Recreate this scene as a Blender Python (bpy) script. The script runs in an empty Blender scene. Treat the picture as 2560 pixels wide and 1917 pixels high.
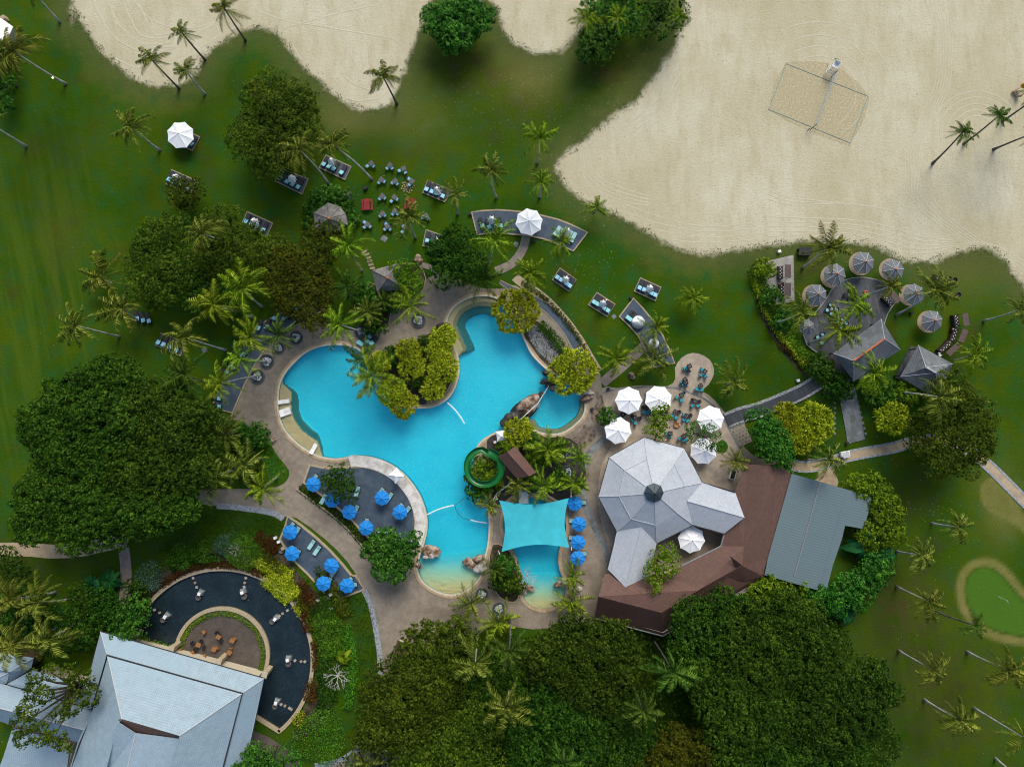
import bpy, bmesh, math, random
import numpy as np
from mathutils import Vector, Matrix
from mathutils.geometry import tessellate_polygon
random.seed(7); rng = np.random.default_rng(7)
PI = math.pi
scene = bpy.context.scene
COL = scene.collection
H, S = 118.0, 14.5          # camera height (m), photo pixels per metre on the ground
# ---------------------------------------------------------------- survey frames (photo regions measured on the photograph)
FR = {'v': (0, 0, 2560/2211.0)}
for c in range(4):
    for r in range(4):
        FR['%d%d' % (c, r)] = (640*c, 1437 if r == 3 else 480*r, 1/3.45)
def W(f, x, y, z=0.0):
    ox, oy, k = FR[f]
    px, py = ox+x*k, oy+y*k
    q = (H-z)/H
    return Vector(((px-1280)/S*q, (958.5-py)/S*q, z))
def WL(f, pts, z=0.0):
    return [W(f, p[0], p[1], z) for p in pts]
def xy(ps): return [(p[0], p[1]) for p in ps]
VM = 12.52                   # 'v' pixels per metre
TM = 3.45*14.5               # tile pixels per metre

def smooth(pts, n=4, closed=True):
    pts = [Vector((p[0], p[1])) for p in pts]; m = len(pts); out = []
    rngi = range(m) if closed else range(m-1)
    for i in rngi:
        if closed: p0, p1, p2, p3 = pts[i-1], pts[i], pts[(i+1) % m], pts[(i+2) % m]
        else: p0, p1, p2, p3 = pts[max(i-1, 0)], pts[i], pts[i+1], pts[min(i+2, m-1)]
        for k in range(n):
            t = k/n
            out.append(0.5*((2*p1)+(p2-p0)*t+(2*p0-5*p1+4*p2-p3)*t*t+(3*p1-p0-3*p2+p3)*t**3))
    if not closed: out.append(pts[-1])
    return [(p.x, p.y) for p in out]
def area2(p): return sum(p[i-1][0]*p[i][1]-p[i][0]*p[i-1][1] for i in range(len(p)))/2
def ccw(p): return p if area2(p) > 0 else p[::-1]
def inside(pts, poly):
    x, y = pts[:, 0], pts[:, 1]; r = np.zeros(len(pts), bool); n = len(poly)
    for i in range(n):
        x1, y1 = poly[i-1]; x2, y2 = poly[i]
        c = (y1 > y) != (y2 > y)
        with np.errstate(divide='ignore', invalid='ignore'):
            xi = (x2-x1)*(y-y1)/((y2-y1) if y2 != y1 else 1e-9)+x1
        r ^= c & (x < xi)
    return r
def distpoly(pts, poly, closed=True):
    d = np.full(len(pts), 1e9); n = len(poly)
    for i in range(0 if closed else 1, n):
        a = np.array(poly[i-1]); b = np.array(poly[i]); ab = b-a; L = ab@ab+1e-12
        t = np.clip(((pts-a)@ab)/L, 0, 1)
        q = pts-(a+t[:, None]*ab); d = np.minimum(d, np.hypot(q[:, 0], q[:, 1]))
    return d
def sdist(pts, poly):
    d = distpoly(pts, poly); return np.where(inside(pts, poly), -d, d)

# ---------------------------------------------------------------- objects
def put(o, parent=None):
    COL.objects.link(o)
    if parent: o.parent = parent
    return o
def tag(o, label=None, cat=None, group=None, kind=None):
    if label: o['label'] = label
    if cat: o['category'] = cat
    if group: o['group'] = group
    if kind: o['kind'] = kind
    return o
def thing(name, label, cat, loc=(0, 0, 0), rz=0, group=None):
    o = bpy.data.objects.new(name, None); o.empty_display_size = .3
    o.location = loc; o.rotation_euler = (0, 0, rz); put(o); tag(o, label, cat, group); return o
def mesh_np(name, V, F, mats, parent=None, mi=None, uv=None, smoothf=False):
    V = np.asarray(V, dtype=np.float32); me = bpy.data.meshes.new(name)
    if isinstance(F, np.ndarray):
        k = F.shape[1]; n = len(F)
        me.vertices.add(len(V)); me.vertices.foreach_set('co', V.ravel())
        me.loops.add(n*k); me.loops.foreach_set('vertex_index', F.astype(np.int32).ravel())
        me.polygons.add(n); me.polygons.foreach_set('loop_start', np.arange(0, n*k, k, dtype=np.int32))
        me.polygons.foreach_set('loop_total', np.full(n, k, dtype=np.int32))
    else:
        me.from_pydata([tuple(map(float, v)) for v in V], [], F)
    if not isinstance(mats, (list, tuple)): mats = [mats]
    for m in mats: me.materials.append(m)
    if mi is not None: me.polygons.foreach_set('material_index', np.asarray(mi, dtype=np.int32))
    if uv is not None:
        l = me.uv_layers.new(name='UVMap'); l.data.foreach_set('uv', np.asarray(uv, dtype=np.float32).ravel())
    me.update(calc_edges=True); me.validate()
    if smoothf: me.polygons.foreach_set('use_smooth', np.ones(len(me.polygons), bool))
    return put(bpy.data.objects.new(name, me), parent)
class MB:
    """collects boxes, tubes, prisms; build() links ONE mesh object"""
    def __init__(s): s.v = []; s.f = []; s.m = []
    def add(s, v, f, mi=0):
        b = len(s.v); s.v += [tuple(p) for p in v]; s.f += [tuple(i+b for i in q) for q in f]; s.m += [mi]*len(f); return s
    def box(s, c, d, rz=0, mi=0, tilt=0, M=None, taper=1):
        hx, hy, hz = d[0]/2, d[1]/2, d[2]/2
        v = [Vector((x*hx*(taper if z > 0 else 1), y*hy*(taper if z > 0 else 1), z*hz)) for z in (-1, 1) for y in (-1, 1) for x in (-1, 1)]
        R = Matrix.Rotation(rz, 4, 'Z') @ Matrix.Rotation(tilt, 4, 'X')
        v = [R @ p+Vector(c) for p in v]
        if M: v = [M @ p for p in v]
        return s.add(v, [(0, 2, 3, 1), (4, 5, 7, 6), (0, 1, 5, 4), (2, 6, 7, 3), (0, 4, 6, 2), (1, 3, 7, 5)], mi)
    def cyl(s, c, r, h, n=12, r2=None, mi=0, ph=0):
        r2 = r if r2 is None else r2
        v = [(c[0]+r*math.cos(ph+2*PI*i/n), c[1]+r*math.sin(ph+2*PI*i/n), c[2]) for i in range(n)]
        v += [(c[0]+r2*math.cos(ph+2*PI*i/n), c[1]+r2*math.sin(ph+2*PI*i/n), c[2]+h) for i in range(n)]
        f = [(i, (i+1) % n, n+(i+1) % n, n+i) for i in range(n)]+[tuple(range(n))[::-1], tuple(range(n, 2*n))]
        return s.add(v, f, mi)
    def tube(s, pts, rad, n=6, mi=0):
        pts = [Vector(p) for p in pts]; v = []
        for i, p in enumerate(pts):
            d = (pts[min(i+1, len(pts)-1)]-pts[max(i-1, 0)]).normalized()
            a = d.orthogonal().normalized() if abs(d.z) < .99 else Vector((1, 0, 0))
            if abs(d.z) <= .99: a = d.cross(Vector((0, 0, 1))).normalized()
            b = d.cross(a); r = rad[i] if isinstance(rad, (list, tuple)) else rad
            v += [p+r*(math.cos(2*PI*k/n)*a+math.sin(2*PI*k/n)*b) for k in range(n)]
        f = []
        for i in range(len(pts)-1):
            for k in range(n):
                f.append((i*n+k, i*n+(k+1) % n, (i+1)*n+(k+1) % n, (i+1)*n+k))
        f += [tuple(range(n))[::-1], tuple(range((len(pts)-1)*n, len(pts)*n))]
        return s.add(v, f, mi)
    def lathe(s, c, prof, n=16, mi=0):
        v = []; f = []
        for r, z in prof: v += [(c[0]+r*math.cos(2*PI*i/n), c[1]+r*math.sin(2*PI*i/n), c[2]+z) for i in range(n)]
        for j in range(len(prof)-1):
            for i in range(n): f.append((j*n+i, j*n+(i+1) % n, (j+1)*n+(i+1) % n, (j+1)*n+i))
        return s.add(v, f, mi)
    def build(s, name, mats, parent=None, sm=False, bev=0):
        o = mesh_np(name, s.v, s.f, mats, parent, s.m, smoothf=sm)
        if bev:
            b = o.modifiers.new('bevel', 'BEVEL'); b.width = bev; b.segments = 2; b.limit_method = 'ANGLE'
        return o
def slab(name, poly, z0, z1, m, parent=None, holes=(), side=None):
    poly = ccw(xy(poly)); holes = [ccw(xy(h))[::-1] for h in holes]
    loops = [poly]+list(holes); flat = [p for l in loops for p in l]; n = len(flat)
    tris = tessellate_polygon([[Vector((x, y, 0)) for x, y in l] for l in loops])
    v = [(x, y, z1) for x, y in flat]+[(x, y, z0) for x, y in flat]; f = []; mi = []
    for t in tris:
        a, b, c = [flat[i] for i in t]
        if (b[0]-a[0])*(c[1]-a[1])-(c[0]-a[0])*(b[1]-a[1]) < 0: t = t[::-1]
        f.append(tuple(t)); mi.append(0)
    k = 0
    for l in loops:
        for i in range(len(l)):
            j = (i+1) % len(l); f.append((k+i+n, k+j+n, k+j, k+i)); mi.append(1 if side else 0)
        k += len(l)
    return mesh_np(name, v, f, [m, side] if side else m, parent, mi)
def offs(pts, d, closed=True):
    n = len(pts); out = []
    for i in range(n):
        a = Vector(pts[i-1] if closed or i > 0 else pts[0]); b = Vector(pts[(i+1) % n] if closed or i < n-1 else pts[-1])
        t = (b-a); t = t.normalized() if t.length > 1e-6 else Vector((1, 0))
        out.append((pts[i][0]+t.y*d, pts[i][1]-t.x*d))
    return out
def ribbon(name, pts, d0, d1, z0, z1, m, closed=True, parent=None):
    """solid strip between offsets d0 and d1 (right-hand side positive) of a polyline"""
    pts = xy(pts); A = offs(pts, d0, closed); B = offs(pts, d1, closed); n = len(pts); L = 0
    v = []; uvq = []
    for i in range(n): v += [(*A[i], z1), (*B[i], z1), (*B[i], z0), (*A[i], z0)]
    f = []; uv = []
    ds = [0]
    for i in range(n): ds.append(ds[-1]+(Vector(pts[(i+1) % n])-Vector(pts[i])).length)
    for i in range(n if closed else n-1):
        j = (i+1) % n; a = 4*i; b = 4*j; w = abs(d1-d0)
        for q, (u0, u1) in (((a, a+1, b+1, b), (0, w)), ((a+1, a+2, b+2, b+1), (w, w+.2)), ((a+3, a, b, b+3), (-.2, 0))):
            f.append(q); uv += [(ds[i], u0), (ds[i], u1), (ds[i+1], u1), (ds[i+1], u0)]
    me = mesh_np(name, v, f, m, parent)
    bm = bmesh.new(); bm.from_mesh(me.data); bmesh.ops.recalc_face_normals(bm, faces=bm.faces)
    up = sum(fc.normal.z*fc.calc_area() for fc in bm.faces)
    if up < 0: bmesh.ops.reverse_faces(bm, faces=bm.faces)
    l = bm.loops.layers.uv.new('UVMap'); vi = {}
    for fc in bm.faces:
        for lp in fc.loops:
            i = lp.vert.index//4; k = lp.vert.index % 4
            s_ = ds[i]
            if closed and i == 0 and any(v2.index//4 == n-1 for v2 in fc.verts): s_ = ds[n]
            lp[l].uv = (s_, (0, abs(d1-d0), abs(d1-d0)+.2, -.2)[k])
    bm.to_mesh(me.data); bm.free(); return me
def copy_tree(o, parent=None):
    c = o.copy(); COL.objects.link(c)
    if parent: c.parent = parent
    for ch in list(o.children): copy_tree(ch, c)
    return c

# ---------------------------------------------------------------- materials
def lin(r, g, b):
    f = lambda c: c/12.92 if c <= .04045 else ((c+.055)/1.055)**2.4
    return (f(r/255), f(g/255), f(b/255))
class NT:
    def __init__(s, name):
        s.m = bpy.data.materials.new(name); s.m.use_nodes = True; s.t = s.m.node_tree; s.n = s.t.nodes
        s.b = s.n['Principled BSDF']; s.out = s.n['Material Output']
    def node(s, t, **k):
        n = s.n.new(t)
        for a, b in k.items(): setattr(n, a, b)
        return n
    def L(s, a, b): s.t.links.new(a, b)
    def val(s, sock, v):
        if isinstance(v, bpy.types.NodeSocket): s.L(v, sock)
        elif isinstance(v, tuple) and len(v) == 3 and sock.type == 'RGBA': sock.default_value = (*v, 1)
        else: sock.default_value = v
    def coord(s, kind='Object'): return s.node('ShaderNodeTexCoord').outputs[kind]
    def noise(s, vec, scale, detail=4, rough=.6, w=0, dist=0):
        n = s.node('ShaderNodeTexNoise'); s.L(vec, n.inputs['Vector']); n.inputs['Scale'].default_value = scale
        n.inputs['Detail'].default_value = detail; n.inputs['Roughness'].default_value = rough; n.inputs['Distortion'].default_value = dist; return n.outputs['Fac']
    def mapr(s, v, a, b, c=0, d=1):
        n = s.node('ShaderNodeMapRange'); s.val(n.inputs[0], v)
        for i, q in enumerate((a, b, c, d)): n.inputs[i+1].default_value = q
        return n.outputs[0]
    def mix(s, f, a, b, mode='MIX'):
        n = s.node('ShaderNodeMix', data_type='RGBA', blend_type=mode)
        s.val(n.inputs['Factor'], f); s.val(n.inputs[6], a); s.val(n.inputs[7], b); return n.outputs[2]
    def math(s, op, a, b=0):
        n = s.node('ShaderNodeMath', operation=op); s.val(n.inputs[0], a); s.val(n.inputs[1], b); return n.outputs[0]
    def scl(s, vec, sc, rz=0):
        n = s.node('ShaderNodeMapping'); s.L(vec, n.inputs[0]); n.inputs['Scale'].default_value = sc; n.inputs['Rotation'].default_value = (0, 0, rz); return n.outputs[0]
    def attr(s, name):
        return s.node('ShaderNodeAttribute', attribute_name=name).outputs['Fac']
    def bump(s, h, st=.3, dist=.05):
        n = s.node('ShaderNodeBump'); n.inputs['Strength'].default_value = st; n.inputs['Distance'].default_value = dist
        s.L(h, n.inputs['Height']); s.L(n.outputs[0], s.b.inputs['Normal'])
    def col(s, c): s.val(s.b.inputs['Base Color'], c)
    def rough(s, r): s.val(s.b.inputs['Roughness'], r)
def M(name, c, var=.25, sc=2.0, rough=.75, bump=0, c2=None, sc2=None, spec=.3, coord='Object', metal=0):
    """plain procedural surface: base colour varied by two noises"""
    t = NT(name); v = t.coord(coord); n1 = t.noise(v, sc, 5)
    lo = tuple(x*(1-var) for x in c); hi = tuple(min(1, x*(1+var)) for x in c)
    k = t.mix(t.mapr(n1, .3, .7), lo, hi)
    if c2: k = t.mix(t.mapr(t.noise(v, sc2 or sc*.2, 4), .42, .62), k, c2)
    t.col(k); t.rough(rough); t.b.inputs['Specular IOR Level'].default_value = spec; t.b.inputs['Metallic'].default_value = metal
    if bump: t.bump(t.noise(v, sc*3, 3), bump, .03)
    return t.m
def foliage(name, cs, trans=.3, sc=.35, rough=.6):
    """cs: three colours dark, mid, light; chosen leaf by leaf with broad drifts of tone"""
    t = NT(name); r = t.node('ShaderNodeNewGeometry').outputs['Random Per Island']
    v = t.coord('Object'); n = t.noise(v, sc, 3); q = t.math('ADD', t.math('MULTIPLY', r, .65), t.math('MULTIPLY', t.mapr(n, .25, .75), .35))
    cr = t.node('ShaderNodeValToRGB'); t.L(q, cr.inputs[0]); e = cr.color_ramp.elements
    e[0].position = .15; e[0].color = (*cs[0], 1); e[1].position = .9; e[1].color = (*cs[2], 1); x = e.new(.52); x.color = (*cs[1], 1)
    oi = t.node('ShaderNodeObjectInfo'); hs = t.node('ShaderNodeHueSaturation'); t.L(cr.outputs[0], hs.inputs['Color'])
    t.L(t.mapr(oi.outputs['Random'], 0, 1, .485, .515), hs.inputs['Hue']); t.L(t.mapr(oi.outputs['Random'], 0, 1, .85, 1.15), hs.inputs['Value'])
    c = hs.outputs[0]; t.col(c); t.rough(rough); t.b.inputs['Specular IOR Level'].default_value = .06
    tr = t.node('ShaderNodeBsdfTranslucent'); t.L(c, tr.inputs[0]); ms = t.node('ShaderNodeMixShader'); ms.inputs[0].default_value = trans
    t.L(t.b.outputs[0], ms.inputs[1]); t.L(tr.outputs[0], ms.inputs[2]); t.L(ms.outputs[0], t.out.inputs[0])
    return t.m
def tiles(name, c, mortar, w, h, var=.2, rough=.7, coord='UV', off=.5, ms=.03, bump=.4, stain=None, stain_sc=.15, rz=0, spec=.3, nv=1.0):
    t = NT(name); v = t.coord(coord)
    if rz: v = t.scl(v, (1, 1, 1), rz)
    b = t.node('ShaderNodeTexBrick'); t.L(v, b.inputs['Vector']); b.offset = off
    b.inputs['Color1'].default_value = (*[x*(1-var) for x in c], 1); b.inputs['Color2'].default_value = (*[x*(1+var) for x in c], 1)
    b.inputs['Mortar'].default_value = (*mortar, 1); b.inputs['Scale'].default_value = 1; b.inputs['Mortar Size'].default_value = ms
    b.inputs['Brick Width'].default_value = w; b.inputs['Row Height'].default_value = h; b.inputs['Mortar Smooth'].default_value = .2
    k = b.outputs['Color']; o = t.coord('Object')
    n = t.noise(o, .9, 6, .7); k = t.mix(.55, k, t.mix(t.mapr(n, .3, .7), tuple(x*(1-.45*nv) for x in c), tuple(min(1, x*(1+.35*nv)) for x in c)))
    if stain: k = t.mix(t.mapr(t.noise(o, stain_sc, 5, .65), .5, .68, 0, .8), k, stain)
    t.col(k); t.rough(rough); t.b.inputs['Specular IOR Level'].default_value = spec
    if bump: t.bump(b.outputs['Fac'], -bump, .02)
    return t.m
# ---------------------------------------------------------------- palette
G = {}
G['coping_pale'] = tiles('pale_coping_stone', (.56, .5, .38), (.3, .26, .2), .42, 9, .1, coord='UV', ms=.03, nv=.4)
G['coping'] = tiles('coping_stone', (.42, .31, .19), (.2, .16, .11), .42, 9, .22, coord='UV', ms=.03, stain=(.3, .2, .12), stain_sc=.5)
G['coping_white'] = M('white_render', (.62, .6, .56), .12, 3, .7, .2, c2=(.42, .38, .33), sc2=.8)
G['deck'] = tiles('aggregate_paving', (.25, .21, .16), (.12, .1, .075), 3.4, 3.4, .12, coord='Object', ms=.02, bump=.1, stain=(.14, .115, .088), stain_sc=.16, rz=.5)
G['wet'] = M('wet_paving', (.11, .075, .05), .5, 1.2, .35, .3, c2=(.22, .18, .14), sc2=1.5)
G['deck_light'] = tiles('terrace_paving', (.36, .3, .23), (.22, .18, .14), 2.6, 2.6, .07, coord='Object', ms=.02, bump=.1, stain=(.24, .19, .145), stain_sc=.2, rz=.2)
G['deck_brown'] = tiles('brown_terrace_paving', (.085, .068, .055), (.06, .05, .04), .6, .3, .2, coord='Object', bump=.1, stain=(.13, .11, .09), stain_sc=.2)
G['patio'] = tiles('blue_slate_tiles', (.05, .075, .105), (.1, .125, .14), 1.15, 1.15, .16, coord='Object', ms=.015, bump=.2, stain=(.085, .115, .145), stain_sc=.4, rz=.55, rough=.6)
G['border'] = M('tan_stone_edge', (.36, .29, .19), .25, 4, .8, .3)
G['platform'] = tiles('dark_plank_top', (.065, .08, .1), (.02, .025, .03), 2.6, .3, .2, coord='Object', ms=.02, bump=.3, stain=(.07, .08, .09), stain_sc=.5)
G['cobble'] = M('grey_pebbles', (.2, .23, .26), .6, 6, .7, .6, c2=(.34, .36, .37), sc2=3)
G['path'] = tiles('sandstone_path', (.4, .31, .2), (.2, .16, .11), 1.6, 1.6, .12, coord='UV', ms=.03, bump=.1, stain=(.28, .21, .14), stain_sc=.4)
G['path_grey'] = tiles('grey_path_paving', (.24, .2, .165), (.15, .12, .1), .5, .5, .15, coord='UV', ms=.02, bump=.2, stain=(.15, .12, .1), stain_sc=.4)
G['concrete'] = M('worn_concrete', (.2, .22, .22), .3, 1.5, .85, .3, c2=(.11, .125, .12), sc2=.5)
G['soil'] = M('planting_soil', (.034, .026, .014), .5, 2, .95, .5, c2=(.07, .055, .034), sc2=.8)
G['boards'] = tiles('weathered_boards', (.075, .08, .085), (.015, .015, .017), 4.2, .3, .5, coord='Object', ms=.03, bump=.6, stain=(.045, .05, .055), stain_sc=.3, rz=1.35)
G['boards_pale'] = tiles('silvered_boards', (.3, .29, .26), (.08, .08, .07), 3.2, .17, .25, coord='Object', ms=.02, bump=.5, rz=.1)
G['boards_dark'] = tiles('dark_walkway_boards', (.05, .058, .068), (.015, .017, .02), .16, 9, .5, coord='UV', ms=.015, bump=.5, off=0)
G['rock'] = M('brown_boulder', (.15, .085, .05), .55, 1.2, .8, .8, c2=(.34, .28, .22), sc2=1.1)
G['rock_dark'] = M('dark_wet_rock', (.035, .03, .026), .5, 1.5, .5, .8)
G['rock_pale'] = M('pale_boulder', (.36, .33, .29), .4, 1.5, .85, .8)
G['gravel'] = M('river_stones', (.16, .17, .175), .8, 5, .7, .9, c2=(.42, .43, .43), sc2=4)
G['shingle_grey'] = tiles('pale_grey_shingles', (.41, .44, .48), (.26, .28, .31), .42, .26, .16, ms=.03, bump=.35, stain=(.35, .38, .42), stain_sc=.25, nv=.35)
G['shingle_brown'] = tiles('brown_shingles', (.115, .062, .047), (.06, .034, .027), .4, .22, .3, ms=.03, bump=.4, stain=(.085, .046, .036), stain_sc=.12, nv=.5)
G['tile_blue'] = tiles('blue_grey_roof_tiles', (.275, .365, .425), (.17, .23, .27), .33, .36, .13, ms=.06, bump=.5, off=0, stain=(.24, .34, .41), stain_sc=.12, nv=.45)
G['metal_roof'] = tiles('corrugated_grey_green_metal', (.125, .175, .185), (.075, .11, .115), .44, 60, .03, ms=.12, bump=.6, off=0, stain=(.11, .165, .185), stain_sc=.08, nv=.2, rough=.45, spec=.5)
G['shake'] = tiles('weathered_grey_shakes', (.15, .165, .18), (.04, .045, .05), .42, .34, .33, ms=.05, bump=.6, stain=(.1, .115, .13), stain_sc=.5)
G['thatch'] = tiles('old_thatch', (.2, .19, .18), (.05, .05, .05), .12, 1.6, .45, ms=.03, bump=.6, stain=(.27, .25, .22), stain_sc=.8)
G['terracotta'] = M('terracotta', (.4, .13, .07), .25, 4, .8, .3)
G['ridge_dark'] = M('dark_ridge_metal', (.03, .03, .032), .2, 4, .5)
G['ridge_pale'] = M('pale_ridge_mortar', (.4, .42, .45), .2, 4, .8)
G['cupola'] = M('dark_teal_copper', (.025, .045, .055), .25, 2, .45, spec=.5)
G['wall'] = M('cream_plaster', (.45, .4, .3), .1, 2, .85)
G['wood_dark'] = M('dark_stained_wood', (.03, .022, .018), .4, 5, .6)
G['wood'] = M('orange_teak', (.3, .13, .045), .3, 6, .6)
G['wood_grey'] = M('grey_driftwood', (.12, .11, .1), .3, 6, .8)
G['wicker'] = M('charcoal_wicker', (.022, .022, .026), .5, 20, .6, .4)
G['table_grey'] = tiles('grey_slatted_table_top', (.13, .12, .12), (.04, .04, .04), 3, .1, .15, coord='Object', ms=.015, bump=.3)
def stripes(name, a, b, w):
    t = NT(name); v = t.coord('Object'); s_ = t.node('ShaderNodeSeparateXYZ'); t.L(v, s_.inputs[0])
    q = t.math('SINE', t.math('MULTIPLY', s_.outputs[0], 2*PI/w)); k = t.mix(t.mapr(q, -.1, .3), a, b)
    k = t.mix(t.mapr(t.noise(v, 5, 3), .3, .7, 0, .3), k, tuple(x*.7 for x in a)); t.col(k); t.rough(.85); return t.m
G['cushion'] = stripes('turquoise_striped_canvas', (.1, .42, .5), (.35, .62, .64), .17)
G['cushion_aqua'] = stripes('pale_aqua_striped_canvas', (.16, .45, .47), (.5, .66, .64), .2)
G['cushion_blue'] = stripes('sky_blue_striped_canvas', (.1, .38, .58), (.42, .66, .75), .22)
G['cushion_teal'] = M('teal_cushion', (.03, .3, .38), .3, 6, .8)
G['mattress_dark'] = M('charcoal_mattress', (.035, .038, .045), .25, 4, .85)
G['white_canvas'] = M('white_canvas', (.87, .88, .88), .04, 1.5, .8)
G['grey_canvas'] = M('grey_canvas', (.42, .45, .47), .12, 2, .8)
G['blue_canvas'] = M('royal_blue_canvas', (.01, .2, .56), .12, 1.5, .75)
G['sail'] = M('turquoise_shade_cloth', (.04, .42, .5), .12, .5, .7)
G['white_metal'] = M('white_painted_metal', (.75, .76, .76), .06, 3, .45)
G['grey_metal'] = M('grey_metal', (.25, .26, .27), .2, 4, .4, metal=.3)
G['black'] = M('black_metal', (.012, .012, .013), .3, 5, .5)
G['white_plastic'] = M('white_plastic', (.78, .78, .76), .05, 3, .4)
G['red_wood'] = tiles('red_painted_planks', (.24, .02, .02), (.06, .008, .008), 3, .14, .25, coord='Object', ms=.015, bump=.4)
G['brown_canvas'] = M('taupe_awning', (.1, .07, .062), .15, 2, .85)
G['slide_green'] = M('glossy_green_fibreglass', (.006, .12, .022), .2, 1, .25, spec=.5)
G['trunk'] = M('pale_grey_palm_bark', (.4, .41, .4), .3, 3, .9, .6, c2=(.24, .23, .21), sc2=1)
G['trunk_backlit'] = M('backlit_grey_palm_bark', (.11, .105, .1), .35, 3, .9, .6, c2=(.06, .055, .05), sc2=1)  # darker copy of the palm bark, backlit shade put into its colour
G['bark'] = M('brown_tree_bark', (.08, .06, .042), .4, 3, .9, .6)
G['bark_white'] = M('bare_white_bark', (.42, .41, .38), .2, 3, .9, .4)
G['pebbles_white'] = M('white_pebbles', (.62, .63, .64), .5, 9, .8, .8)
G['skin'] = M('skin', (.36, .2, .13), .1, 8, .6)
G['hair'] = M('dark_hair', (.012, .009, .007), .2, 20, .7)
G['sand'] = None
L_ = lambda a, b, c: (a, b, c)
G['f_dark'] = foliage('dark_olive_leaves', ((.007, .022, .002), (.028, .066, .004), (.1, .17, .012)))
G['f_deep'] = foliage('deep_green_leaves', ((.005, .022, .003), (.02, .066, .004), (.08, .17, .014)))
G['f_olive'] = foliage('olive_leaves', ((.012, .028, .002), (.043, .078, .004), (.14, .19, .014)))
G['f_brown'] = foliage('bronze_green_leaves', ((.013, .023, .002), (.048, .066, .003), (.14, .155, .01)))
G['f_green'] = foliage('glossy_green_leaves', ((.008, .034, .004), (.032, .12, .01), (.12, .28, .03)), rough=.5)
G['f_bright'] = foliage('bright_green_leaves', ((.025, .065, .003), (.1, .2, .006), (.26, .38, .02)))
G['f_yellow'] = foliage('yellow_green_spiky_leaves', ((.06, .1, .003), (.3, .37, .01), (.64, .7, .05)))
G['f_red'] = foliage('bronze_red_leaves', ((.02, .01, .004), (.07, .03, .008), (.14, .07, .012)))
G['f_silver'] = foliage('silvery_leaves', ((.02, .06, .035), (.06, .14, .09), (.16, .28, .2)))
G['f_hedge'] = foliage('clipped_hedge_leaves', ((.014, .055, .003), (.055, .18, .009), (.16, .36, .03)))
G['f_banana'] = foliage('broad_banana_leaves', ((.006, .05, .014), (.015, .11, .03), (.04, .19, .05)), rough=.4)
G['p_olive'] = foliage('olive_palm_leaflets', ((.02, .04, .004), (.115, .15, .014), (.42, .44, .08)), sc=.5)
G['p_bright'] = foliage('bright_palm_leaflets', ((.025, .065, .003), (.14, .24, .01), (.46, .56, .04)), sc=.5)
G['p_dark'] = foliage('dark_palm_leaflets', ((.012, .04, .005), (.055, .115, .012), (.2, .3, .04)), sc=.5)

# ---------------------------------------------------------------- ground outlines
sandA = [(-200, -1200), (590, -1200), (610, 0), (650, 90), (700, 190), (770, 300), (850, 400), (950, 510), (1060, 610), (1180, 690), (1300, 735), (1420, 742), (1550, 728), (1680, 650), (1725, 560), (1765, 480), (1850, 400), (1960, 330), (2080, 260)]
sandA = xy(WL('00', sandA[2:]))+xy(WL('10', [(0, 232), (100, 250), (200, 310), (270, 400), (350, 520), (450, 620), (560, 700), (660, 800), (760, 880), (880, 930), (1000, 945), (1090, 930), (1170, 870), (1230, 760), (1250, 660), (1290, 560), (1340, 430), (1400, 280), (1430, 180), (1490, 60), (1500, 0), (1520, -2600)]))+xy(WL('00', [(600, -2600)]))
sandB = xy(WL('10', [(2000, -2600), (2030, 0), (2070, 60), (2110, 200), (2140, 290), (2208, 370)]))+xy(WL('20', [(100, 430), (220, 460), (350, 460), (430, 440), (520, 360), (560, 280), (640, 160), (720, 40), (740, -2600)]))
sandC = xy(WL('20', [(1480, -2600), (1500, 0), (1520, 130), (1450, 260), (1400, 400), (1300, 560), (1180, 720), (1080, 850), (980, 930), (850, 1020), (740, 1110), (640, 1200), (540, 1280), (450, 1330), (400, 1400), (390, 1480), (430, 1560), (540, 1656)]))+xy(WL('21', [(650, 90), (780, 130), (900, 200), (1040, 280), (1180, 350), (1300, 430), (1430, 490), (1580, 525), (1700, 530), (1850, 515), (2000, 490)]))+xy(WL('31', [(0, 455), (150, 440), (300, 428), (430, 420), (600, 440), (750, 430), (880, 450), (1000, 500), (1150, 570), (1300, 600), (1430, 595), (1550, 560), (1680, 510), (1800, 485), (1900, 495), (2000, 540), (2060, 600), (2110, 680), (2208, 800), (2500, 1200), (2900, 1300)]))+xy(WL('30', [(2900, -2600)]))
POOL = smooth(WL('v', [(968, 715), (966, 699), (970, 682), (982, 664), (1000, 651), (1020, 643), (1045, 640), (1070, 645), (1095, 665), (1112, 690), (1124, 719), (1133, 738), (1145, 762), (1160, 780), (1178, 797), (1195, 812), (1215, 826), (1240, 838), (1256, 854), (1262, 875), (1257, 897), (1243, 913), (1225, 927), (1205, 935), (1180, 935), (1160, 930), (1143, 919), (1122, 914), (1105, 927), (1078, 929), (1053, 941), (1036, 954), (1026, 972), (1024, 1000), (1032, 1030), (1046, 1050), (1052, 1075), (1054, 1105), (1055, 1142), (1051, 1180), (1041, 1217), (1037, 1240), (1025, 1258), (1007, 1272), (984, 1281), (962, 1281), (936, 1271), (916, 1256), (906, 1241), (903, 1222), (908, 1198), (916, 1175), (923, 1145), (923, 1117), (917, 1092), (907, 1067), (889, 1040), (866, 1016), (836, 997), (803, 986), (775, 983), (748, 986), (723, 989), (692, 984), (665, 971), (640, 953), (619, 930), (607, 905), (602, 878), (603, 853), (606, 830), (618, 805), (638, 782), (663, 761), (694, 749), (727, 745), (758, 749), (778, 759), (790, 778), (803, 796), (817, 820), (832, 848), (852, 870), (880, 882), (905, 882), (934, 880), (958, 869), (976, 852), (987, 829), (993, 800), (989, 765), (978, 738)]), 3)
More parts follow.
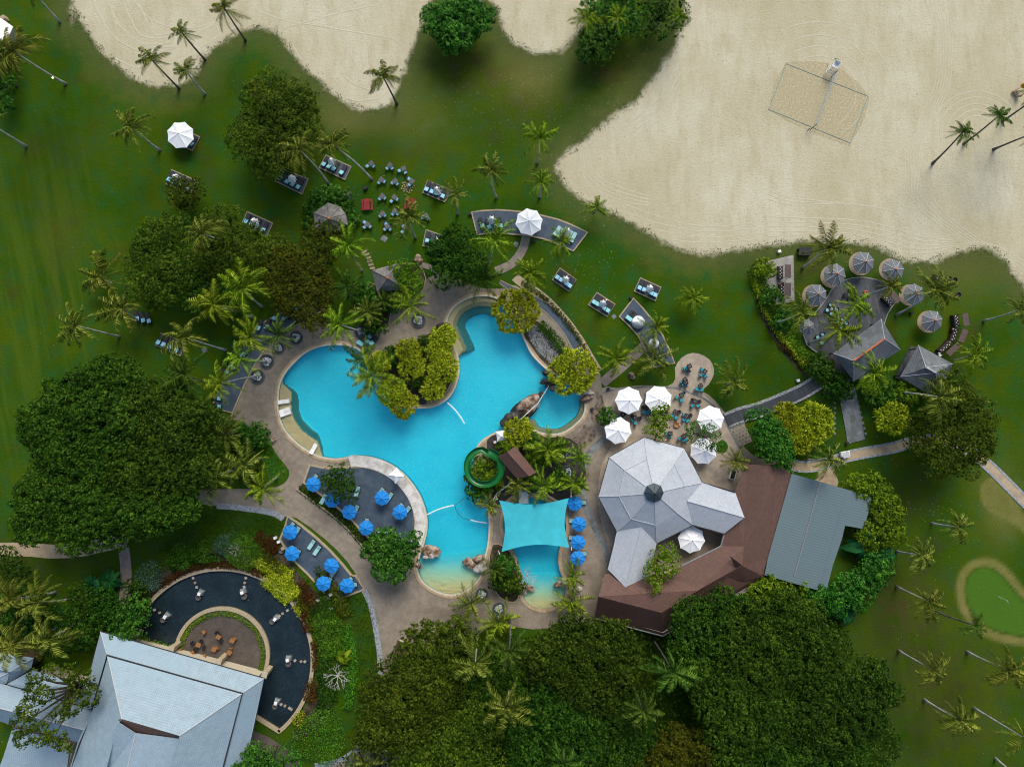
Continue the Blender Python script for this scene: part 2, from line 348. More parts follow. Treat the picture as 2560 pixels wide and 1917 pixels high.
KIDS = smooth(WL('v', [(1105, 1078), (1128, 1066), (1150, 1062), (1175, 1068), (1200, 1085), (1215, 1105), (1222, 1135), (1218, 1160), (1208, 1182), (1205, 1205), (1208, 1230), (1217, 1252), (1221, 1275), (1212, 1297), (1190, 1311), (1168, 1314), (1148, 1307), (1133, 1293), (1127, 1272), (1126, 1242), (1119, 1212), (1107, 1184), (1093, 1160), (1086, 1135), (1091, 1105)]), 3)
def circ(f, cx, cy, r, n=48, a0=0, a1=2*PI):
    full = abs(a1-a0-2*PI) < 1e-6
    return [(lambda p: (p.x, p.y))(W(f, cx+r*math.cos(a0+(a1-a0)*i/(n if full else n-1)), cy+r*math.sin(a0+(a1-a0)*i/(n if full else n-1)))) for i in range(n)]
PONDC = (478, 1425); PONDR = 196
POND = circ('v', *PONDC, PONDR, 64, math.radians(191-360), math.radians(50))+xy(WL('v', [(546, 1543), (300, 1397)]))

# ---------------------------------------------------------------- lawn and sand (one surveyed grid, split in two objects)
def ground():
    d = .5; xs = np.arange(-112, 112.01, d); ys = np.arange(-88, 110.01, d)
    X, Y = np.meshgrid(xs, ys); P = np.stack([X.ravel(), Y.ravel()], 1); nx, ny = len(xs), len(ys)
    sd = np.minimum(np.minimum(sdist(P, smooth(sandA, 3)), sdist(P, sandB)), sdist(P, smooth(sandC, 2)))
    i = np.arange(nx-1); j = np.arange(ny-1); I, J = np.meshgrid(i, j); a = (J*nx+I).ravel()
    F = np.stack([a, a+1, a+nx+1, a+nx], 1); C = P[F].mean(1)
    hole = (sdist(C, POOL) < .55) | (sdist(C, KIDS) < .55) | (sdist(C, POND) < .45)
    F = F[~hole]; C = C[~hole]; fs = sd[F].mean(1)
    def blobs(lst):
        v = np.zeros(len(P))
        for f, x, y, rx, ry, w in lst:
            c = W(f, x, y); k = 1 if f == 'v' else 0
            q = ((P[:, 0]-c.x)/(rx/VM))**2+((P[:, 1]-c.y)/(ry/VM))**2; v = np.maximum(v, w*np.exp(-q))
        return v
    dry = blobs([('v', 1040, 150, 150, 60, .9), ('v', 1330, 150, 90, 60, 1), ('v', 1150, 230, 160, 80, .55), ('v', 780, 270, 90, 40, .5), ('v', 400, 180, 120, 30, .3), ('v', 900, 330, 120, 30, .35),
                 ('v', 2020, 1500, 170, 190, .85), ('v', 1950, 1330, 110, 140, 1), ('v', 1950, 1080, 90, 60, .6), ('v', 100, 1200, 260, 60, .55), ('v', 120, 500, 60, 120, .45), ('v', 150, 330, 90, 70, .3), ('v', 1600, 560, 120, 20, .5), ('v', 2100, 560, 60, 30, .6),
                 ('v', 1730, 590, 50, 60, .6), ('v', 300, 80, 60, 80, .5), ('v', 1180, 330, 40, 60, .4)])
    pale = blobs([('v', 2170, 1090, 45, 70, .7), ('v', 2150, 1040, 40, 30, .5), ('v', 1150, 170, 70, 50, .6), ('v', 740, 250, 60, 40, .5), ('v', 2080, 600, 100, 50, .35), ('v', 900, 250, 90, 60, .3)])
    gc = W('v', 2170, 1300); q = np.hypot((P[:, 0]-gc.x)/1.0, (P[:, 1]-gc.y)/1.12)*VM+10*np.sin(3*np.arctan2(P[:, 1]-gc.y, P[:, 0]-gc.x))
    gp = xy(smooth(WL('v', [(2085, 1275), (2090, 1245), (2110, 1227), (2140, 1226), (2165, 1245), (2190, 1275), (2215, 1300), (2260, 1330), (2260, 1385), (2211, 1374), (2150, 1362), (2110, 1335), (2090, 1305)]), 3)); gd = sdist(P, gp)*VM; pale = np.maximum(pale, np.clip(gd/4, 0, 1)*np.clip((24-gd)/8, 0, 1)*.95); green = np.clip(-gd/4, 0, 1)
    gq = xy(smooth(WL('v', [(2112, 1060), (2125, 1035), (2150, 1028), (2180, 1060), (2215, 1110), (2260, 1150), (2260, 1200), (2190, 1135), (2130, 1105)]), 3)); pale = np.maximum(pale, np.clip(-sdist(P, gq)*VM/5, 0, 1)*.85)
    lc = W('v', 60, 700); stripe = np.clip(1-np.hypot((P[:, 0]-lc.x)/24, (P[:, 1]-lc.y)/42), 0, 1)*1.6; rc_ = W('v', 2000, 1450); stripe = np.clip(np.maximum(stripe, .5*np.exp(-((P[:, 0]-rc_.x)/16)**2-((P[:, 1]-rc_.y)/16)**2)), 0, 1)
    rg = np.random.default_rng(3); Z = np.zeros(len(P))
    for sel, name, m, lab in (((fs >= 0), 'lawn', G['lawn'], 0), ((fs < 0), 'sand', G['sand'], 1)):
        f = F[sel]; u, inv = np.unique(f, return_inverse=True); f2 = inv.reshape(f.shape)
        V = np.stack([P[u, 0], P[u, 1], Z[u]], 1); o = mesh_np(name, V, f2, m)
        for nm, arr in (('sd', sd), ('dry', dry), ('pale', pale), ('green', green), ('stripe', stripe)):
            at = o.data.attributes.new(nm, 'FLOAT', 'POINT'); at.data.foreach_set('value', arr[u].astype(np.float32))
        tag(o, kind='structure')
    R = 1500; c = (111.5, 87.5)
    v = [(-R, -R, -.1), (R, -R, -.1), (R, R, -.1), (-R, R, -.1), (-c[0], -c[1], -.1), (c[0], -c[1], -.1), (c[0], 109.5, -.1), (-c[0], 109.5, -.1)]
    tag(mesh_np('ground', v, [(0, 1, 5, 4), (1, 2, 6, 5), (2, 3, 7, 6), (3, 0, 4, 7)], G['far_ground']), kind='structure')
def ground_mats():
    t = NT('lawn_grass_and_sand'); v = t.coord('Object'); sd = t.attr('sd')
    # grass: drifts of deep green, teal green and olive, worn patches
    n1 = t.noise(v, .07, 5, .6); n2 = t.noise(v, .35, 6, .65); n3 = t.noise(v, 4, 3, .7); n4 = t.noise(v, 14, 2, .8)
    g = t.mix(t.mapr(n1, .38, .62), (.025, .07, .003), (.052, .088, .0035))
    g = t.mix(t.mapr(n2, .45, .7, 0, .9), g, (.019, .084, .019)); n5 = t.noise(v, .16, 4, .6); g = t.mix(t.mapr(n5, .55, .72, 0, .55), g, (.05, .047, .012))
    wv = t.noise(t.scl(t.scl(v, (1, 1, 1), -.2), (1, .06, 1)), .6, 4, .55)
    g = t.mix(t.math('MULTIPLY', t.attr('stripe'), t.mapr(wv, .46, .62, 0, .85)), g, (.055, .1, .008))
    g = t.mix(t.math('MULTIPLY', t.attr('dry'), t.mapr(n2, .3, .65)), g, (.06, .05, .014))
    g = t.mix(t.math('MULTIPLY', t.attr('pale'), t.mapr(n2, .25, .7, .45, 1)), g, (.2, .18, .06))
    g = t.mix(t.attr('green'), g, t.mix(t.mapr(n3, .3, .7), (.045, .115, .012), (.07, .15, .017)))
    # fringe by the sand: paler bleached grass
    fr = t.mapr(t.math('ADD', sd, t.math('MULTIPLY', t.mapr(n2, .2, .8, -1, 1), 2.6)), 0, 5.5, 1, 0)
    g = t.mix(t.math('MULTIPLY', fr, .7), g, (.1, .11, .04))
    g = t.mix(t.mapr(n3, .3, .7, 0, .5), g, t.mix(1, g, (.45, .5, .4), 'MULTIPLY'))
    g = t.mix(t.mapr(n4, .35, .75, 0, .5), g, t.mix(1, g, (1.9, 1.75, 1.6), 'MULTIPLY'))
    # sand
    m1 = t.noise(v, .05, 5, .6); m2 = t.noise(t.scl(v, (1, .3, 1), .5), .5, 6, .7); m3 = t.noise(v, 5, 3, .7)
    s_ = t.mix(t.mapr(m1, .4, .6), (.46, .415, .275), (.54, .505, .37)); s_ = t.mix(t.mapr(m2, .45, .72, 0, .7), s_, (.4, .345, .205)); s_ = t.mix(t.mapr(m3, .5, .8, 0, .45), s_, (.3, .26, .17)); s_ = t.mix(t.mapr(t.noise(t.scl(v, (1, .5, 1), .9), 2.2, 4, .7), .55, .75, 0, .4), s_, (.56, .53, .41))
    bw = t.mapr(sd, -2.5, 0, 0, .45); s_ = t.mix(t.mapr(t.noise(v, 2.6, 2, .5), .62, .7, 0, .5), s_, (.3, .26, .17)); s_ = t.mix(t.math('MULTIPLY', bw, t.mapr(n2, .3, .7)), s_, (.42, .39, .27))
    k = t.math('ADD', t.math('ADD', sd, t.math('MULTIPLY', t.mapr(n2, .2, .8, -1, 1), .9)), t.math('MULTIPLY', t.mapr(n4, .2, .8, -1, 1), .5))
    f = t.mapr(k, -.3, .5, 1, 0)
    t.col(t.mix(f, g, s_)); t.rough(.95); t.b.inputs['Specular IOR Level'].default_value = .02
    hh = t.math('ADD', t.math('MULTIPLY', m3, 1), t.noise(v, 1.6, 4, .7)); t.bump(hh, .6, .14)
    G['lawn'] = t.m; G['sand'] = t.m
    G['far_ground'] = M('far_lawn', (.02, .05, .005), .3, .3, .95, c2=(.04, .06, .008), sc2=.03)
    G['court_sand'] = M('trampled_court_sand', (.42, .365, .23), .4, 4, .95, 1, c2=(.37, .315, .19), sc2=3, spec=.1)
    G['sand_plain'] = M('raked_sand', (.5, .465, .34), .12, 2, .95, .5, c2=(.45, .41, .29), sc2=.4, spec=.1)
ground_mats(); ground()
_zi = [0]
def dz():
    _zi[0] += 1; return .0021*(_zi[0] % 23)

# ---------------------------------------------------------------- pools
def water_mat(name, tint, rip=.35, sc=1.4):
    t = NT(name); v = t.coord('Object'); tr = t.node('ShaderNodeBsdfTransparent'); tr.inputs[0].default_value = (*tint, 1)
    gl = t.node('ShaderNodeBsdfGlossy'); gl.inputs['Roughness'].default_value = .12; gl.inputs[0].default_value = (.8, .8, .8, 1)
    fr = t.node('ShaderNodeFresnel'); fr.inputs[0].default_value = 1.33; b = t.node('ShaderNodeBump'); b.inputs['Strength'].default_value = rip; b.inputs['Distance'].default_value = .25
    h = t.math('ADD', t.noise(v, sc, 3, .6, dist=.6), t.math('MULTIPLY', t.noise(v, sc*3.2, 3, .6, dist=.8), .4)); t.L(h, b.inputs['Height']); t.L(b.outputs[0], gl.inputs['Normal']); t.L(b.outputs[0], fr.inputs['Normal'])
    m = t.node('ShaderNodeMixShader'); t.L(fr.outputs[0], m.inputs[0]); t.L(tr.outputs[0], m.inputs[1]); t.L(gl.outputs[0], m.inputs[2]); t.L(m.outputs[0], t.out.inputs[0]); return t.m
def floor_mat(name):
    t = NT(name); v = t.coord('Object'); led = t.attr('ledge'); be = t.attr('beach')
    n = t.noise(v, .25, 4, .6); c = t.mix(t.mapr(n, .35, .65), (.0, .74, .95), (.01, .8, .98))
    rp = t.noise(v, 3.2, 5, .75, dist=1.2); c = t.mix(t.mapr(rp, .48, .78, 0, .6), c, (.28, .9, .98))  # caustic ripple light painted into the floor colour as paler noise
    cr = t.node('ShaderNodeValToRGB'); t.L(led, cr.inputs[0]); e = cr.color_ramp.elements; e[0].position = .1; e[0].color = (.01, .2, .2, 1); e[1].position = .62; e[1].color = (.8, .54, .27, 1)
    for p, q in ((.34, (.012, .2, .19)), (.4, (.3, .27, .13)), (.56, (.42, .33, .17))):
        x = e.new(p); x.color = (*q, 1)
    c = t.mix(t.mapr(led, .08, .2), c, cr.outputs[0])
    c2 = t.node('ShaderNodeValToRGB'); t.L(t.math('ADD', be, t.mapr(rp, .2, .8, -.04, .04)), c2.inputs[0]); e = c2.color_ramp.elements; e[0].position = 0; e[0].color = (.0, .76, .86, 1); e[1].position = 1; e[1].color = (.78, .56, .26, 1)
    for p, q in ((.2, (.1, .68, .76)), (.4, (.34, .74, .62)), (.62, (.58, .72, .46)), (.82, (.78, .64, .32))):
        x = e.new(p); x.color = (*q, 1)
    c = t.mix(t.mapr(be, .01, .08), c, c2.outputs[0]); t.col(c); t.rough(.6); return t.m
G['pool_floor'] = floor_mat('painted_pool_plaster_with_caustics'); G['pool_wall'] = M('turquoise_pool_tile', (.02, .4, .5), .15, 3, .4)
G['water'] = water_mat('clear_pool_water', (.88, 1, 1), .8, 1.8); G['water_dark'] = water_mat('still_pond_water', (.8, .9, .95), .2, 1)
def basin(poly, zone, name):
    p = np.array(poly); d = .16; xs = np.arange(p[:, 0].min()-.6, p[:, 0].max()+.6, d); ys = np.arange(p[:, 1].min()-.6, p[:, 1].max()+.6, d)
    X, Y = np.meshgrid(xs, ys); P = np.stack([X.ravel(), Y.ravel()], 1); nx = len(xs)
    I, J = np.meshgrid(np.arange(nx-1), np.arange(len(ys)-1)); a = (J*nx+I).ravel(); F = np.stack([a, a+1, a+nx+1, a+nx], 1)
    sd = sdist(P, poly); F = F[sd[F].mean(1) < .2]
    dist = np.maximum(-sd, 0); vx = (P[:, 0]*S+1280)/FR['v'][2]; vy = (958.5-P[:, 1]*S)/FR['v'][2]
    led, be = zone(vx, vy, dist)
    z = -1.35+np.clip(be, 0, 1)*1.22; z = np.maximum(z, np.where(led > .5, -.25, np.where(led > .36, -.42, np.where(led > .2, -.7, -9)))); z = np.minimum(z, np.where(sd > 0, -.09, 0)-.09)
    u, inv = np.unique(F, return_inverse=True)
    o = mesh_np(name+'_floor', np.stack([P[u, 0], P[u, 1], z[u]], 1), inv.reshape(F.shape), G['pool_floor'], smoothf=False)
    for nm, arr in (('ledge', led), ('beach', be)):
        at = o.data.attributes.new(nm, 'FLOAT', 'POINT'); at.data.foreach_set('value', arr[u].astype(np.float32))
    tag(o, kind='structure')
    tag(ribbon(name+'_wall', ccw(poly), .0, .12, -1.4, .0, G['pool_wall']), kind='structure')
    tag(slab('water' if name == 'pool' else name+'_water', poly, -.062, -.06, G['water']), kind='structure')
def sst(x, a, b): t = np.clip((x-a)/(b-a), 0, 1); return t*t*(3-2*t)
def zone_main(x, y, d):
    led = np.zeros_like(x)
    w = 1.95*sst(y, 822, 850)*(1-sst(x, 682, 697)); m = (x < 700) & (y > 815)
    w = np.where(m, w, 0)
    led = np.where(m & (d < w), .75, led); led = np.where(m & (d >= w) & (d < w+1.15*sst(y, 815, 870)+.0) & (w > .3), .3, led)
    m2 = (y < 775) & (x < 1100) & (x > 940); a = 1-sst(x, 1060, 1085); a *= 1-sst(y, 752, 772)
    led = np.where(m2 & (d < 1.65*a), .5, led); led = np.where(m2 & (d < .95*a), .75, led); led = np.where(m2 & (d >= 1.65*a) & (d < 3.0*a), .25, led)
    m3 = (x > 1140) & (y > 868); led = np.where(m3 & (d < .75), .5, led); led = np.where((x > 1100) & (x < 1190) & (y > 905) & (d < 1.3*(1-sst(x, 1150, 1185))), .5, led)
    be = np.where((y > 1160) & (x > 880), np.clip((y-1196+.0022*(x-968)**2)/84, 0, 1), 0)
    return led, be
def zone_kids(x, y, d):
    led = np.where((y < 1110) & (d < 1.1), .6, 0.); be = np.where(y > 1235, np.clip((y-1240)/72, 0, 1), 0); return led, be
basin(POOL, zone_main, 'pool'); basin(KIDS, zone_kids, 'kids_pool')
# reflecting pond
G['pond_floor'] = M('black_pond_stones', (.035, .055, .064), .6, 5, .7, .8, c2=(.022, .036, .042), sc2=.3)
tag(slab('pond_floor', offs(ccw(POND), .3), -.5, -.35, G['pond_floor']), kind='structure'); tag(slab('pond_water', offs(ccw(POND), .1), -.062, -.058, G['water_dark']), kind='structure')

# ---------------------------------------------------------------- paving
deck = WL('v', [(925, 600), (960, 590), (1000, 608), (1040, 622), (1085, 622), (1112, 616), (1170, 652), (1215, 692), (1250, 740), (1275, 780), (1296, 806), (1300, 838), (1330, 838), (1380, 832), (1440, 834), (1500, 842), (1530, 852), (1560, 884), (1590, 925), (1607, 965), (1640, 990), (1690, 1010), (1650, 1240), (1420, 1335), (1290, 1332), (1285, 1345), (1250, 1350), (1150, 1358), (1060, 1350), (1000, 1400), (940, 1440), (880, 1470), (825, 1458), (818, 1390), (805, 1330), (788, 1275), (750, 1212), (700, 1162), (640, 1118), (610, 1115), (560, 1100), (470, 1092), (430, 1085), (430, 1058), (560, 1055), (600, 1050), (620, 1036), (624, 1015), (600, 985), (585, 960), (560, 930), (500, 905), (503, 890), (528, 834), (553, 785), (583, 741), (640, 700), (690, 690), (740, 712), (790, 712), (840, 705), (836, 690), (845, 670), (870, 655), (893, 640), (905, 622)])
deck = smooth(deck, 2)
islandP = smooth(WL('v', [(960, 712), (966, 735), (978, 765), (980, 800), (975, 825), (965, 845), (950, 860), (930, 868), (900, 870), (872, 866), (850, 855), (838, 835), (822, 805), (808, 782), (800, 765), (830, 760), (860, 745), (900, 735), (930, 715), (945, 705)]), 3)
pp = ccw(POOL)
tag(slab('deck', deck, -.05, .04, G['deck'], holes=[POOL, KIDS]), kind='structure')
tag(slab('terrace_paving', smooth(WL('v', [(1300, 838), (1330, 838), (1380, 832), (1440, 834), (1458, 818), (1457, 795), (1472, 772), (1495, 762), (1520, 768), (1538, 785), (1541, 808), (1530, 830), (1515, 848), (1545, 872), (1575, 905), (1600, 955), (1600, 1000), (1590, 1075), (1500, 1100), (1400, 1150), (1330, 1190), (1305, 1150), (1290, 1080), (1300, 1000), (1320, 960), (1310, 900)]), 2), -.04, .07, G['deck_light']), kind='structure')
# coping rings
tag(ribbon('pool_coping_rim', ccw(POOL), 0, .32, -.06, .13, G['coping_pale']), kind='structure'); tag(ribbon('pool_coping', ccw(POOL), .31, .72, -.06, .12, G['coping']), 'tan stone coping that runs round the big turquoise pool', 'coping')
tag(ribbon('pool_coping', ccw(KIDS), 0, .6, -.06, .12, G['coping']), 'curved cream coping round the small pool under the shade sail', 'coping')
wc = smooth(WL('12', [(800, 640), (850, 628), (930, 640), (1040, 660), (1130, 700), (1240, 775), (1330, 870), (1400, 980), (1435, 1090), (1450, 1180), (1440, 1280), (1410, 1390)]), 4, False)
tag(ribbon('white_ledge', wc, -.35, 1.55, -.05, .3, G['coping_white'], closed=False), 'broad white rendered ledge between the slate sun patio and the pool', 'ledge')
def patch(name, f, pts, m, z=.16, n=1, border=.22, closed=True, kind='structure', z0=-.04, bm='border'):
    p = ccw(smooth(WL(f, pts), n) if n > 1 else xy(WL(f, pts)))
    e = dz(); o = tag(slab(name, p, z0, z+e, G[m]), kind=kind)
    if border: b = ribbon(name+'_edge', p, -border, .03, z0, z+e+.03, G[bm]); tag(b, kind=kind)
    return o
def mixf(*parts):
    out = []
    for f, pts in parts: out += xy(WL(f, pts))
    return out
def patchw(name, p, m, z=.16, border=.22, kind='structure', bm='border'):
    e = dz(); p = ccw(p); o = tag(slab(name, p, -.04, z+e, G[m]), kind=kind)
    if border: tag(ribbon(name+'_edge', p, -border, .03, -.04, z+e+.03, G[bm]), kind=kind)
    return o
patchw('sun_patio', mixf(('11', [(1855, 175), (1950, 160), (2080, 152)]), ('21', [(0, 160), (120, 172), (240, 195), (400, 235), (520, 283), (655, 350), (530, 515), (430, 470), (330, 430), (270, 410), (130, 380), (0, 370)]), ('11', [(2050, 355), (1905, 375)])), 'patio')
patch('sun_patio', '21', [(1045, 912), (1130, 1000), (1220, 1110), (1300, 1230), (1360, 1360), (1405, 1480), (1230, 1515), (1200, 1500), (1160, 1400), (1130, 1330), (1080, 1240), (1000, 1150), (920, 1075)], 'patio')
patchw('slate_walkway', mixf(('11', [(2100, 790), (2110, 760), (2208, 810)]), ('21', [(90, 845), (190, 890), (310, 960), (430, 1060), (520, 1170), (600, 1290), (665, 1430), (610, 1440), (530, 1370), (460, 1240), (380, 1130), (290, 1040), (200, 965), (80, 900)]), ('11', [(2208, 870)])), 'patio', .1, .1)
patch('sun_patio', 'v', [(700, 672), (640, 694), (583, 741), (553, 785), (528, 834), (503, 892), (456, 880), (475, 835), (500, 780), (525, 738), (560, 700), (620, 668), (680, 650)], 'patio', .14)
patch('sun_patio', '12', [(460, 690), (600, 715), (830, 705), (940, 702), (1050, 735), (1150, 780), (1240, 850), (1320, 960), (1370, 1080), (1385, 1200), (1375, 1320), (1350, 1410), (1250, 1600), (1130, 1560), (1060, 1450), (990, 1350), (900, 1260), (800, 1150), (640, 1020), (520, 930), (405, 850)], 'patio', .16, border=.35)
patchw('sun_patio', mixf(('12', [(275, 1130), (390, 1205), (520, 1310), (640, 1420), (740, 1530), (830, 1640)]), ('13', [(870, 0), (940, 125), (725, 210), (660, 115), (590, 160), (450, 0)]), ('12', [(340, 1540), (200, 1340), (245, 1230)])), 'patio', .16, border=.35)
# planting strip beside the pool patio, cobbled drains, paths
tag(ribbon('planting_strip', smooth(WL('12', [(385, 880), (520, 985), (640, 1070), (780, 1190), (900, 1320), (1000, 1450), (1060, 1560)]), 3, False), -.9, .9, -.04, .10, G['soil'], closed=False), kind='structure')
tag(ribbon('kerb', smooth(WL('12', [(350, 900), (500, 1010), (620, 1095), (750, 1205), (870, 1330), (960, 1450), (1040, 1600)]), 3, False), -.12, .12, -.04, .3, G['border'], closed=False), 'low tan kerb wall along the hedge strip below the pool patio', 'kerb')
tag(ribbon('cobble_strip', smooth(WL('v', [(468, 1092), (500, 1094), (550, 1100), (590, 1108), (612, 1120)]), 4, False), -.5, .5, -.03, .06, G['cobble'], closed=False), kind='structure')
tag(ribbon('cobble_strip', smooth(WL('v', [(786, 1274), (798, 1300), (808, 1340), (815, 1380), (820, 1420), (818, 1470)]), 4, False), -.45, .45, -.03, .062, G['cobble'], closed=False), kind='structure')
tag(ribbon('cobble_strip', smooth(WL('v', [(680, 1652), (720, 1645), (750, 1632), (775, 1612)]), 4, False), -.45, .45, -.03, .064, G['cobble'], closed=False), kind='structure')
patch('footpath', 'v', [(690, 1656), (740, 1645), (780, 1612), (830, 1580), (900, 1600), (900, 1700), (690, 1700)], 'deck', .03, border=0)
patch('brown_walkway', 'v', [(540, 1575), (580, 1590), (625, 1620), (650, 1656), (660, 1700), (560, 1700), (520, 1640)], 'deck_brown', .05, border=0)
def road(name, f, pts, w, m='path', z=.03, n=4, edge=None):
    p = smooth(WL(f, pts), n, False); e = dz()
    o = tag(ribbon(name, p, -w/2, w/2, -.05, z+e, G[m], closed=False), kind='structure')
    if edge:
        for s_ in (-1, 1): tag(ribbon(name+'_edge', p, s_*w/2, s_*(w/2+.35), -.05, z+e+.03, G[edge], closed=False), kind='structure')
road('footpath', 'v', [(1136, 510), (1130, 535), (1117, 557), (1098, 574), (1070, 586)], 1.5, 'path_grey')
road('footpath', 'v', [(1393, 745), (1372, 765), (1345, 790), (1318, 812), (1300, 828)], 1.7, 'path_grey')
road('footpath', 'v', [(1700, 1000), (1740, 1008), (1790, 998), (1830, 985), (1880, 975), (1930, 966), (1990, 950), (2060, 955), (2110, 985), (2150, 1020), (2190, 1060), (2240, 1110)], 1.3, 'path', edge='cobble')
patch('footpath', 'v', [(1770, 995), (1800, 1010), (1810, 1040), (1800, 1075), (1740, 1060), (1765, 1030)], 'path', .045, border=0)
road('footpath', 'v', [(-30, 1187), (60, 1186), (110, 1190), (170, 1187), (225, 1175), (275, 1165)], 2.4, 'path')
road('footpath', 'v', [(262, 1165), (268, 1190), (272, 1225), (272, 1260), (268, 1300), (262, 1330)], 1.9, 'path_grey')
road('footpath', 'v', [(903, 570), (930, 578), (948, 592), (960, 602)], .9, 'path_grey')
road('boardwalk', 'v', [(1568, 908), (1600, 895), (1640, 884), (1690, 864), (1730, 846), (1770, 822)], 1.8, 'boards_dark', .35, edge=None)
for s_ in (-1, 1): tag(ribbon('boulder_edging', smooth(WL('v', [(1568, 908), (1600, 895), (1640, 884), (1690, 864), (1730, 846), (1770, 822)]), 4, False), s_*.9, s_*1.35, -.05, .3, G['gravel'], closed=False), kind='structure')
patch('concrete_court', 'v', [(1812, 858), (1845, 835), (1858, 900), (1866, 948), (1830, 958), (1822, 910)], 'concrete', .08, border=.12, bm='concrete')
# stepping stones
def stones(f, pts, d, label, group, m='path'):
    for i, (x, y, a) in enumerate(pts):
        c = W(f, x, y); b = MB().box((0, 0, .04), (d[0], d[1], .1), 0, taper=.94).build('stepping_stone', G[m])
        b.location = (c.x, c.y, 0); b.rotation_euler.z = math.radians(a); tag(b, label % ORD(i, len(pts)), 'paver', group)
def ORD(i, n):
    o = ['first', 'second', 'third', 'fourth', 'fifth', 'sixth', 'seventh', 'eighth', 'ninth', 'tenth', 'eleventh', 'twelfth', 'thirteenth', 'fourteenth', 'fifteenth', 'sixteenth', 'seventeenth', 'eighteenth']
    return 'last' if i == n-1 and n > 1 else o[i]
stones('11', [(935, 515, 30), (955, 540, 25), (970, 568, 20), (982, 597, 15), (992, 627, 10), (1003, 657, 8)], (.9, .42), 'grey slab, %s down the stepped path to the small thatched hut', 'slabs of the stepped path by the hut')
stones('32', [(575, 75+k*44, 8) for k in range(9)], (.42, .42), 'square paver, %s from the top, west of the grey court', 'pavers west of the grey court', 'concrete')
stones('32', [(745+k*12, 60+k*46, 8) for k in range(9)], (.42, .42), 'square paver, %s from the top, east of the grey court', 'pavers east of the grey court', 'concrete')
# timber decks of the beach bar, pond terrace, court
patch('timber_deck', '31', [(650, 760), (780, 735), (880, 745), (985, 780), (1115, 905), (1060, 1000), (1000, 1130), (960, 1500), (640, 1650), (560, 1560), (440, 1400), (330, 1320), (300, 1150), (420, 1020), (510, 900), (560, 820)], 'boards', .2, 2, border=.12, bm='boards_pale')
patch('timber_deck', '31', [(-20, 600), (215, 545), (225, 940), (100, 970), (-20, 960)], 'boards_pale', .18, border=0)
patch('timber_deck', '31', [(1225, 1325), (1300, 1350), (1180, 1640), (1090, 1600)], 'boards', .15, border=0)
for x, y, r in ((795, 620, 102), (550, 730, 100), (1050, 670, 95), (390, 895, 97), (1220, 890, 92), (1380, 1120, 95)):
    tag(slab('paved_circle', circ('31', x, y, r, 32), -.03, .05+dz(), G['path']), kind='structure')
tag(slab('pond_terrace', circ('v', 480, 1412, 98, 60), -.5, .1, G['deck_brown']), kind='structure')
tag(ribbon('pond_coping', ccw(circ('v', 480, 1412, 97, 60, -PI*.955, PI*.17)), -.12, .5, -.5, .3, G['border'], closed=False), 'cream curved wall round the brown terrace inside the dark pond', 'wall')
tag(ribbon('pond_coping', ccw(circ('v', *PONDC, PONDR, 90, -PI*.8, PI*.283)), -.2, .45, -.5, .25, G['border'], closed=False), 'cream curved outer wall of the dark reflecting pond', 'wall')
tag(slab('court_sand', mixf(('30', [(155, 540), (260, 528), (400, 530), (520, 548), (640, 600), (760, 700), (860, 810), (872, 850), (840, 1000), (780, 1130), (700, 1260), (600, 1225), (400, 1150), (200, 1060), (0, 950), (60, 700)])), .001, .012, G['court_sand']), kind='structure')
